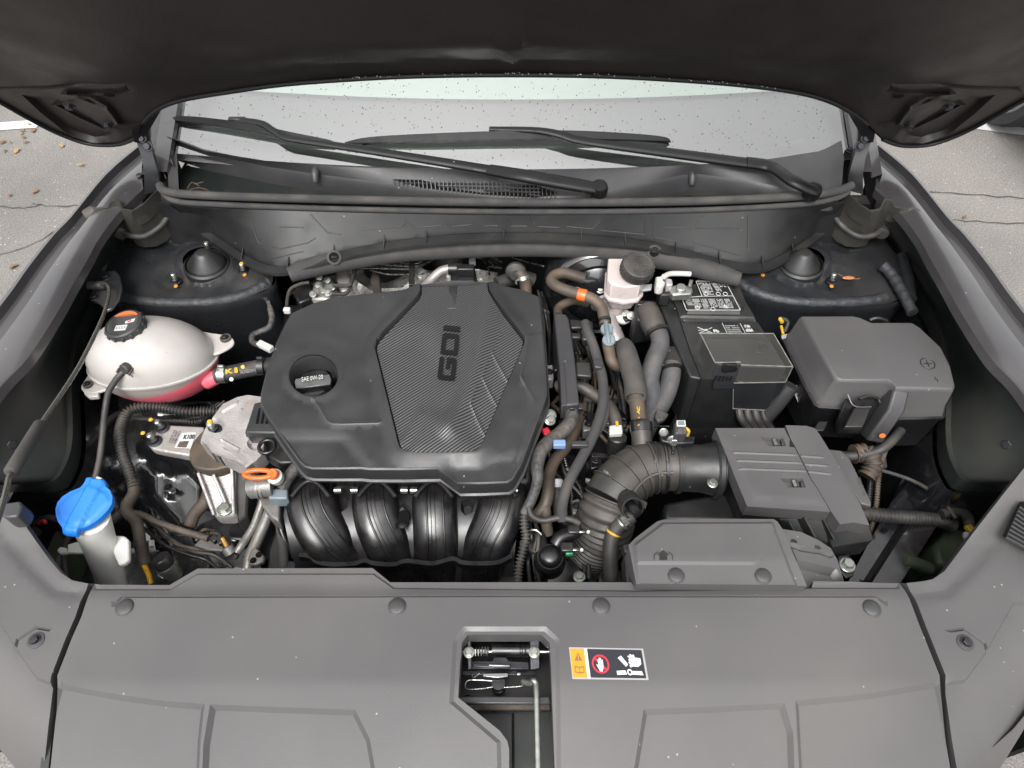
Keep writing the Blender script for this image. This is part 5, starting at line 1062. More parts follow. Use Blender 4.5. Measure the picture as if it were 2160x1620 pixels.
# overflow / washer tube from the tank nipple
vh = thing('vent_hose', 'thin black vent hose from the coolant tank nipple down to the washer cap', 'hose', P(230, 880, .85))
g = Geo(); g.tube([(268, 776, .972), (252, 792, .966), (240, 808, .955), (228, 830, .94), (221, 870, .92), (216, 920, .90), (210, 970, .88), (201, 1010, .86)], .0056, 12, n=8); g.make('hose', 'rubber', vh, smooth=80)
g = Geo(); g.lathe([(.008, 0), (.0105, .003), (.0105, .012), (.008, .014), (0, .014)], P(272, 772, .975), (-.35, -.9, .25), 16); o = g.make('clamp', 'rubber', vh)
for a in ((252, 776, 246, 786), (276, 790, 280, 796), (262, 768, 240, 776), (280, 776, 272, 792)):
    g = Geo(); g.bar(P(a[0], a[1], .976), P(a[2], a[3], .972), .003, .003); g.make('clamp_ear', 'rubber', o)
# outlet hose with clamps
oh = thing('coolant_hose', 'short black coolant hose with silver spring clamp right of the coolant tank', 'hose', P(510, 785, .86))
g = Geo(); g.tube([(455, 792, .888), (480, 788, .89), (520, 780, .89), (560, 772, .885), (580, 768, .88)], .0155, 20); hz = g.make('hose', 'rubber', oh, smooth=80)
for x, y, w in ((470, 790, .007), (552, 773, .006)):
    g = Geo(); g.lathe([(.0162, -w), (.0172, -w), (.0172, w), (.0162, w)], P(x, y, .8905), (1, .05, 0), 24); k = g.make('clamp', 'zinc' if x < 500 else 'plastic_black', oh); g = Geo(); g.box(P(x - 4, y - 16, .912), (.012, .005, .010)); g.make('clamp_ear', 'zinc' if x < 500 else 'plastic_black', k, bevel=.001)
for x, y, r, m in ((488, 800, .004, 'white'), (512, 777, .004, 'yellow_mark')):
    g = Geo(); g.lathe([(r, 0), (0, .0006)], P(x, y - 3, .9058) if y < 780 else P(x, y, .899), (0, -.6, .8), 10); g.make('paint_dot', m, hz)
g = Geo(); w = [P(476, 789, .904), P(492, 787, .904), P(475, 779, .906)]; text(g, 'K', w[0], w[1] - w[0], w[2] - w[0], .0003, True); w = [P(495, 787, .9055), P(502, 786, .9055), P(494, 776, .906)]; text(g, 'I', w[0], w[1] - w[0], w[2] - w[0], .0003); g.make('lettering', 'yellow_mark', hz)
g = Geo(); w = [P(508, 789, .901), P(540, 783, .901), P(507, 783, .903)]; text(g, 'HCXA2U7P/12', w[0], w[1] - w[0], w[2] - w[0], .0002); g.make('lettering', 'letter_grey', hz)
# strut tower side connector + cable
cn = thing('sensor_cable', 'taped sensor cable with white plug beside the left strut tower', 'cable', P(560, 700, .88))
g = Geo(); g.tube([(570, 650, .90), (574, 672, .895), (568, 690, .89), (548, 700, .885), (533, 708, .885), (534, 722, .885), (550, 728, .888)], .0065, 12); g.make('cable', 'tape', cn, smooth=80)
a, b = P(546, 724, .89), P(574, 738, .893); g = Geo(); g.bar(a, b, .014, .012); g.make('plug', 'white_plastic', cn, bevel=.002)
g = Geo(); g.bar(P(565, 636, .90), P(573, 656, .90), .008, .006); g.make('metal_tab', 'zinc', cn, bevel=.001)
# ================================================================== WASHER FILLER
wf = thing('washer_filler', 'bright blue washer fluid cap on a white translucent filler neck', 'washer filler', P(235, 1200, .7))
nk = [[(148, 1115, .925), (160, 1098, .925), (190, 1075, .925), (222, 1060, .925), (238, 1075, .92), (238, 1090, .915), (222, 1108, .915), (190, 1124, .915), (160, 1132, .915)]]
def ringp(c, rx, ry, z, n=20, rot=0): return [P(c[0] + rx * math.cos(t) * math.cos(rot) - ry * math.sin(t) * math.sin(rot), c[1] + rx * math.cos(t) * math.sin(rot) + ry * math.sin(t) * math.cos(rot), z) for t in (2 * math.pi * k / n for k in range(n))]
g = Geo(); g.loft([ringp((190, 1090), 45, 36, .925, rot=-.45), ringp((196, 1112), 43, 30, .90, rot=-.3), ringp((206, 1140), 40, 26, .87, rot=-.2), ringp((216, 1170), 37, 24, .84, rot=-.1), ringp((228, 1205), 35, 22, .80), ringp((240, 1250), 34, 22, .75), ringp((250, 1290), 33, 22, .71)], True, True); nk = g.make('neck', 'washer_white', wf, smooth=60)
g = Geo(); g.slab([(238, 1128), (262, 1130), (271, 1138), (272, 1180), (262, 1188), (250, 1192), (238, 1166)], .865, .012); g.make('rib', 'washer_white', nk, bevel=.003)
g = Geo(); g.slab([(142, 1148), (162, 1142), (176, 1152), (176, 1166), (142, 1166)], .862, .008); g.make('rib', 'washer_white', nk, bevel=.002)
g = Geo(); g.slab([(118, 1160), (126, 1152), (140, 1155), (142, 1166), (126, 1168)], .85, .01); g.make('rib', 'washer_white', nk, bevel=.003)
capo = [(192, 1007), (219, 1011), (224, 1018), (222, 1026), (232, 1034), (237, 1048), (236, 1062), (229, 1074), (216, 1088), (203, 1099), (186, 1110), (168, 1117), (165, 1124), (161, 1128), (133, 1125), (131, 1112), (122, 1100), (118, 1088), (117, 1074), (121, 1060), (131, 1048), (146, 1038), (170, 1028), (178, 1018), (182, 1008)]
g = Geo(); zf = lambda X, Y: .945 + .010 * np.clip((1090 - Y) / 80, -1, 1); f = [dict(t='plateau', pts=[(196, 1010), (224, 1014), (165, 1126), (134, 1122)], w=7, h=.006), dict(t='plateau', pts=[(186, 1026), (225, 1042), (231, 1058), (190, 1100), (160, 1112), (128, 1096), (123, 1070), (150, 1044)], w=8, h=.002)]
g.relief(capo, zf, 5, feats=f, skirt=.010); cp_ = g.make('blue_cap', 'blue_cap', wf, smooth=45)
g = Geo(); w = [P(196, 1064, .9545), P(180, 1030, .956), P(188, 1072, .9545)]
g.tube([(205, 1008, .955), (214, 1012, .955)], .003); g.make('hinge_pin', 'white_plastic', wf)
g = Geo(); g.tube([(146, 1130, .84), (137, 1160, .83), (137, 1200, .82), (148, 1245, .80)], .0055, 12); tag(g.make('washer_hose', 'rubber'), 'thin black hose dropping beside the washer filler neck', 'hose')
# ================================================================== LEFT HARNESS
lh = thing('wiring_harness', 'corrugated black harness curling below the coolant tank, dirty taped branch with yellow end', 'harness', P(280, 1000, .8))
g = Geo(); g.tube([(500, 868, .80), (478, 868, .82), (430, 868, .83), (389, 868, .84), (340, 859, .85), (300, 857, .86), (272, 868, .86), (258, 890, .86), (253, 925, .86), (261, 965, .85), (275, 1000, .84), (283, 1030, .83)], .0088, 14, corr=(.0062, .0040), n=10); g.make('corrugated_tube', 'rubber', lh, smooth=80)
g = Geo(); g.tube([(282, 1015, .832), (282, 1040, .825), (268, 1066, .82), (270, 1082, .815), (286, 1098, .81), (293, 1125, .80), (296, 1150, .79), (304, 1180, .78), (308, 1192, .775)], .0105, 14); g.make('taped_tube', 'harness_dirty', lh, smooth=80)
g = Geo(); g.tube([(276, 1082, .815), (300, 1086, .81), (335, 1102, .80), (380, 1118, .79), (420, 1130, .785), (440, 1136, .785)], .0062, 12); g.make('branch', 'harness_dirty', lh, smooth=80)
g = Geo(); g.tube([(268, 1072, .815), (254, 1084, .81), (240, 1096, .80)], .0075, 12, corr=(.004, .002)); g.make('branch', 'rubber', lh)
g = Geo(); g.tube([(302, 1188, .78), (308, 1200, .78), (314, 1214, .78), (319, 1232, .775)], .0048, 10); g.make('yellow_tape', 'yellow', lh, smooth=80)
g = Geo(); g.lathe([(.012, -.006), (.013, -.005), (.013, .005), (.012, .006)], P(292, 1147, .79), (.2, -1, -.6), 20); g.make('clamp', 'plastic_mid', lh)
for a, b in (((448, 1134), (458, 1142)), ((462, 1132), (470, 1148))): g = Geo(); g.bar(P(*a, .79), P(*b, .79), .012, .012); g.make('connector', 'plastic_black', lh, bevel=.002)
for pl, lb in (([(178, 850, .8), (180, 880, .78), (190, 920, .76), (176, 950, .76), (186, 990, .75), (200, 1010, .74)], 'thin black cable snaking down to the back of the blue washer cap'), ([(150, 850, .85), (160, 910, .8), (172, 960, .78), (190, 1000, .76)], 'thin black cable hugging the edge of the left side shield'), ([(230, 900, .75), (190, 925, .75), (172, 945, .75)], 'short thin cable crossing toward the corrugated harness')):
    g = Geo(); g.tube(pl, .0035, 8); tag(g.make('thin_cable', 'rubber'), lb, 'cable')
g = Geo(); g.tube([(65, 1105, .8), (100, 1092, .82), (120, 1096, .82)], .006); g.tube([(62, 1112, .80), (80, 1125, .80)], .007); bw = tag(g.make('headlamp_wires', 'rubber'), 'dark headlamp wires in the gap at the left corner', 'wires')
g = Geo(); g.tube([(82, 1104, .825), (92, 1098, .835), (97, 1104, .83)], .003, 8); tag(g.make('red_wire', 'red'), 'short red wire loop on the left headlamp wires', 'wire')
# ================================================================== ENGINE MOUNT
em = thing('engine_mount', 'cast aluminium engine mount with brown rubber block and K100 sticker', 'engine mount', P(450, 950, .75))
g = Geo(); tp = L([(333, 897), (352, 896), (430, 900), (438, 935), (397, 961), (345, 952), (322, 947), (313, 938), (314, 928), (326, 920)], .865); g.loft([tp, down(tp, .012, .001), down(tp, .022, -.002)], True, True); arm = g.make('body_arm', 'aluminium', em, bevel=.003)
for x, y in ((344, 903), (328, 931)):
    p = P(x, y, .866); stud(p, .0078, arm, (-.12, -.05, 1)); g = Geo(); g.lathe([(.0045, 0), (.003, .002), (0, .002)], p + Vector((-.012, 0, .028)), seg=8); g.make('paint_mark', 'yellow_mark', arm)
g = Geo(); q = L([(384, 913), (414, 912), (402, 946), (368, 944)], .8665); g.add(q, [(0, 1, 2, 3)]); stk = g.make('sticker', 'white', arm)
g = Geo(); text_px(g, 'K100', (386, 927), (409, 926), (389, 917), .8668, .0002, True); g.make('lettering', 'ink', stk)
g = Geo(); q = L([(379, 931), (399, 930), (393, 944), (373, 943)], .8668); g.add(q, [(0, 1, 2, 3)]); g.make('brown_print', 'harness_dirty', stk)
g = Geo()
for k, s_ in enumerate(('21810 N9', '100 2W ', '038 HK1')): text_px(g, s_, (360 + k * 5.5 - 2, 934 + k), (370 + k * 5.5, 908 + k), (357 + k * 5.5 - 2, 933 + k), .8665, .0002)
g.make('lettering', 'ink', arm)
g = Geo(); rb = [(436, 900), (455, 885), (470, 905), (500, 935), (500, 968), (474, 985), (440, 990), (412, 984), (401, 967), (401, 948), (412, 926)]; tp = L(sm(rb, 3, True), .872); g.loft([down(tp, .045, -.004), down(tp, .038, .0), down(tp, .006, .002), tp], True, True); g.make('rubber_block', 'rubber_brown', em, bevel=.004)
def zb(X, Y): return .905 + .0 * X
g = Geo(); br = [(522, 833), (500, 838), (470, 852), (436, 897), (424, 926), (423, 934), (447, 955), (490, 975), (520, 986), (540, 972), (556, 955), (556, 925), (540, 905), (565, 860), (560, 838)]
g.relief(br, zb, 7, feats=[dict(t='plateau', pts=[(438, 925), (450, 925), (485, 945), (520, 975), (515, 982), (440, 950), (428, 932)], w=5, h=-.01), dict(t='groove', pts=[(458, 930), (468, 928), (505, 948), (500, 956), (470, 943), (458, 930)], w=3, h=.003), dict(t='groove', pts=[(470, 868), (500, 850)], w=4, h=.004), dict(t='plateau', pts=[(455 + 17 * math.cos(t), 897 + 14 * math.sin(t)) for t in (k * .52 for k in range(12))], w=5, h=-.008), dict(t='plateau', pts=[(539 + 16 * math.cos(t), 935 + 13 * math.sin(t)) for t in (k * .52 for k in range(12))], w=5, h=-.012)], skirt=.035)
bb = g.make('engine_bracket', 'aluminium', em, smooth=40)
g = Geo(); text_px(g, 'F11', (512, 868), (522, 850), (507, 866), .9055, .0008); g.make('lettering', 'aluminium', bb)
p = P(453, 908, .897); stud(p, .0085, bb, (-.05, -.05, 1)); g = Geo(); g.lathe([(.0055, 0), (.004, .004), (0, .005)], p + Vector((0, 0, .026)), seg=10); g.make('paint_mark', 'yellow_mark', bb)
g = Geo(); up_l = [P(414, 992, .86), P(494, 978, .86), P(497, 1000, .85), P(496, 1050, .82), P(498, 1086, .80), P(487, 1090, .798), P(458, 1090, .798), P(448, 1082, .80), P(430, 1035, .83)]
g.loft([down(up_l, .03), up_l], True, True); sl = g.make('strut', 'aluminium', em, bevel=.003)
for a, b in (((418, 996, .86), (452, 1086, .802)), ((490, 984, .862), (494, 1084, .802)), ((450, 1000, .856), (476, 1060, .82))):
    g = Geo(); g.bar(P(*a), P(*b), .006, .010); g.make('rib', 'aluminium', sl, bevel=.002)
g = Geo(); g.lathe([(.015, 0), (.015, .004), (0, .004)], P(475, 1073, .805), seg=20); g.make('washer', 'zinc', sl); bolt(P(475, 1073, .810), .0105, sl)
g = Geo(); tp = [P(494, 978, .855), P(520, 992, .85), P(524, 1020, .83), P(520, 1090, .79), P(500, 1102, .785), P(498, 1050, .81)]; g.loft([down(tp, .06), tp], True, True); g.make('rubber_shield', 'rubber', em, bevel=.004)
g = Geo(); tp = L([(428, 1060), (540, 1100), (530, 1150), (400, 1140), (395, 1105)], .74); g.loft([down(tp, .2), tp], True, True); g.make('body_bracket', 'paint_black', em, bevel=.012)
g = Geo(); g.tube([(440, 1040, .78), (432, 1060, .78), (410, 1085, .77), (400, 1110, .76)], .012, 12); tag(g.make('brown_hose', 'harness_dirty'), 'dirty brown hose elbow below the engine mount strut', 'hose')
# dipstick
ds = thing('dipstick', 'orange plastic dipstick ring beside the front left of the engine cover', 'dipstick', P(552, 1000, .9))
g = Geo(); g.tube([tuple(P(545, 1000, .925) + Vector((math.cos(t) * .024, math.sin(t) * .008, 0))) for t in (2 * math.pi * k / 36 for k in range(37))], .0042, 12, raw=True); g.make('ring', 'orange', ds, smooth=80)
g = Geo(); g.lathe([(.009, -.012), (.009, .008), (.007, .010), (0, .010)], P(577, 1001, .918), (0, -.3, 1), 16); g.make('grip', 'orange', ds); g = Geo(); g.lathe([(.013, -.02), (.0135, -.004), (.010, -.002), (0, -.002)], P(577, 1003, .915), (0, -.3, 1), 18); g.make('tube_collar', 'white_plastic', ds)
# coolant elbow in cast aluminium
el = thing('water_outlet', 'cast aluminium water outlet elbow under the dipstick', 'coolant outlet', P(552, 1025, .85))
g = Geo(); g.tube([(530, 1030, .875), (552, 1026, .88), (575, 1024, .88)], .019, 20); g.make('elbow', 'alloy_grey', el, smooth=60)
for x in (548, 556): g = Geo(); g.lathe([(.0195, -.002), (.0215, -.002), (.0215, .002), (.0195, .002)], P(x, 1027, .878), (1, .02, 0), 24); g.make('ridge', 'alloy_grey', el)
g = Geo(); g.slab([(545, 1042), (590, 1044), (588, 1100), (570, 1090), (552, 1066)], .85, .04); g.make('foot', 'alloy_grey', el, bevel=.004); g = Geo(); g.slab([(566, 1030), (606, 1030), (606, 1052), (566, 1052)], .875, .03); g.make('sensor_plug', 'greyblue', el, bevel=.003)
# lifting eye
le = thing('lifting_eye', 'round black oil fill cam sensor ring between mount and engine cover', 'lifting eye', P(565, 940, .85))
g = Geo(); c_ = P(563, 942, .912); g.tube([tuple(c_ + Vector((math.cos(t) * .014, math.sin(t) * .014, 0))) for t in (2 * math.pi * k / 24 for k in range(25))], .0035, 10, raw=True); g.make('ring', 'plastic_gloss', le, smooth=80)
g = Geo(); g.slab([(545, 935), (560, 925), (590, 925), (620, 975), (590, 978), (560, 960)], .885, .03); g.make('bracket', 'plastic_black', le, bevel=.004)
# A/C lines
ac = thing('aircon_pipes', 'pair of aluminium air conditioning pipes with fitting left of the manifold', 'pipes', P(530, 1120, .75))
g = Geo(); g.tube([(556, 1050, .80), (548, 1075, .79), (535, 1110, .78), (520, 1135, .775), (510, 1150, .775), (500, 1165, .77)], .0075, 14); g.make('pipe', 'alloy_grey', ac, smooth=80)
g = Geo(); g.tube([(572, 1070, .79), (558, 1105, .78), (540, 1145, .77), (526, 1180, .765), (520, 1230, .75)], .0105, 14); g.make('pipe', 'alloy_grey', ac, smooth=80)
g = Geo(); g.lathe([(.011, -.008), (.011, .006), (.008, .008), (.008, .016), (0, .016)], P(483, 1160, .775), (-.5, .7, .6), 16); ft_ = g.make('fitting', 'alloy_grey', ac); g = Geo(); g.lathe([(.0065, 0), (.0065, .018), (0, .02)], P(478, 1152, .785), (-.4, .6, .6), 12); g.make('valve', 'copper', ft_)
g = Geo(); tp = L([(528, 1160), (538, 1152), (558, 1172), (556, 1184), (540, 1192), (524, 1190), (522, 1178)], .78); g.loft([down(tp, .012), tp], True, True); tr_ = g.make('flange_plate', 'alloy_grey', ac, bevel=.003)
for x, y in ((534, 1182), (546, 1170)): g = Geo(); g.lathe([(.006, 0), (.005, .0008), (0, .0008)], P(x, y, .7808), seg=14); g.make('flange_hole', 'black_void', tr_)
g = Geo(); g.slab([(430, 1130), (465, 1136), (470, 1162), (440, 1160), (410, 1150)], .765, .006); g.make('bracket', 'alloy_grey', ac, bevel=.001)
sp_ = thing('service_port_cap', 'black round service cap on a silver collar near the front left edge', 'cap', P(355, 1190, .8))
ax2 = Vector((-.35, .35, 1)); c_ = P(356, 1200, .80)
g = Geo(); g.lathe([(.015, -.02), (.016, .0), (.0175, .001), (.0175, .009), (.015, .010), (0, .010)], c_, ax2, 24); g.make('collar', 'zinc', sp_); g = Geo(); g.lathe([(.0165, .010), (.0165, .026), (.0145, .029), (.006, .029), (0, .028)], c_, ax2, 24); g.make('cap', 'plastic_black', sp_)
g = Geo(); g.slab([(338, 1202), (350, 1208), (344, 1222), (330, 1214)], .79, .008); g.make('bracket', 'zinc', sp_, bevel=.002)
g = Geo(); tp = L([(580, 1120), (600, 1120), (606, 1240), (560, 1240), (566, 1160)], .76); g.loft([down(tp, .05), tp], True, True); tag(g.make('sensor_housing', 'plastic_black', bevel=.004), 'black sensor housing between the pipes and the manifold', 'sensor')
g = Geo(); g.tube([(592, 1060, .80), (592, 1110, .79), (598, 1160, .78), (600, 1235, .76)], .009, 12); tag(g.make('vertical_hose', 'foam'), 'grey black hose running down the left side of the manifold', 'hose')
g = Geo(); g.tube([(634, 975, .90), (620, 992, .89), (606, 1010, .88), (596, 1030, .87)], .011, 12); tag(g.make('taped_cable', 'tape'), 'taped grey cable emerging under the front left of the engine cover', 'cable')
# ================================================================== BRAKE SYSTEM
bb_ = thing('brake_booster', 'large black brake booster disc behind the reservoir', 'brake booster', P(1265, 630, .8))
c_ = P(1262, 622, .875); ax = Vector((0, -1, .12))
g = Geo(); g.lathe([(.118, -.09), (.120, -.02), (.112, .0), (.105, .006), (.100, .002), (.085, .010), (.075, .006), (.060, .018), (.045, .022), (.03, .022), (0, .022)], c_, ax, 56); g.make('disc', 'paint_black', bb_, smooth=40)
for a in (2.6, 5.7):
    bolt(c_ + Vector((math.cos(a) * .06, -.02, math.sin(a) * .06)), .009, bb_, ax)
mc = thing('master_cylinder', 'cast metal brake master cylinder under the reservoir', 'master cylinder', P(1305, 650, .85))
g = Geo(); g.lathe([(.028, 0), (.028, .006), (.016, .008), (.016, .07), (.018, .071), (.018, .10), (.016, .104), (0, .104)], P(1272, 636, .90), (.25, -1, -.25), 24); g.make('cylinder', 'aluminium', mc, smooth=40)
g = Geo(); g.lathe([(.0175, 0), (.0175, .004), (.015, .006), (0, .006)], P(1314, 668, .895), (0, -.5, .9), 28); en_ = g.make('end_cap', 'aluminium', mc)
g = Geo(); tp = L([(1268, 600), (1284, 598), (1300, 640), (1334, 660), (1332, 672), (1320, 676), (1296, 652), (1272, 625)], .90); g.loft([down(tp, .012), tp], True, True); fl_ = g.make('flange', 'steel_dark', mc, bevel=.003)
for x, y in ((1266, 611), (1331, 666)): bolt(P(x, y, .905), .007, mc, (0, -.5, .8))
br_ = thing('brake_fluid_reservoir', 'pinkish white brake fluid reservoir with large black ribbed cap', 'reservoir', P(1315, 600, .92))
a0 = [(1284, 542), (1300, 538), (1362, 560), (1360, 585), (1352, 604), (1320, 608), (1292, 602), (1280, 590)]
g = Geo(); t1 = L([(1283, 545), (1320, 545), (1360, 565), (1360, 590), (1350, 602), (1320, 606), (1290, 600), (1281, 590)], 1.00)
mid = [P(1284, 600, .975), P(1318, 592, .975), P(1352, 594, .975), P(1360, 600, .97), P(1352, 612, .965), P(1322, 616, .965), P(1292, 612, .965), P(1281, 604, .97)]
g.loft([down(t1, .075, -.012), down(t1, .05, -.004), down(t1, .047, .003), down(t1, .04, .003), down(t1, .037, -.001), t1], True, True); rs = g.make('tank', 'brake_tank', br_, smooth=40, bevel=.003)
g = Geo(); g.lathe([(.022, -.02), (.022, .012), (0, .012)], P(1338, 572, 1.00), (.05, -.12, 1), 24); g.make('neck', 'brake_tank', br_)
axc = Vector((.12, -.18, 1)).normalized(); cc_ = P(1341, 573, 1.008); g = Geo(); g.lathe([(.030, -.002), (.0325, 0), (.0325, .019), (.031, .023), (.028, .0245), (.027, .0235), (0, .0235)], cc_, axc, 40); cpp = g.make('cap', 'rubber', br_)
Mx = frame(axc)
for k in range(22):
    a = 2 * math.pi * k / 22; g = Geo(); g.box(cc_ + Mx @ Vector((math.cos(a) * .0325, math.sin(a) * .0325, .010)), (.0025, .0045, .017), Mx @ Matrix.Rotation(a, 3, 'Z')); g.make('grip_rib', 'rubber', cpp)
g = Geo()
for k, s_ in enumerate(('WARNING', 'CLEAN FILLER CAP', 'BEFORE REMOVING', 'USE ONLY BRAKE', 'FLUID FROM A', 'SEALED CAN')):
    wd_ = (.012, .020, .022, .021, .017, .012)[k]; o = cc_ + axc * .0236 + Mx @ Vector((-wd_, .016 - k * .0068, 0)); text(g, s_, o, Mx @ Vector((wd_ * 2, 0, 0)), Mx @ Vector((0, .0042, 0)), .0004)
g.make('lettering', 'rubber', cpp)
g = Geo(); g.lathe([(.0135, -.05), (.0135, -.01), (.011, .02)], P(1306, 638, .93), (.05, -.12, 1), 20); g.make('outlet', 'brake_tank', br_)
g = Geo(); w = [P(1309, 616, .958), P(1342, 617, .958), P(1343, 624, .953), P(1308, 623, .953)]; g.add([p + Vector((0, -.004, .003)) for p in w], [(0, 1, 2, 3)]); g.make('level_sticker', 'label_grey', rs)
g = Geo(); g.slab([(1352, 600), (1376, 598), (1374, 610), (1354, 612)], .972, .006); g.make('sensor_plug', 'label_grey', br_, bevel=.002)
# ================================================================== BATTERY
bt = thing('battery', 'black car battery with white printed warnings and clamped terminal', 'battery', P(1500, 700, .75))
zb_ = .935
body = [(1386, 622), (1398, 606), (1420, 600), (1470, 592), (1552, 590), (1580, 640), (1610, 702), (1650, 800), (1460, 800), (1430, 740)]
def zbt(X, Y): return zb_ + 0 * X
g = Geo(); g.relief([(1408, 610), (1415, 606), (1468, 600), (1470, 589), (1554, 589), (1572, 635), (1592, 668), (1618, 712), (1660, 800), (1480, 800), (1455, 735), (1440, 690), (1428, 650)], zbt, 9, feats=[
    dict(t='plateau', pts=[(1466, 590), (1533, 590), (1567, 652), (1560, 661), (1450, 660), (1434, 628), (1478, 624)], w=5, h=.007),
    dict(t='groove', pts=[(1440, 668), (1590, 671)], w=3, h=.004), dict(t='groove', pts=[(1446, 677), (1600, 676)], w=3, h=-.006), dict(t='plateau', pts=[(1455, 684), (1470, 681), (1597, 684), (1604, 700), (1620, 760), (1470, 760)], w=6, h=.004)], skirt=.17); lid = g.make('case', 'plastic_dark', bt, smooth=40)
zt = zb_ + .0075
def outline_px(pts, w, z, nm, mat, par):
    n = len(pts)
    for i in range(n):
        g_.bar(P(*pts[i], z), P(*pts[(i + 1) % n], z), w, .0004)
g_ = Geo(); L1 = [(1468, 593), (1530, 593), (1562, 654), (1448, 654), (1438, 628), (1481, 625)]; outline_px(L1, .0014, zt, '', '', None); g_.bar(P(1481, 625, zt), P(1546, 624, zt), .001, .0004); g_.make('label_border', 'letter_white', lid)
def microtext(parent, quad, rows, z, mat='letter_white', h=.6, name='lettering', seed=1, gap=.12):
    # rows of tiny printed words too small to read in the photograph
    rnd = random.Random(seed); g = Geo(); a, b, c, d = [Vector((*p, 0)) for p in quad]
    for i in range(rows):
        v0 = (i + .5 - h / 2) / rows; v1 = (i + .5 + h / 2) / rows; u = 0
        while u < .97:
            l_ = rnd.uniform(.05, .16); e = min(1, u + l_)
            if rnd.random() > gap:
                vs = [a.lerp(b, x).lerp(d.lerp(c, x), y) for x, y in ((u, v0), (e, v0), (e, v1), (u, v1))]; k = len(g.v); g.add([P(p.x, p.y, z) for p in vs], [(0, 1, 2, 3)])
            u = e + .025
    o = g.make(name, mat, parent); return o
microtext(lid, [(1472, 596), (1497, 596), (1507, 622), (1485, 622)], 9, zt, seed=1, h=.5); microtext(lid, [(1500, 596), (1511, 596), (1524, 615), (1512, 615)], 6, zt, seed=2, h=.5); microtext(lid, [(1513, 596), (1527, 596), (1534, 606), (1520, 606)], 3, zt, seed=3, h=.5)
for i, (x0, x1, y1) in enumerate(((1443, 1456, 644), (1459, 1474, 650), (1477, 1490, 651), (1493, 1507, 648), (1510, 1524, 650), (1527, 1540, 650))):
    microtext(lid, [(x0, 630), (x1, 630), (x1 + 8, y1), (x0 + 8, y1)], 8, zt, seed=5 + i, h=.5)
for x, y in ((1489, 620), (1515, 620), (1530, 620), (1471, 649), (1504, 652)):
    g = Geo(); p = P(x, y, zt); g.tube([tuple(p + Vector((math.cos(t) * .0045, math.sin(t) * .0045, .0002))) for t in (2 * math.pi * k / 14 for k in range(15))], .0007, 4, raw=True); g.make('warning_icon', 'letter_white', lid)
for x in (1525, 1532): g = Geo(); g.add([P(x - 7, 650, zt), P(x + 5, 650, zt), P(x - 4, 641, zt)], [(0, 1, 2)]); g.make('warning_icon', 'letter_white', lid) if x == 1532 else None
z2 = zb_ + .0045
g = Geo(); g.bar(P(1471, 690, z2), P(1502, 702, z2), .0014, .0004); g.bar(P(1502, 691, z2), P(1474, 703, z2), .0014, .0004); g.bar(P(1473, 697, z2), P(1496, 694, z2), .0014, .0004); g.bar(P(1475, 703, z2), P(1496, 702, z2), .0014, .0004); g.make('crossed_bin_icon', 'letter_white', lid)
g = Geo(); text_px(g, 'Pb', (1506, 702), (1518, 702), (1504, 695), z2, .0002, True); g.make('lettering', 'letter_white', lid)
g = Geo()
for a, b in (((1523, 681), (1534, 703)), ((1561, 682), (1572, 702))): g.bar(P(*a, z2), P(*b, z2), .001, .0004)
g.make('label_line', 'letter_white', lid); microtext(lid, [(1528, 685), (1556, 685), (1565, 702), (1536, 702)], 4, z2, 'letter_grey', seed=30); 
g = Geo(); text_px(g, '12V 68Ah', (1571, 691), (1583, 691), (1569, 685), z2, .0002, True); text_px(g, '600A', (1574, 700), (1590, 700), (1572, 693), z2, .0002, True); g.make('lettering', 'letter_white', lid)
# negative terminal clamp
tm = thing('battery_terminal', 'silver negative battery terminal clamp with white sensor plug and braided wire', 'terminal', P(1425, 605, .93))
g = Geo(); tp = L([(1411, 606), (1424, 600), (1440, 603), (1446, 602), (1460, 604), (1462, 612), (1458, 620), (1420, 622), (1412, 614)], .972); g.loft([down(tp, .018), tp], True, True); g.make('clamp', 'zinc', tm, bevel=.003)
g = Geo(); g.lathe([(.0105, -.004), (.0105, .004), (.009, .006), (0, .006)], P(1436, 609, .972), (0, 0, 1), 20); g.make('post', 'zinc', tm); g = Geo(); g.lathe([(.004, 0), (.004, .012), (0, .013)], P(1455, 603, .975), (.1, .3, 1), 10); g.make('clamp_bolt', 'zinc', tm)
g = Geo(); tp = L([(1383, 583), (1398, 581), (1402, 600), (1394, 604), (1384, 601)], .99); g.loft([down(tp, .025), tp], True, True); g.make('sensor_plug', 'white_plastic', tm, bevel=.003)
g = Geo(); tp = L([(1402, 585), (1418, 588), (1420, 600), (1406, 602)], .985); g.loft([down(tp, .02), tp], True, True); g.make('sensor_body', 'aluminium', tm, bevel=.003)
g = Geo(); tp = L([(1392, 612), (1394, 604), (1412, 604), (1414, 622), (1394, 622)], .965); g.loft([down(tp, .03, .002), tp], True, True); g.make('sensor_block', 'plastic_dark', tm, bevel=.003); g = Geo(); g.lathe([(.004, 0), (.004, .008), (0, .01)], P(1399, 602, .968), seg=10); g.make('white_pin', 'white', tm)
g = Geo(); g.tube([(1400, 584, .99), (1412, 578, .985), (1430, 577, .98), (1456, 578, .975)], .0055, 12); g.make('ground_wire', 'white_plastic', tm, smooth=80); g = Geo(); g.slab([(1415, 618), (1424, 618), (1424, 624), (1416, 624)], .958, .004); g.make('copper_edge', 'copper', tm)
# ground bolt on the bulkhead right of battery
gb = thing('ground_bolt', 'silver ground bolt with large washer behind the battery', 'bolt', P(1538, 580, .93))
g = Geo(); g.lathe([(.014, 0), (.014, .003), (.009, .005), (.009, .008), (0, .008)], P(1536, 582, .945), (0, -.7, .6), 20); g.make('washer', 'aluminium', gb); bolt(P(1539, 577, .955), .007, gb, (0, -.7, .6))
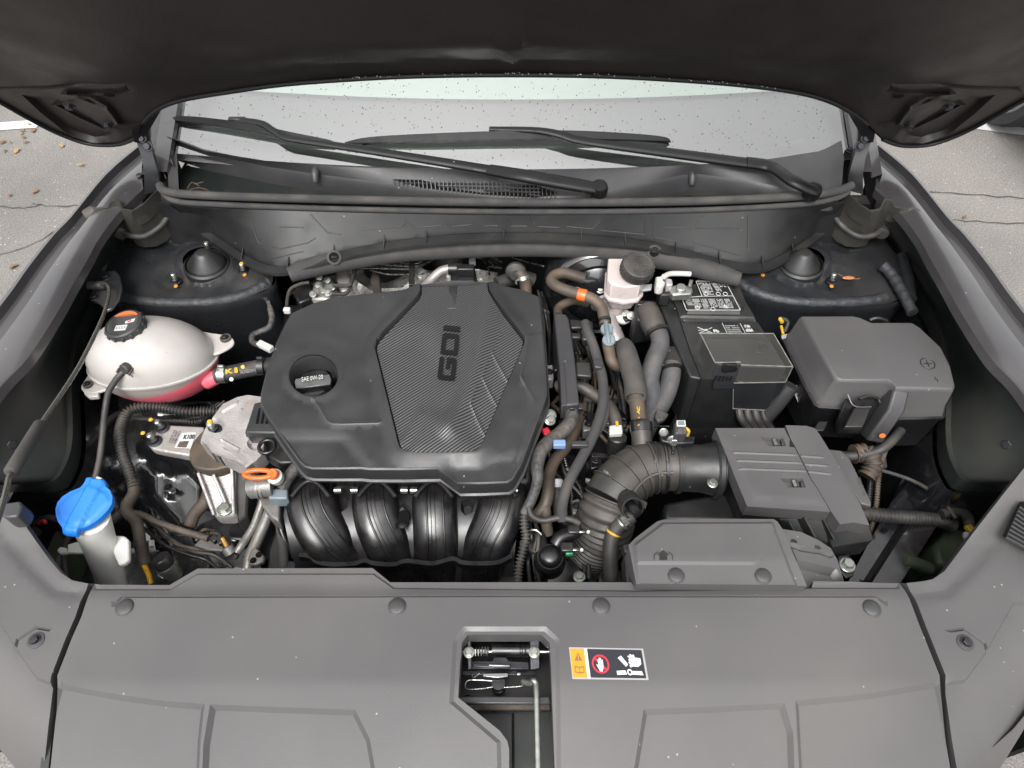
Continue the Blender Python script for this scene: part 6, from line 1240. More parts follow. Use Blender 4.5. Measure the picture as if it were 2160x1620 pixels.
# tray + hold down
tr = thing('battery_tray', 'black plastic battery tray wrapping the left and front of the battery', 'battery tray', P(1500, 830, .7))
g = Geo(); A1 = [P(1384, 624, .93), P(1396, 606, .93)]; tp = L([(1384, 622, .93), (1408, 612, .93), (1430, 655, .93), (1458, 735, .93), (1484, 800, .93), (1456, 795, .93), (1420, 718, .93)]); g.loft([down(tp, .14, .004), down(tp, .004), tp], True, True); g.make('side_wall', 'plastic_dark', tr, bevel=.003)
g = Geo(); tp = L([(1443, 812, .84), (1450, 800, .845), (1560, 800, .845), (1545, 838, .83), (1537, 844, .83), (1448, 838, .83), (1442, 828, .83)]); inn = [c + (sum(tp, Vector()) / len(tp) - c) * .04 for c in tp]; g.loft([down(tp, .08), tp, inn, down(inn, .05)], True, True); g.make('tray_pocket', 'plastic_black', tr, bevel=.002)
g = Geo(); tp = [P(1443, 842, .835), P(1540, 848, .835), P(1620, 872, .82), P(1640, 900, .78), P(1420, 905, .77), P(1427, 870, .81)]; g.loft([down(tp, .08, .01), tp], True, True); g.make('tray_front', 'plastic_dark', tr, bevel=.006)
g = Geo(); g.tube([(1668, 812, .90), (1640, 850, .86), (1600, 895, .80)], .016, 14); g.make('hold_down', 'plastic_mid', tr)
for k in range(4):
    g = Geo(); g.tube([(1558 + k * 17, 858, .84), (1562 + k * 17, 880, .83), (1576 + k * 16, 902, .81), (1590 + k * 15, 920, .80)], .0075, 10); tag(g.make('battery_cable', 'rubber'), ('first', 'second', 'third', 'fourth')[k] + ' from the left of the black cables hanging under the battery cover', 'cable', 'cables hanging under the battery cover')
# positive cover
pc_ = thing('terminal_cover', 'yellowed clear plastic positive terminal cover with plus mark on the battery', 'terminal cover', P(1575, 780, .85))
zc_ = .985
top_ = L([(1477, 704), (1631, 704), (1672, 774), (1563, 770), (1562, 764), (1508, 765)], zc_)
fl_b = drop(top_[2], 808); zlow = fl_b.z
lo_ = [Vector((p.x, p.y, zlow)) for p in top_]
lo_[0] = P(1460, 740, .94); lo_[5] = P(1495, 798, .935); lo_[4] = P(1560, 800, zlow)
g = Geo(); g.loft([lo_, [p + Vector((0, 0, -.004)) for p in top_], top_], False, True); g.make('clear_lid', 'clear_cover', pc_, bevel=.003)
g = Geo(); c_ = sum(top_, Vector()) / 6; inn = [c_ + (p - c_) * .90 + Vector((0, 0, -.006)) for p in top_]; g.loft([down(inn, .045, .001), inn], True, True); inb = g.make('inner_box', 'plastic_mid', pc_, bevel=.003)
g = Geo(); p = P(1602, 733, zc_ - .0055)
g.tube([tuple(p + Vector((math.cos(t) * .0135, math.sin(t) * .0135, .0))) for t in (2 * math.pi * k / 28 for k in range(29))], .0011, 6, raw=True); g.box(p, (.018, .0016, .001)); g.box(p, (.0016, .018, .001)); g.make('plus_mark', 'plastic_black', inb)
g = Geo(); e = [q for q in top_]
for a, b in ((0, 1), (1, 2), (2, 3), (5, 0), (5, 4)): g.bar(e[a] + Vector((0, 0, .0005)), e[b] + Vector((0, 0, .0005)), .0016, .0016)
g.bar(e[2], drop(e[2], 806), .0016, .0016); g.bar(drop(e[2], 806), drop(e[3], 808), .0016, .0016); g.make('cracked_edge', 'clear_edge', pc_)
a, b = drop(e[3], 808), drop(e[2], 807); a = a + Vector((0, .004, 0)); b = b + Vector((-.010, .004, 0)); g = Geo(); zq = .84
A1, B1 = P(1548, 862, zq), P(1622, 866, zq); A1.y = a.y; B1.y = b.y
pA, pB = PY(1546, 862, a.y), PY(1621, 866, b.y)
g.loft([[pA, pB, pB + Vector((0, .03, 0)), pA + Vector((0, .03, 0))], [a, b, b + Vector((0, .03, 0)), a + Vector((0, .03, 0))]], True, True); ffl = g.make('front_flap', 'greyblue', pc_, bevel=.002); ffl.data.materials[0] = MATS['paint_satin']
g = Geo(); g.bar(pA, pB, .0016, .0016); g.bar(pA, a, .0016, .0016); g.bar(a, b, .0016, .0016); g.make('flap_edge', 'clear_edge', pc_)
g = Geo(); tp = [P(1509, 768, .983), P(1560, 768, .983), P(1562, 785, .96), P(1540, 800, .93), P(1505, 800, .93), P(1502, 785, .95)]; g.loft([down(tp, .02), tp], True, True); g.make('latch_block', 'plastic_mid', pc_, bevel=.003)
g = Geo(); tp = [P(1523, 762, .988), P(1554, 761, .988), P(1557, 778, .972), P(1525, 780, .972)]; g.loft([down(tp, .01), tp], True, True); g.make('latch_clip', 'plastic_gloss', pc_, bevel=.003)
g = Geo(); tp = [P(1512, 786, .955), P(1560, 784, .955), P(1556, 808, .93), P(1506, 808, .93)]; g.loft([down(tp, .02), tp], True, True); g.make('vent_block', 'paint_satin', pc_, bevel=.002)
for k in range(5): g = Geo(); g.bar(P(1508 + k * 8, 803, .937), P(1512 + k * 8, 793, .948), .003, .003); g.make('vent_slot', 'black_void', pc_)
# ================================================================== ECU CONNECTORS + SLEEVED HARNESS
def conn(label, quad, z, h, path, r):
    t_ = thing('harness_connector', label, 'connector', P(quad[0][0], quad[0][1], z - .05)); tp = L(quad, z); g = Geo(); g.loft([down(tp, h, .002), down(tp, .012), tp], True, True); b = g.make('body', 'plastic_dark', t_, bevel=.004)
    g = Geo(); c = sum(tp, Vector()) / len(tp); g.tube(path, r, 18, n=8); g.make('sleeve', 'sleeve', t_, smooth=80)
    return t_, b
t1_, b1_ = conn('tall black connector block with thick fabric sleeved cable left of the battery', [(1340, 640), (1346, 632), (1382, 633), (1392, 648), (1395, 668), (1345, 676), (1338, 660)], .955, .07, [(1378, 690, .95, .017), (1390, 706, .948, .018), (1392, 730, .94, .018), (1380, 760, .93, .018), (1370, 800, .91, .019), (1376, 835, .89, .018), (1372, 870, .86, .017), (1366, 900, .82, .016)], .018)
g = Geo(); g.tube([(1362, 655, .95, .022), (1372, 672, .952, .024), (1380, 690, .95, .023), (1386, 700, .95, .021)], .022, 18); g.make('boot', 'rubber', t1_, smooth=60)
g = Geo(); g.lathe([(.0225, -.003), (.024, -.003), (.024, .003), (.0225, .003)], P(1387, 701, .950), (.25, -1, -.2), 24); g.make('cable_tie', 'plastic_black', t1_)
g = Geo(); g.slab([(1345, 636), (1383, 636), (1386, 642), (1344, 643)], .962, .006); g.make('lock_lever', 'plastic_gloss', t1_, bevel=.002)
t2_, b2_ = conn('lower black connector with sleeved cable bending toward the air intake', [(1392, 738), (1398, 728), (1425, 728), (1440, 752), (1441, 770), (1394, 772)], .925, .05, [(1418, 768, .92, .017), (1416, 790, .915, .018), (1409, 820, .90, .018), (1396, 850, .88, .018), (1378, 876, .86, .018), (1368, 900, .84, .017), (1360, 920, .80, .016)], .018)
g = Geo(); g.lathe([(.019, -.003), (.0215, -.003), (.0215, .003), (.019, .003)], P(1417, 780, .918), (0, -1, -.2), 24); g.make('cable_tie', 'plastic_gloss', t2_)
g = Geo(); tp = L([(1390, 700), (1402, 700), (1412, 722), (1418, 740), (1394, 740)], .93); g.loft([down(tp, .03), tp], True, True); g.make('cover_boot', 'rubber', t2_, bevel=.004)
g = Geo(); tp = L([(1386, 862), (1398, 866), (1412, 872), (1402, 884), (1388, 890), (1380, 878)], .895); g.loft([down(tp, .012), tp], True, True); g.make('tape_end', 'tape', t2_, bevel=.003)
# ================================================================== WIRING RAIL + hoses in the middle
wr = thing('wiring_rail', 'long grey black plastic wiring duct right of the engine cover', 'wiring duct', P(1195, 760, .85))
g = Geo(); tp = L([(1168, 664), (1174, 660), (1194, 662), (1200, 672), (1208, 720), (1214, 770), (1222, 852), (1184, 856), (1180, 790), (1174, 720)], .945); g.loft([down(tp, .04, .002), tp], True, True); rl = g.make('duct', 'plastic_mid', wr, bevel=.003)
g = Geo(); tp = L([(1180, 768), (1190, 768), (1196, 854), (1185, 856)], .948); g.loft([down(tp, .003), tp], True, True); g.make('duct_edge', 'plastic_mid', rl, bevel=.001)
for pts in ([(1200, 672), (1236, 676), (1240, 690), (1204, 692)], [(1202, 700), (1226, 702), (1226, 712), (1206, 712)], [(1214, 762), (1246, 763), (1248, 794), (1216, 792)]):
    g = Geo(); tp = L(pts, .935); g.loft([down(tp, .012), tp], True, True); g.make('bracket_arm', 'plastic_dark', wr, bevel=.003)
for x, y, h in ((1207, 858, 0), (1225, 858, 0)): g = Geo(); g.slab([(x - 5, y - 8), (x + 6, y - 8), (x + 6, y + 4), (x - 5, y + 4)], .94, .012); g.make('end_clip', 'plastic_black', wr, bevel=.001)
th_ = thing('taped_harness', 'grey taped wiring harness running down the right edge of the engine cover', 'harness', P(1150, 950, .8))
g = Geo(); g.tube([(1205, 856, .925, .013), (1206, 876, .92, .013), (1200, 896, .92, .0135), (1180, 916, .92, .0135), (1155, 935, .925, .013), (1140, 955, .925, .012), (1133, 985, .92, .0115), (1134, 1010, .915, .010), (1128, 1035, .90, .009), (1118, 1060, .89, .009), (1105, 1084, .88, .008)], .012, 14, n=8); g.make('taped_tube', 'tape', th_, smooth=80)
g = Geo(); g.tube([(1106, 1082, .88), (1106, 1110, .87), (1109, 1135, .86), (1102, 1165, .85), (1095, 1195, .84), (1092, 1235, .83)], .0068, 12, corr=(.006, .0035), n=10); g.make('corrugated_tube', 'rubber', th_, smooth=80)
gh = thing('bypass_hose', 'long smooth grey hose sweeping down from the wiring duct to the thermostat', 'hose', P(1260, 880, .8))
g = Geo(); g.tube([(1234, 680, .945, .009), (1240, 700, .945, .0095), (1252, 730, .94, .0095), (1262, 765, .935, .0095), (1271, 800, .93, .0095), (1272, 850, .925, .0095), (1262, 890, .92, .0095), (1246, 930, .915, .0095), (1222, 975, .91, .0095), (1203, 1010, .905, .0095), (1190, 1045, .90, .0095), (1185, 1075, .89, .0095), (1188, 1100, .88, .0095)], .0095, 16, n=8); g.make('hose', 'foam', gh, smooth=80)
g = Geo(); g.tube([(1274, 800, .925), (1278, 850, .92), (1274, 885, .91), (1258, 915, .90), (1240, 935, .89)], .007, 12); g.make('second_hose', 'foam', gh, smooth=80)
g = Geo(); g.slab([(1250, 757), (1268, 754), (1274, 766), (1270, 776), (1254, 774)], .947, .02); g.make('hose_clip', 'plastic_mid', gh, bevel=.002); g = Geo(); g.slab([(1232, 678), (1250, 676), (1252, 716), (1228, 716)], .945, .02); g.make('hose_holder', 'plastic_dark', gh, bevel=.003)
bh = thing('vacuum_hose', 'brown black vacuum hose with orange band looping in front of the booster', 'hose', P(1215, 620, .9))
g = Geo(); g.tube([(1232, 588, .96), (1213, 582, .965), (1190, 576, .97), (1172, 580, .97), (1163, 592, .97), (1175, 604, .97), (1200, 614, .97), (1228, 622, .97), (1252, 632, .968), (1268, 648, .962), (1274, 668, .955), (1277, 684, .95)], .0115, 18, n=8); hs_ = g.make('hose', 'rubber_brown', bh, smooth=80)
a, b = P(1219, 620, .970), P(1236, 624, .970); g = Geo(); g.lathe([(.0122, 0), (.0125, .001), (.0125, .016), (.0122, .017)], a, b - a, 20); g.make('orange_band', 'orange', bh)
g = Geo(); g.tube([(1282, 725, .94), (1286, 745, .935), (1290, 762, .93), (1302, 772, .92), (1322, 770, .91), (1335, 760, .90)], .0115, 16); g.make('lower_hose', 'rubber_brown', bh, smooth=80)
g = Geo(); g.lathe([(.0118, -.003), (.0125, -.003), (.0125, .003), (.0118, .003)], P(1276, 676, .954), (0, -1, -.2), 20); g.make('clamp', 'plastic_black', bh)
cv = thing('check_valve', 'pale grey blue check valve between two lengths of vacuum hose', 'valve', P(1282, 705, .93))
for x, y, r in ((1280, 695, .0125), (1284, 718, .0125)): g = Geo(); g.lathe([(r, -.004), (r, .004), (r * .8, .006), (0, .006)], P(x, y, .955), (0, -.4, 1), 24); g.make('disc', 'greyblue', cv)
g = Geo(); g.tube([(1278, 680, .962), (1281, 700, .964), (1285, 725, .955)], .0048, 12); g.make('tube', 'greyblue', cv)
g = Geo(); g.tube([(1177, 664, .94), (1178, 650, .94), (1192, 640, .94), (1215, 634, .93), (1240, 640, .92)], .009, 14); tag(g.make('looped_hose', 'rubber_brown'), 'thin brown hose looping over the top end of the wiring duct', 'hose')
ah = thing('breather_hose', 'thick grey sleeved hose marked AC rising from the intake elbow', 'hose', P(1335, 820, .85))
g = Geo(); g.tube([(1316, 722, .93, .010), (1317, 730, .935, .017), (1322, 745, .94, .0195), (1330, 775, .935, .0205), (1338, 805, .93, .0205), (1341, 838, .925, .0205), (1341, 841, .925, .015)], .02, 24, n=8); g.make('heat_sleeve', 'foam', ah, smooth=60)
g = Geo(); g.tube([(1341, 835, .925), (1344, 855, .922), (1347, 880, .918), (1350, 900, .915)], .0145, 20); hq = g.make('hose', 'rubber_brown', ah, smooth=80)
g = Geo(); text_px(g, 'AC', (1350, 874), (1350, 858), (1343, 873), .938, .0003, True); g.make('lettering', 'yellow_mark', hq); g = Geo(); g.tube([(1349, 880, .938), (1344, 888, .937), (1352, 892, .937), (1345, 898, .936)], .0012, 6); g.make('paint_mark', 'orange_mark', hq)
rh = thing('radiator_hose', 'black radiator hose curving down behind the intake elbow', 'hose', P(1270, 850, .8))
g = Geo(); g.tube([(1175, 816, .88), (1200, 812, .89), (1225, 816, .89), (1252, 832, .885), (1280, 852, .88), (1296, 880, .875), (1300, 905, .87), (1300, 935, .86)], .0125, 18); g.make('hose', 'rubber', rh, smooth=80)
g = Geo(); g.slab([(1285, 897), (1312, 895), (1314, 914), (1286, 916)], .89, .012); g.make('clamp', 'white_plastic', rh, bevel=.002); g = Geo(); g.slab([(1298, 888), (1304, 888), (1305, 898), (1299, 898)], .893, .002); g.make('yellow_tab', 'yellow_mark', rh)
g = Geo(); g.lathe([(.018, -.03), (.018, .004), (.016, .006), (0, .006)], P(1302, 925, .87), (0, .3, 1), 24); g.make('connector_neck', 'plastic_dark', rh)
oh2 = thing('brown_hose', 'heat stained brown hose running down beside the intake manifold', 'hose', P(1155, 1030, .8))
g = Geo(); g.tube([(1222, 880, .86), (1205, 925, .86), (1188, 950, .86), (1168, 975, .86), (1158, 1005, .86), (1156, 1040, .86), (1148, 1068, .85), (1132, 1086, .84), (1118, 1090, .83)], .0115, 16); g.make('hose', 'rubber_brown', oh2, smooth=80); g = Geo(); g.tube([(1150, 1070, .85), (1152, 1100, .84), (1156, 1125, .82)], .010); g.make('branch', 'harness_dirty', oh2, smooth=80)
sh2 = tag((lambda g: (g.tube([(1172, 1020, .83), (1176, 1045, .83), (1180, 1090, .82)], .011), g)[1])(Geo()).make('small_hose', 'rubber'), 'short black hose with pale collar behind the grey bypass hose', 'hose')
g = Geo(); g.lathe([(.0125, 0), (.0125, .014), (.010, .016), (0, .016)], P(1175, 1030, .84), (0, .9, .3), 20); g.make('collar', 'label_grey', sh2)
g = Geo(); g.bar(P(1167, 937, .93), P(1193, 937, .93), .013, .013); bp_ = tag(g.make('blue_connector', 'blue_light', bevel=.002), 'pale blue wiring connector poking out of the taped harness', 'connector'); g = Geo(); g.bar(P(1205, 938, .925), P(1240, 938, .925), .011, .011); g.make('plug_end', 'plastic_mid', bp_, bevel=.002)
g = Geo(); g.slab([(1142, 903), (1156, 900), (1164, 912), (1150, 918)], .91, .01); tag(g.make('red_connector', 'red', bevel=.002), 'small red connector tucked at the right edge of the engine cover', 'connector')
for x, y in ((1162, 875), (1160, 886)): bolt(P(x, y, .92), .008, en, (.3, -.3, 1))
# ================================================================== THERMOSTAT / VALVES in front of the gearbox
tv = thing('thermostat_housing', 'glossy black thermostat housing with quick connectors right of the manifold', 'housing', P(1165, 1180, .75))
c_ = P(1160, 1178, .83); g = Geo(); g.lathe([(.028, -.08), (.028, -.01), (.026, 0), (.021, .004), (.021, .012), (.018, .02), (.010, .024), (0, .024)], c_, (0, -.15, 1), 28); g.make('body', 'plastic_gloss', tv, smooth=50)
g = Geo(); g.lathe([(.0215, .004), (.022, .005), (.022, .011), (.0215, .012)], c_, (0, -.15, 1), 28); g.make('grey_ring', 'plastic_mid', tv)
g = Geo(); g.tube([(1172, 1150, .85), (1182, 1135, .855), (1200, 1128, .855), (1215, 1122, .855)], .012, 16); g.make('elbow', 'plastic_gloss', tv, smooth=60)
for x, y in ((1210, 1120), (1196, 1158)):
    g = Geo(); g.box(P(x, y, .86), (.022, .018, .02)); k = g.make('connector', 'plastic_black', tv, bevel=.003); g = Geo(); g.bar(P(x + 8, y + 2, .866), P(x + 26, y + 2, .866), .007, .007); g.make('silver_clip', 'steel', k, bevel=.002)
    g = Geo(); g.sphere(P(x + 31, y + 2, .866), .0035, 10); g.make('white_tip', 'white', k)
g = Geo(); g.slab([(1192, 1156), (1206, 1154), (1210, 1168), (1194, 1170)], .865, .01); g.make('green_plug', 'green_plug', tv, bevel=.002)
g = Geo(); g.slab([(1110, 1115), (1150, 1118), (1160, 1160), (1140, 1175), (1112, 1160)], .83, .03); g.make('actuator', 'plastic_black', tv, bevel=.005); g = Geo(); g.tube([(1112, 1120, .85), (1130, 1118, .855), (1142, 1128, .85)], .002, 8); g.make('wire_spring', 'zinc', tv); g = Geo(); g.slab([(1096, 1140), (1106, 1138), (1108, 1168), (1098, 1170)], .835, .01); g.make('grey_tab', 'plastic_mid', tv, bevel=.002)
g = Geo(); g.lathe([(.035, -.03), (.036, 0), (.032, .006), (.012, .010), (0, .010)], P(1190, 1222, .78), (.3, -.3, 1), 28); g.make('pulley', 'plastic_gloss', tv, smooth=40); bolt(P(1222, 1217, .80), .008, tv)
g = Geo(); g.tube([(1115, 1070, .89), (1122, 1088, .885), (1145, 1098, .88), (1180, 1092, .885), (1205, 1096, .885), (1222, 1104, .88)], .0055, 12); tag(g.make('curved_pipe', 'rubber'), 'thin dark hose curving across above the thermostat housing', 'hose')
# gearbox mass
gx = thing('gearbox', 'dark gearbox housing with bolts and brackets deep below the hoses', 'gearbox', P(1250, 950, .6))
g = Geo(); tp = L([(1170, 820), (1320, 830), (1330, 1000), (1280, 1180), (1180, 1200), (1150, 1080)], .72); g.loft([down(tp, .3), down(tp, .02, .0), [c + (sum(tp, Vector()) / 6 - c) * .2 + Vector((0, 0, .02)) for c in tp]], True, True); g.make('housing', 'steel_dark', gx, bevel=.01)
random.seed(11)
for i in range(34):
    x, y = random.uniform(1175, 1330), random.uniform(800, 1090); z = random.uniform(.76, .84)
    k = random.random(); g = Geo()
    if k < .35: bolt(P(x, y, z), random.uniform(.006, .010), gx, (random.uniform(-.5, .5), -.3, 1), dark=random.random() < .5)
    elif k < .7:
        a = P(x, y, z); g.bar(a, a + Vector((random.uniform(.02, .06), random.uniform(-.03, .03), random.uniform(-.02, .02))), random.uniform(.006, .016), random.uniform(.006, .016)); g.make('bracket', random.choice(['steel_dark', 'plastic_black', 'plastic_gloss', 'aluminium']), gx, bevel=.002)
    else:
        g.lathe([(random.uniform(.008, .016), -.03), (.012, 0), (.009, .006), (0, .006)], P(x, y, z), (random.uniform(-.6, .6), -.2, 1), 16); g.make('boss', random.choice(['steel_dark', 'plastic_gloss', 'plastic_mid']), gx)
for i in range(16):
    x, y = random.uniform(1175, 1300), random.uniform(680, 840); z = random.uniform(.72, .82); g = Geo(); a = P(x, y, z); g.tube([tuple(a), tuple(a + Vector((random.uniform(-.03, .03), -.03, random.uniform(-.02, .02)))), tuple(a + Vector((random.uniform(-.05, .05), -.08, random.uniform(-.05, .02))))], random.uniform(.003, .009), 8, raw=True); g.make('cable', random.choice(['rubber', 'plastic_black', 'rubber_brown']), gx, smooth=80)
# ================================================================== AIR INTAKE
ai = thing('intake_hose', 'ribbed black rubber air intake elbow joining the air box to the engine', 'intake hose', P(1300, 1060, .7))
path = [(1432, 986, .892, .0425), (1400, 985, .892, .043), (1368, 987, .892, .045), (1335, 1000, .89, .046), (1306, 1025, .885, .047), (1288, 1055, .875, .048)]
q = []
for p in path: w = P(p[0], p[1], p[2]); q.append((w.x, w.y, w.z, p[3]))
q = catmull(q, 8); g = Geo(); g.tube([p[:3] for p in q], [p[3] for p in q], 36, raw=True); elb = g.make('elbow', 'elbow_rubber', ai, smooth=80)
# raised ribs round the elbow
for i in (9, 15, 21, 27, 33):
    a, b = Vector(q[i][:3]), Vector(q[i + 1][:3]); g = Geo(); r = q[i][3]; g.lathe([(r - .001, -.0022), (r + .0036, -.0012), (r + .0036, .0012), (r - .001, .0022)], a, b - a, 40); g.make('hoop_rib', 'elbow_rubber', elb)
g = Geo(); pp = []
for i in range(6, 38):
    a = Vector(q[i][:3]); T = (Vector(q[i + 1][:3]) - a).normalized(); up = Vector((0, 0, 1)); s_ = T.cross(up).normalized(); n_ = s_.cross(T); d = (n_ * .72 + s_ * (.70 if (s_.y < 0 or True) else 0)).normalized()
    if d.y > 0: d = (n_ * .72 - s_ * .70).normalized()
    pp.append(tuple(a + d * (q[i][3] + .0008)))
g.tube(pp, .003, 6, raw=True); g.make('long_rib', 'elbow_rubber', elb)
path2 = [(1290, 1050, .876, .046), (1281, 1075, .862, .048), (1276, 1100, .84, .050), (1268, 1125, .81, .050), (1255, 1150, .77, .046), (1238, 1175, .72, .040), (1225, 1195, .68, .037)]
g = Geo(); g.tube([p for p in path2], .05, 36, corr=(.0105, .005), n=10); g.make('bellows', 'rubber', ai, smooth=60)
for x, w in ((1372, .003), (1382, .003), (1398, .003), (1426, .004)):
    g = Geo(); g.lathe([(.0445, -w), (.0465, -w), (.0465, w), (.0445, w)], P(x, 986, .892), (1, .02, 0), 40); g.make('clamp_band' if x in (1398,) else 'ridge', 'steel_dark' if x == 1398 else 'plastic_dark', ai)
g = Geo(); g.tube([(1354, 944, .905, .0185), (1354, 925, .912, .0185), (1353, 912, .916, .019)], .0185, 24); nk_ = g.make('breather_port', 'elbow_rubber', ai, smooth=60)
g = Geo(); g.tube([(1353, 912, .916, .020), (1352, 898, .920, .0205), (1352, 893, .921, .0205)], .0185, 24); g.make('port_ring', 'plastic_gloss', ai, smooth=40)
g = Geo(); p0 = P(1326, 1060, .915); axp = Vector((.15, -.75, .55)); g.lathe([(.019, -.02), (.019, .0), (.0185, .002), (.0195, .006), (.0195, .022), (.0165, .022), (.0165, .004), (0, .004)], p0, axp, 28); g.make('lower_port', 'plastic_dark', ai, smooth=50)
g = Geo(); p1 = p0 + axp.normalized() * .004; g.lathe([(.009, 0), (.009, .034), (.006, .040), (0, .041)], p1, axp, 20); g.make('elbow_fitting', 'plastic_gloss', ai, smooth=50)
g = Geo(); g.slab([(1352, 1052), (1366, 1060), (1362, 1072), (1350, 1066)], .90, .006); g.make('tab', 'plastic_brown', ai, bevel=.001)
g = Geo(); text_px(g, '1 1 DL B R', (1273, 995), (1288, 1010), (1276, 990), .927, .0003); g.make('lettering', 'letter_white', elb)
vh2 = thing('crankcase_hose', 'black hose with white spring clamp curving down from the intake elbow', 'hose', P(1290, 1150, .8))
g = Geo(); g.tube([(1332, 1088, .905), (1318, 1100, .90), (1302, 1114, .89), (1290, 1138, .875), (1287, 1165, .86), (1288, 1200, .84), (1290, 1240, .82)], .0125, 18); g.make('hose', 'rubber', vh2, smooth=80)
a = P(1318, 1100, .9); d = P(1310, 1107, .895) - a; g = Geo(); g.lathe([(.0128, -.006), (.0138, -.006), (.0138, -.003), (.0128, -.003)], a, d, 24); g.lathe([(.0128, .003), (.0138, .003), (.0138, .006), (.0128, .006)], a, d, 24); g.make('clamp', 'zinc', vh2)
g = Geo(); g.slab([(1308, 1092), (1318, 1088), (1328, 1104), (1320, 1110)], .918, .002); g.make('clamp_ear', 'zinc', vh2); g = Geo(); g.lathe([(.0128, 0), (.0134, .001), (.0134, .003), (.0128, .004)], P(1296, 1121, .885), P(1290, 1138, .875) - P(1302, 1114, .89), 20); g.make('yellow_ring', 'yellow_mark', vh2)
g = Geo(); g.lathe([(.021, -.05), (.022, 0), (.018, .002), (.016, -.004), (0, -.004)], P(1290, 1222, .80), (0, 0, 1), 24); g.make('hose_socket', 'plastic_dark', vh2)
# MAF pipe
mf = thing('air_flow_tube', 'smooth black air flow sensor tube between the rubber elbow and air box', 'intake tube', P(1470, 990, .8))
a = P(1425, 986, .892); b = P(1520, 990, .892); g = Geo(); ln_ = (b - a).length; g.lathe([(.0405, 0), (.042, .005), (.0425, ln_ * .55), (.047, ln_ * .8), (.047, ln_), (0, ln_)], a, b - a, 40); tb = g.make('tube', 'plastic_dark', mf, smooth=50)
g = Geo(); tp = [PY(1490, 935, a.y), PY(1500, 932, a.y)]; lo = []
g.lathe([(.050, 0), (.053, .003), (.053, .010), (.050, .012)], P(1503, 989, .892), b - a, 40); g.make('flange', 'plastic_dark', mf, smooth=40)
bolt(P(1503, 1019, .915), .007, mf)
g = Geo(); tp = L([(1392, 918), (1402, 912), (1440, 918), (1466, 920), (1464, 934), (1420, 936), (1396, 930)], .945); g.loft([down(tp, .012), tp], True, True); mb_ = g.make('clamp_plate', 'steel_dark', mf, bevel=.002)
bolt(P(1400, 912, .95), .006, mf, (0, -.8, .5)); bolt(P(1420, 928, .945), .0085, mf, (0, -1, .2))
g = Geo(); g.slab([(1417, 935), (1424, 935), (1424, 956), (1417, 956)], .94, .006); g.make('clamp_tail', 'steel_dark', mf, bevel=.001)
g = Geo(); tp = L([(1423, 890), (1448, 890), (1450, 915), (1424, 915)], .972); g.loft([down(tp, .03), tp], True, True); sn = g.make('sensor_plug', 'plastic_mid', mf, bevel=.003); g = Geo(); g.slab([(1427, 886), (1446, 886), (1447, 898), (1428, 898)], .975, .004); g.make('plug_rim', 'white_plastic', sn, bevel=.001); g = Geo(); g.slab([(1430, 888), (1443, 888), (1444, 896), (1431, 896)], .9765, .002); g.make('plug_face', 'greyblue', sn)
g = Geo(); g.tube([(1440, 900, .97), (1452, 908, .965), (1450, 918, .95)], .003); g.make('yellow_wire', 'yellow_mark', sn); g = Geo(); g.slab([(1430, 904), (1446, 904), (1448, 914), (1432, 914)], .974, .003); g.make('silver_clip', 'zinc', sn)
g = Geo(); w = [P(1445, 982, .934), P(1445, 962, .937), P(1441, 982, .934)]; text(g, 'E-2-11', w[0], w[1] - w[0], w[2] - w[0], .0003); g.make('lettering', 'brown_stub', tb)
g = Geo(); g.slab([(1380, 897), (1412, 898), (1412, 900), (1380, 900)], .93, .003); tag(g.make('steel_strip', 'steel'), 'thin bright steel strip behind the air flow tube', 'bracket')
# air box
ab = thing('air_filter_box', 'large grey black air filter box with two latches and ridged lid', 'air box', P(1680, 1010, .75))
zl_ = .945
lidA = [(1509, 903), (1654, 903), (1666, 927), (1664, 943), (1676, 944), (1711, 1014), (1724, 1032), (1752, 1080), (1576, 1068), (1556, 1020), (1532, 960)]
lidB = [(1657, 897), (1700, 898), (1718, 903), (1728, 915), (1800, 1030), (1834, 1108), (1800, 1102), (1772, 1106), (1762, 1092), (1753, 1079), (1726, 1032), (1713, 1013), (1678, 943), (1668, 926)]
def lat(x, y): return [(x, y), (x + 43, y + 1), (x + 49, y + 17), (x + 15, y + 17)]
fA = [dict(t='groove', pts=a, w=2.6, h=.0022) for a in ([(1548, 956), (1680, 961)], [(1556, 973), (1690, 978)], [(1562, 990), (1699, 995)])] + [dict(t='plateau', pts=lat(1607, 924), w=3, h=-.010), dict(t='plateau', pts=lat(1648, 1011), w=3, h=-.010), dict(t='plateau', pts=[(1530, 925), (1660, 925), (1740, 1062), (1588, 1052)], w=14, h=.002)]
g = Geo(); g.relief(lidA, zl_, 9, feats=fA, skirt=(0, 0, -.03)); la_ = g.make('lid', 'plastic_panel', ab, smooth=24)
fB = [dict(t='groove', pts=a, w=2.6, h=.0022) for a in ([(1690, 962), (1735, 965)], [(1698, 979), (1745, 983)], [(1706, 995), (1752, 1000)])]
g = Geo(); g.relief(lidB, zl_ - .001, 9, feats=fB + [dict(t='plateau', pts=[(1745, 935), (1780, 945), (1838, 1060), (1810, 1055)], w=6, h=-.002)], skirt=(0, 0, -.03)); g.make('end_cover', 'plastic_panel', ab, smooth=24)
for x, y in ((1607, 924), (1648, 1011)):
    for dx in (28, 40): g = Geo(); tp = L([(x + dx, y + 3), (x + dx + 9, y + 3), (x + dx + 11, y + 15), (x + dx + 3, y + 15)], zl_ - .001); g.loft([down(tp, .01), tp], True, True); g.make('latch', 'plastic_mid', ab, bevel=.001)
    g = Geo(); g.tube([(x + 25, y + 3, zl_), (x + 31, y + 16, zl_)], .003); g.make('latch_pin', 'zinc', ab)
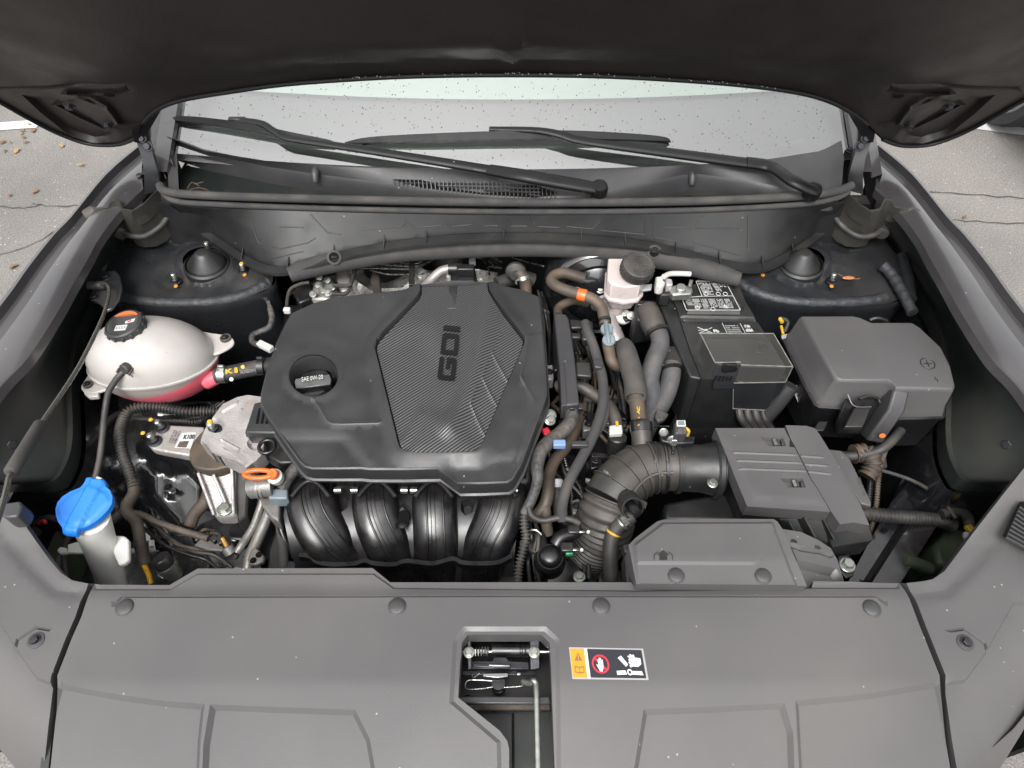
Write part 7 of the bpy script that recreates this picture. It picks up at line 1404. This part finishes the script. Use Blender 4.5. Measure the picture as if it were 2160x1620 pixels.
g = Geo(); tp = [P(1576, 1068, .942), P(1752, 1080, .942), P(1772, 1106, .94), P(1834, 1109, .94), P(1843, 1137, .915), P(1756, 1150, .90), P(1660, 1120, .88), P(1570, 1110, .86)]
g = Geo(); tpA = L([(1509, 903), (1718, 903), (1800, 1030), (1834, 1108), (1753, 1082), (1576, 1068), (1532, 960)], zl_ - .012); g.loft([down(tpA, .14, -.02), down(tpA, .03, .0), tpA], True, True); g.make('lower_box', 'plastic_dark', ab, bevel=.004)
g = Geo(); t2 = [P(1758, 1092, .93), P(1834, 1108, .93), P(1843, 1136, .905), P(1838, 1142, .90), P(1756, 1154, .895), P(1740, 1120, .90)]; g.loft([down(t2, .05), t2], True, True); g.make('corner_box', 'plastic_dark', ab, bevel=.003)
g = Geo(); t2 = [P(1640, 1092, .90), P(1745, 1092, .92), P(1760, 1150, .89), P(1720, 1140, .885), P(1662, 1120, .885)]; g.loft([down(t2, .05), t2], True, True); g.make('front_wall', 'plastic_dark', ab, bevel=.003)
for k in range(3):
    g = Geo(); g.bar(P(1656 + k * 33, 1100 - k * 9, .915), P(1672 + k * 40, 1130 + k * 4, .897), .003, .02); g.make('rib', 'plastic_dark', ab)
g = Geo(); t2 = L([(1745, 947), (1775, 950), (1792, 966), (1838, 1058), (1838, 1068), (1816, 1062)], .90); g.loft([down(t2, .012), t2], True, True); sp2 = g.make('side_plate', 'plastic_panel', ab, bevel=.002)
g = Geo(); text_px(g, '28113 N9', (1808, 1010), (1822, 1048), (1814, 1006), .9005, .0005); g.make('lettering', 'plastic_panel', sp2)
# wires between
g = Geo(); tp = L([(1400, 1060), (1540, 1035), (1575, 1068), (1575, 1100), (1400, 1100)], .84); g.loft([down(tp, .1), tp], True, True); g.make('lower_duct', 'plastic_dark', ab, bevel=.008)
# snorkel cover
sc = thing('snorkel_cover', 'chamfered grey plastic air inlet cover with arrow mark and two round clips', 'air inlet cover', P(1520, 1170, .9))
def zs(X, Y): return 1.0 - .004 * np.clip((Y - 1180) / 50, 0, 1)
og = [(1386, 1100), (1400, 1096), (1500, 1094), (1632, 1095), (1640, 1100), (1652, 1118), (1670, 1160), (1702, 1236), (1500, 1235), (1342, 1233), (1334, 1190), (1326, 1150), (1340, 1135)]
g = Geo(); g.relief(og, zs, 9, feats=[dict(t='plateau', pts=[(1398, 1106), (1628, 1105), (1634, 1118), (1626, 1137), (1602, 1184), (1592, 1192), (1343, 1191), (1337, 1152)], w=6, h=.003), dict(t='plateau', pts=[(1398, 1106), (1628, 1105), (1680, 1240), (1345, 1240), (1337, 1152)], w=8, h=.004)], skirt=.05); scv = g.make('cover', 'plastic_panel', sc, smooth=24)
for x, y in ((1426, 1214), (1609, 1215)): clip(x, y, 1.0, sc, 16.5)
g = Geo(); z = 1.0075
g.add(L([(1391, 1181), (1391, 1170), (1385, 1170), (1399, 1160), (1413, 1171), (1407, 1171), (1408, 1181)], z), [(0, 1, 2, 3, 4, 5, 6)]); g.make('arrow_mark', 'letter_grey', scv).data.materials[0] = MATS['plastic_dark']
g = Geo()
for a, b in (((1380, 1181), (1380, 1170)), ((1380, 1170), (1388, 1164)), ((1410, 1164), (1418, 1170)), ((1418, 1170), (1419, 1181))): g.bar(P(*a, z), P(*b, z), .0012, .0005)
g.make('arrow_bracket', 'plastic_dark', scv)
g = Geo(); g.slab([(1314, 1148), (1330, 1146), (1334, 1165), (1318, 1166)], .95, .02); g.make('side_tab', 'plastic_dark', sc, bevel=.002); g = Geo(); g.slab([(1316, 1165), (1336, 1165), (1340, 1236), (1322, 1236)], .94, .04); g.make('side_wall', 'plastic_dark', sc, bevel=.003)
rd = thing('resonator_duct', 'grey side duct sloping away right of the air inlet cover', 'duct', P(1710, 1180, .85))
g = Geo(); zr = lambda X, Y: .965 - .03 * np.clip((X - 1660) / 110, 0, 1); g.relief([(1650, 1116), (1690, 1122), (1728, 1140), (1752, 1156), (1766, 1180), (1782, 1232), (1704, 1236), (1672, 1160)], zr, 7, feats=[dict(t='groove', pts=[(1658, 1144), (1690, 1158), (1735, 1165), (1752, 1172)], w=6, h=-.005), dict(t='plateau', pts=[(1672, 1185), (1760, 1205), (1790, 1250), (1690, 1250)], w=12, h=-.010)], skirt=.05); g.make('duct', 'plastic_panel', rd, smooth=28)
for x, y in ((1672, 1140), (1722, 1153)): g = Geo(); g.slab([(x - 10, y - 4), (x + 6, y - 2), (x + 10, y + 4), (x - 6, y + 3)], .966 - .03 * (x - 1660) / 110, .002); g.make('clip_slot', 'plastic_black', rd)
rb_ = thing('radiator_bracket', 'dark metal bracket with bolt just right of the side duct', 'bracket', P(1785, 1190, .85))
g = Geo(); tp = L([(1768, 1172), (1790, 1170), (1806, 1195), (1800, 1215), (1785, 1220), (1768, 1200)], .87); g.loft([down(tp, .006), tp], True, True); g.make('plate', 'steel_dark', rb_, bevel=.001); bolt(P(1787, 1192, .872), .010, rb_)
# ================================================================== FUSE BOX
fb = thing('fuse_box', 'large dark grey fuse box with chamfered lid and circled plus emblem', 'fuse box', P(1830, 780, .8))
zf_ = .985
lid_ = [(1692, 667), (1799, 666), (1812, 669), (1838, 680), (1924, 680), (1940, 690), (1985, 732), (2004, 770), (2014, 812), (2010, 820), (1960, 819), (1890, 818), (1884, 808), (1874, 801), (1774, 801), (1764, 796), (1740, 755)]
g = Geo(); Lz = L(sm(lid_, 1, True), zf_); cc2 = sum(Lz, Vector()) / len(Lz)
def gr(l, k, dz): return [p + Vector((p.x - cc2.x, p.y - cc2.y, 0)).normalized() * k + Vector((0, 0, dz)) for p in l]
g.loft([gr(Lz, .016, -.075), gr(Lz, .010, -.055), gr(Lz, .008, -.052), gr(Lz, .003, -.008), gr(Lz, .0005, -.002), gr(Lz, -.002, 0), gr(Lz, -.004, .0003)], True, True); lidf = g.make('lid', 'plastic_mid', fb, smooth=35)
lidf.data.materials[0] = MATS['plastic_panel']
g = Geo(); g.loft([gr(Lz, .012, -.17), gr(Lz, .015, -.085), gr(Lz, .019, -.078), gr(Lz, .019, -.072), gr(Lz, .014, -.070)], True, True); g.make('base', 'plastic_black', fb, bevel=None, smooth=35)
g = Geo(); p = P(1957, 767, zf_ + .0008); g.tube([tuple(p + Vector((math.cos(t) * .0125, math.sin(t) * .0125, 0))) for t in (2 * math.pi * k / 28 for k in range(29))], .0010, 6, raw=True); g.box(p, (.015, .0016, .0012)); g.box(p, (.0016, .015, .0012)); g.make('plus_emblem', 'plastic_dark', lidf)
g = Geo(); w = P(1975, 800, zf_ + .0008); g.bar(w + Vector((0, .006, 0)), w + Vector((-.002, 0, 0)), .001, .0006); g.bar(w + Vector((-.002, 0, 0)), w + Vector((.002, 0, 0)), .001, .0006); g.bar(w + Vector((.002, 0, 0)), w + Vector((0, -.006, 0)), .001, .0006); g.make('bolt_emblem', 'plastic_dark', lidf)
g = Geo(); tp = L([(1888, 820), (1922, 824), (1928, 800), (1890, 800)], zf_ - .002); t0 = [P(1888, 820, .982), P(1922, 824, .982), P(1918, 826, .95), P(1886, 822, .95)]
leg = [[P(1886, 822, .980), P(1920, 824, .980)], [P(1874, 866, .955), P(1910, 868, .955)], [P(1838, 915, .91), P(1876, 916, .91)], [P(1828, 930, .89), P(1862, 936, .89)]]
lo = [[a + Vector((0, .03, -.02)), a, b, b + Vector((0, .03, -.02))] for a, b in leg]; g = Geo(); g.loft(lo, True, True); lg = g.make('cable_duct', 'plastic_mid', fb, bevel=.004); g = Geo(); p = P(1861, 919, .912); g.lathe([(.0055, 0), (.005, .0012), (0, .0014)], p, (.3, -.7, .7), 14, sx=1.3, sy=.8); g.make('orange_dot', 'orange', lg)
g = Geo(); tp = [P(1785, 836, .955), P(1800, 846, .955), P(1850, 838, .95), P(1857, 850, .94), P(1822, 905, .90), P(1770, 905, .90), P(1768, 880, .92)]; g.loft([down(tp, .02), tp], True, True); g.make('side_latch', 'plastic_gloss', fb, bevel=.003)
g = Geo(); g.slab([(1803, 858), (1838, 858), (1820, 900), (1782, 900)], .945, .01); g.make('latch_plate', 'plastic_dark', fb, bevel=.002); g = Geo(); g.tube([(1788, 832, .965), (1802, 856, .955), (1838, 858, .955)], .0015, 6); g.make('latch_edge', 'plastic_mid', fb); g = Geo(); g.tube([(1812, 842, .96), (1830, 836, .96), (1850, 840, .955), (1856, 848, .95)], .003, 8); g.make('latch_hook', 'plastic_gloss', fb)
g = Geo(); g.slab([(1726, 888), (1748, 888), (1738, 908), (1716, 908)], .89, .006); g.make('side_clip', 'plastic_dark', fb, bevel=.002)
g = Geo(); q = [P(1670, 818, .88), P(1680, 812, .89), P(1694, 838, .87), P(1685, 852, .86)]; g.add(q, [(0, 1, 2, 3)]); stk2 = g.make('white_sticker', 'label_grey', fb); microtext(stk2, [(1674, 818), (1681, 814), (1692, 836), (1686, 846)], 4, .8905, 'ink', seed=50)
g = Geo(); g.tube([(1835, 676, .95), (1850, 672, .955), (1870, 678, .95)], .005, 8); g.make('rear_clip', 'plastic_gloss', fb)
fw = thing('fuse_box_wires', 'wires with yellow tape behind the left rear of the fuse box', 'wires', P(1655, 690, .9))
g = Geo(); g.tube([(1644, 672, .93), (1656, 674, .935), (1662, 682, .93), (1655, 700, .92)], .004); g.make('wire', 'rubber', fw); g = Geo(); g.tube([(1645, 672, .935), (1650, 680, .935)], .004); g.tube([(1648, 688, .92), (1652, 705, .92)], .003); g.make('yellow_tape', 'yellow_mark', fw); g = Geo(); g.slab([(1648, 708), (1660, 704), (1658, 712), (1650, 714)], .925, .003); g.make('metal_tab', 'label_grey', fw)
# right side harness, foil tube and release cable
rh_ = thing('right_harness', 'corrugated harness stretching from the air box toward the right headlamp', 'harness', P(1900, 1090, .8))
g = Geo(); g.tube([(1815, 1082, .80), (1850, 1086, .80), (1900, 1090, .80), (1950, 1094, .79), (1990, 1100, .78), (2010, 1110, .77)], .0115, 16, corr=(.0065, .0042), n=10); g.make('corrugated_tube', 'rubber', rh_, smooth=80); g = Geo(); g.tube([(1985, 1085, .80), (2020, 1078, .80), (2040, 1090, .79), (2045, 1110, .78)], .010); g.make('taped_tube', 'tape', rh_, smooth=80)
g = Geo(); g.slab([(2036, 1108), (2048, 1104), (2062, 1118), (2052, 1124)], .80, .01); g.make('yellow_connector', 'yellow_mark', rh_, bevel=.002); g = Geo(); g.slab([(2034, 1120), (2046, 1122), (2044, 1134), (2036, 1132)], .80, .01); g.make('white_connector', 'white_plastic', rh_, bevel=.002)
g = Geo(); g.tube([(1850, 990, .84), (1880, 998, .84), (1920, 1012, .84), (1955, 1030, .83), (1985, 1052, .82), (2005, 1078, .81), (2016, 1094, .81)], .0036, 10); tag(g.make('release_cable', 'rubber'), 'thin black cable arching over the right frame rail', 'cable')
ft2 = thing('foil_tube', 'crumpled ribbed brown tube beside the air box end', 'foil tube', P(1830, 970, .8))
g = Geo(); g.tube([(1800, 958, .86), (1825, 955, .86), (1838, 965, .86), (1840, 985, .85), (1828, 1005, .84)], .016, 16, corr=(.009, .004), n=8); g.make('tube', 'rubber_brown', ft2, smooth=60); g = Geo(); g.slab([(1850, 950), (1868, 955), (1872, 985), (1852, 992)], .80, .006); g.make('plate', 'paint_fender', ft2, bevel=.001)
g = Geo(); g.tube([(1900, 908, .88), (1870, 940, .88), (1840, 955, .87), (1795, 962, .86), (1765, 960, .85)], .009, 12); tag(g.make('arched_cable', 'rubber'), 'thick black cable arching from the fuse box leg toward the air box', 'cable')
# dead insect-like leaf on the right tower
g = Geo(); a = P(1790, 586, .942); g.sphere(a, .010, 8, (1.4, .5, .35)); g.bar(a + Vector((-.012, .006, 0)), a + Vector((-.02, .010, .002)), .001); g.bar(a + Vector((.012, -.004, 0)), a + Vector((.022, -.004, .002)), .001)
tag(g.make('dead_leaf', 'dead_leaf'), 'curled rusty brown seed husk lying on the right strut tower', 'leaf')
# ================================================================== BAY WIRING deep in the gaps
random.seed(23)
def run(label, paths, mats):
    t_ = thing('bay_wiring', label, 'wiring', P(*paths[0][0][:2], paths[0][0][2] - .03))
    for i, (p, r, m) in enumerate([(p, random.uniform(.0022, .0055), random.choice(mats)) for p in paths]):
        g = Geo(); corr = (.005, .002) if r > .0045 else None; g.tube(p, r, 10, corr=corr, n=8); g.make('cable', m, t_, smooth=80)
        if i % 2 == 0 and len(p) > 2:
            x, y, z = p[1][:3]; x2, y2, z2 = p[2][:3]; a = P(x, y, z); d = P(x2, y2, z2) - a; g = Geo(); g.lathe([(r * 1.05, -.004), (r * 1.35, -.003), (r * 1.35, .003), (r * 1.05, .004)], a, d, 14); g.make('cable_tie', random.choice(['plastic_black', 'plastic_mid']), t_)
    return t_
def jit(base, n, s, dz):
    out = []
    for k in range(n):
        dx, dy = random.uniform(-s, s), random.uniform(-s, s); out.append([(x + dx + random.uniform(-4, 4), y + dy + random.uniform(-4, 4), z - random.uniform(0, dz)) for x, y, z in base])
    return out
run('tangle of dark cables under the coolant tank and behind the corrugated harness', jit([(165, 845, .80), (200, 880, .78), (215, 940, .77), (235, 1010, .76), (250, 1080, .75)], 5, 14, .03) + jit([(470, 850, .78), (420, 880, .77), (380, 880, .77), (300, 880, .76), (240, 870, .76)], 3, 8, .02), ['rubber', 'plastic_black', 'harness_dirty'])
run('dirty cables looping low between the harness and the engine mount strut', jit([(300, 1090, .77), (350, 1140, .76), (400, 1160, .76), (440, 1170, .75), (480, 1200, .75)], 4, 12, .02) + jit([(420, 1140, .77), (440, 1120, .77), (470, 1130, .76), (500, 1170, .75)], 3, 8, .02), ['rubber', 'plastic_black', 'harness_dirty'])
run('cables crossing the gearbox gap between the wiring duct and battery', jit([(1215, 690, .84), (1235, 740, .83), (1245, 800, .82), (1240, 860, .81), (1225, 920, .80)], 5, 16, .04) + jit([(1300, 700, .84), (1300, 780, .83), (1310, 850, .82), (1318, 910, .80)], 3, 10, .03) + jit([(1180, 860, .86), (1225, 880, .85), (1262, 905, .84), (1290, 930, .82)], 3, 10, .03), ['rubber', 'plastic_black', 'rubber_brown', 'plastic_gloss'])
run('small hoses and wires packed in front of the gearbox by the corrugated elbow', jit([(1190, 1100, .84), (1215, 1120, .83), (1235, 1160, .81), (1240, 1220, .78)], 3, 10, .03) + jit([(1120, 1090, .85), (1128, 1130, .84), (1122, 1180, .82), (1128, 1230, .80)], 4, 8, .03) + jit([(1170, 950, .84), (1185, 1000, .83), (1215, 1040, .82), (1220, 1080, .81)], 4, 14, .03), ['rubber', 'plastic_black', 'plastic_gloss'])
run('cables running down the gap right of the fuse box', jit([(1900, 890, .86), (1870, 930, .84), (1850, 990, .82), (1840, 1060, .80), (1830, 1120, .78)], 4, 12, .03) + jit([(1930, 1100, .79), (1970, 1080, .79), (2010, 1070, .78), (2040, 1060, .78)], 2, 8, .02), ['rubber', 'plastic_black', 'harness_dirty'])
run('thin dark cables behind the engine cover beneath the cross bar', jit([(620, 620, .88), (680, 580, .88), (760, 562, .88), (850, 556, .87), (960, 548, .87), (1060, 560, .87)], 4, 8, .03) + jit([(1140, 620, .88), (1150, 660, .88), (1158, 720, .87), (1160, 790, .87)], 3, 6, .03), ['rubber', 'plastic_black'])
for pts, z, m, lb in (([(1165, 700), (1182, 700), (1186, 780), (1168, 782)], .88, 'steel_dark', 'dark metal bracket peeking out between engine cover and wiring duct'), ([(1150, 770), (1166, 768), (1168, 800), (1152, 802)], .87, 'aluminium', 'small bare alloy bracket at the right edge of the engine cover'),
                      ([(1225, 885), (1252, 880), (1258, 905), (1230, 910)], .84, 'alloy_grey', 'small alloy bracket crossed by the grey bypass hose'), ([(1240, 955), (1268, 950), (1272, 985), (1246, 990)], .83, 'plastic_gloss', 'glossy black shift actuator behind the intake elbow'),
                      ([(1205, 1055), (1222, 1050), (1228, 1080), (1208, 1085)], .83, 'alloy_grey', 'alloy casting corner left of the intake bellows'), ([(598, 1180), (640, 1185), (640, 1215), (596, 1212)], .775, 'steel_dark', 'dark metal foot at the lower left of the intake manifold')):
    g = Geo(); tp = L(pts, z); g.loft([down(tp, .03), tp], True, True); o = tag(g.make('bracket', m, bevel=.003), lb, 'bracket'); c = sum(tp, Vector()) / 4; bolt(c, .006, o, dark=True)
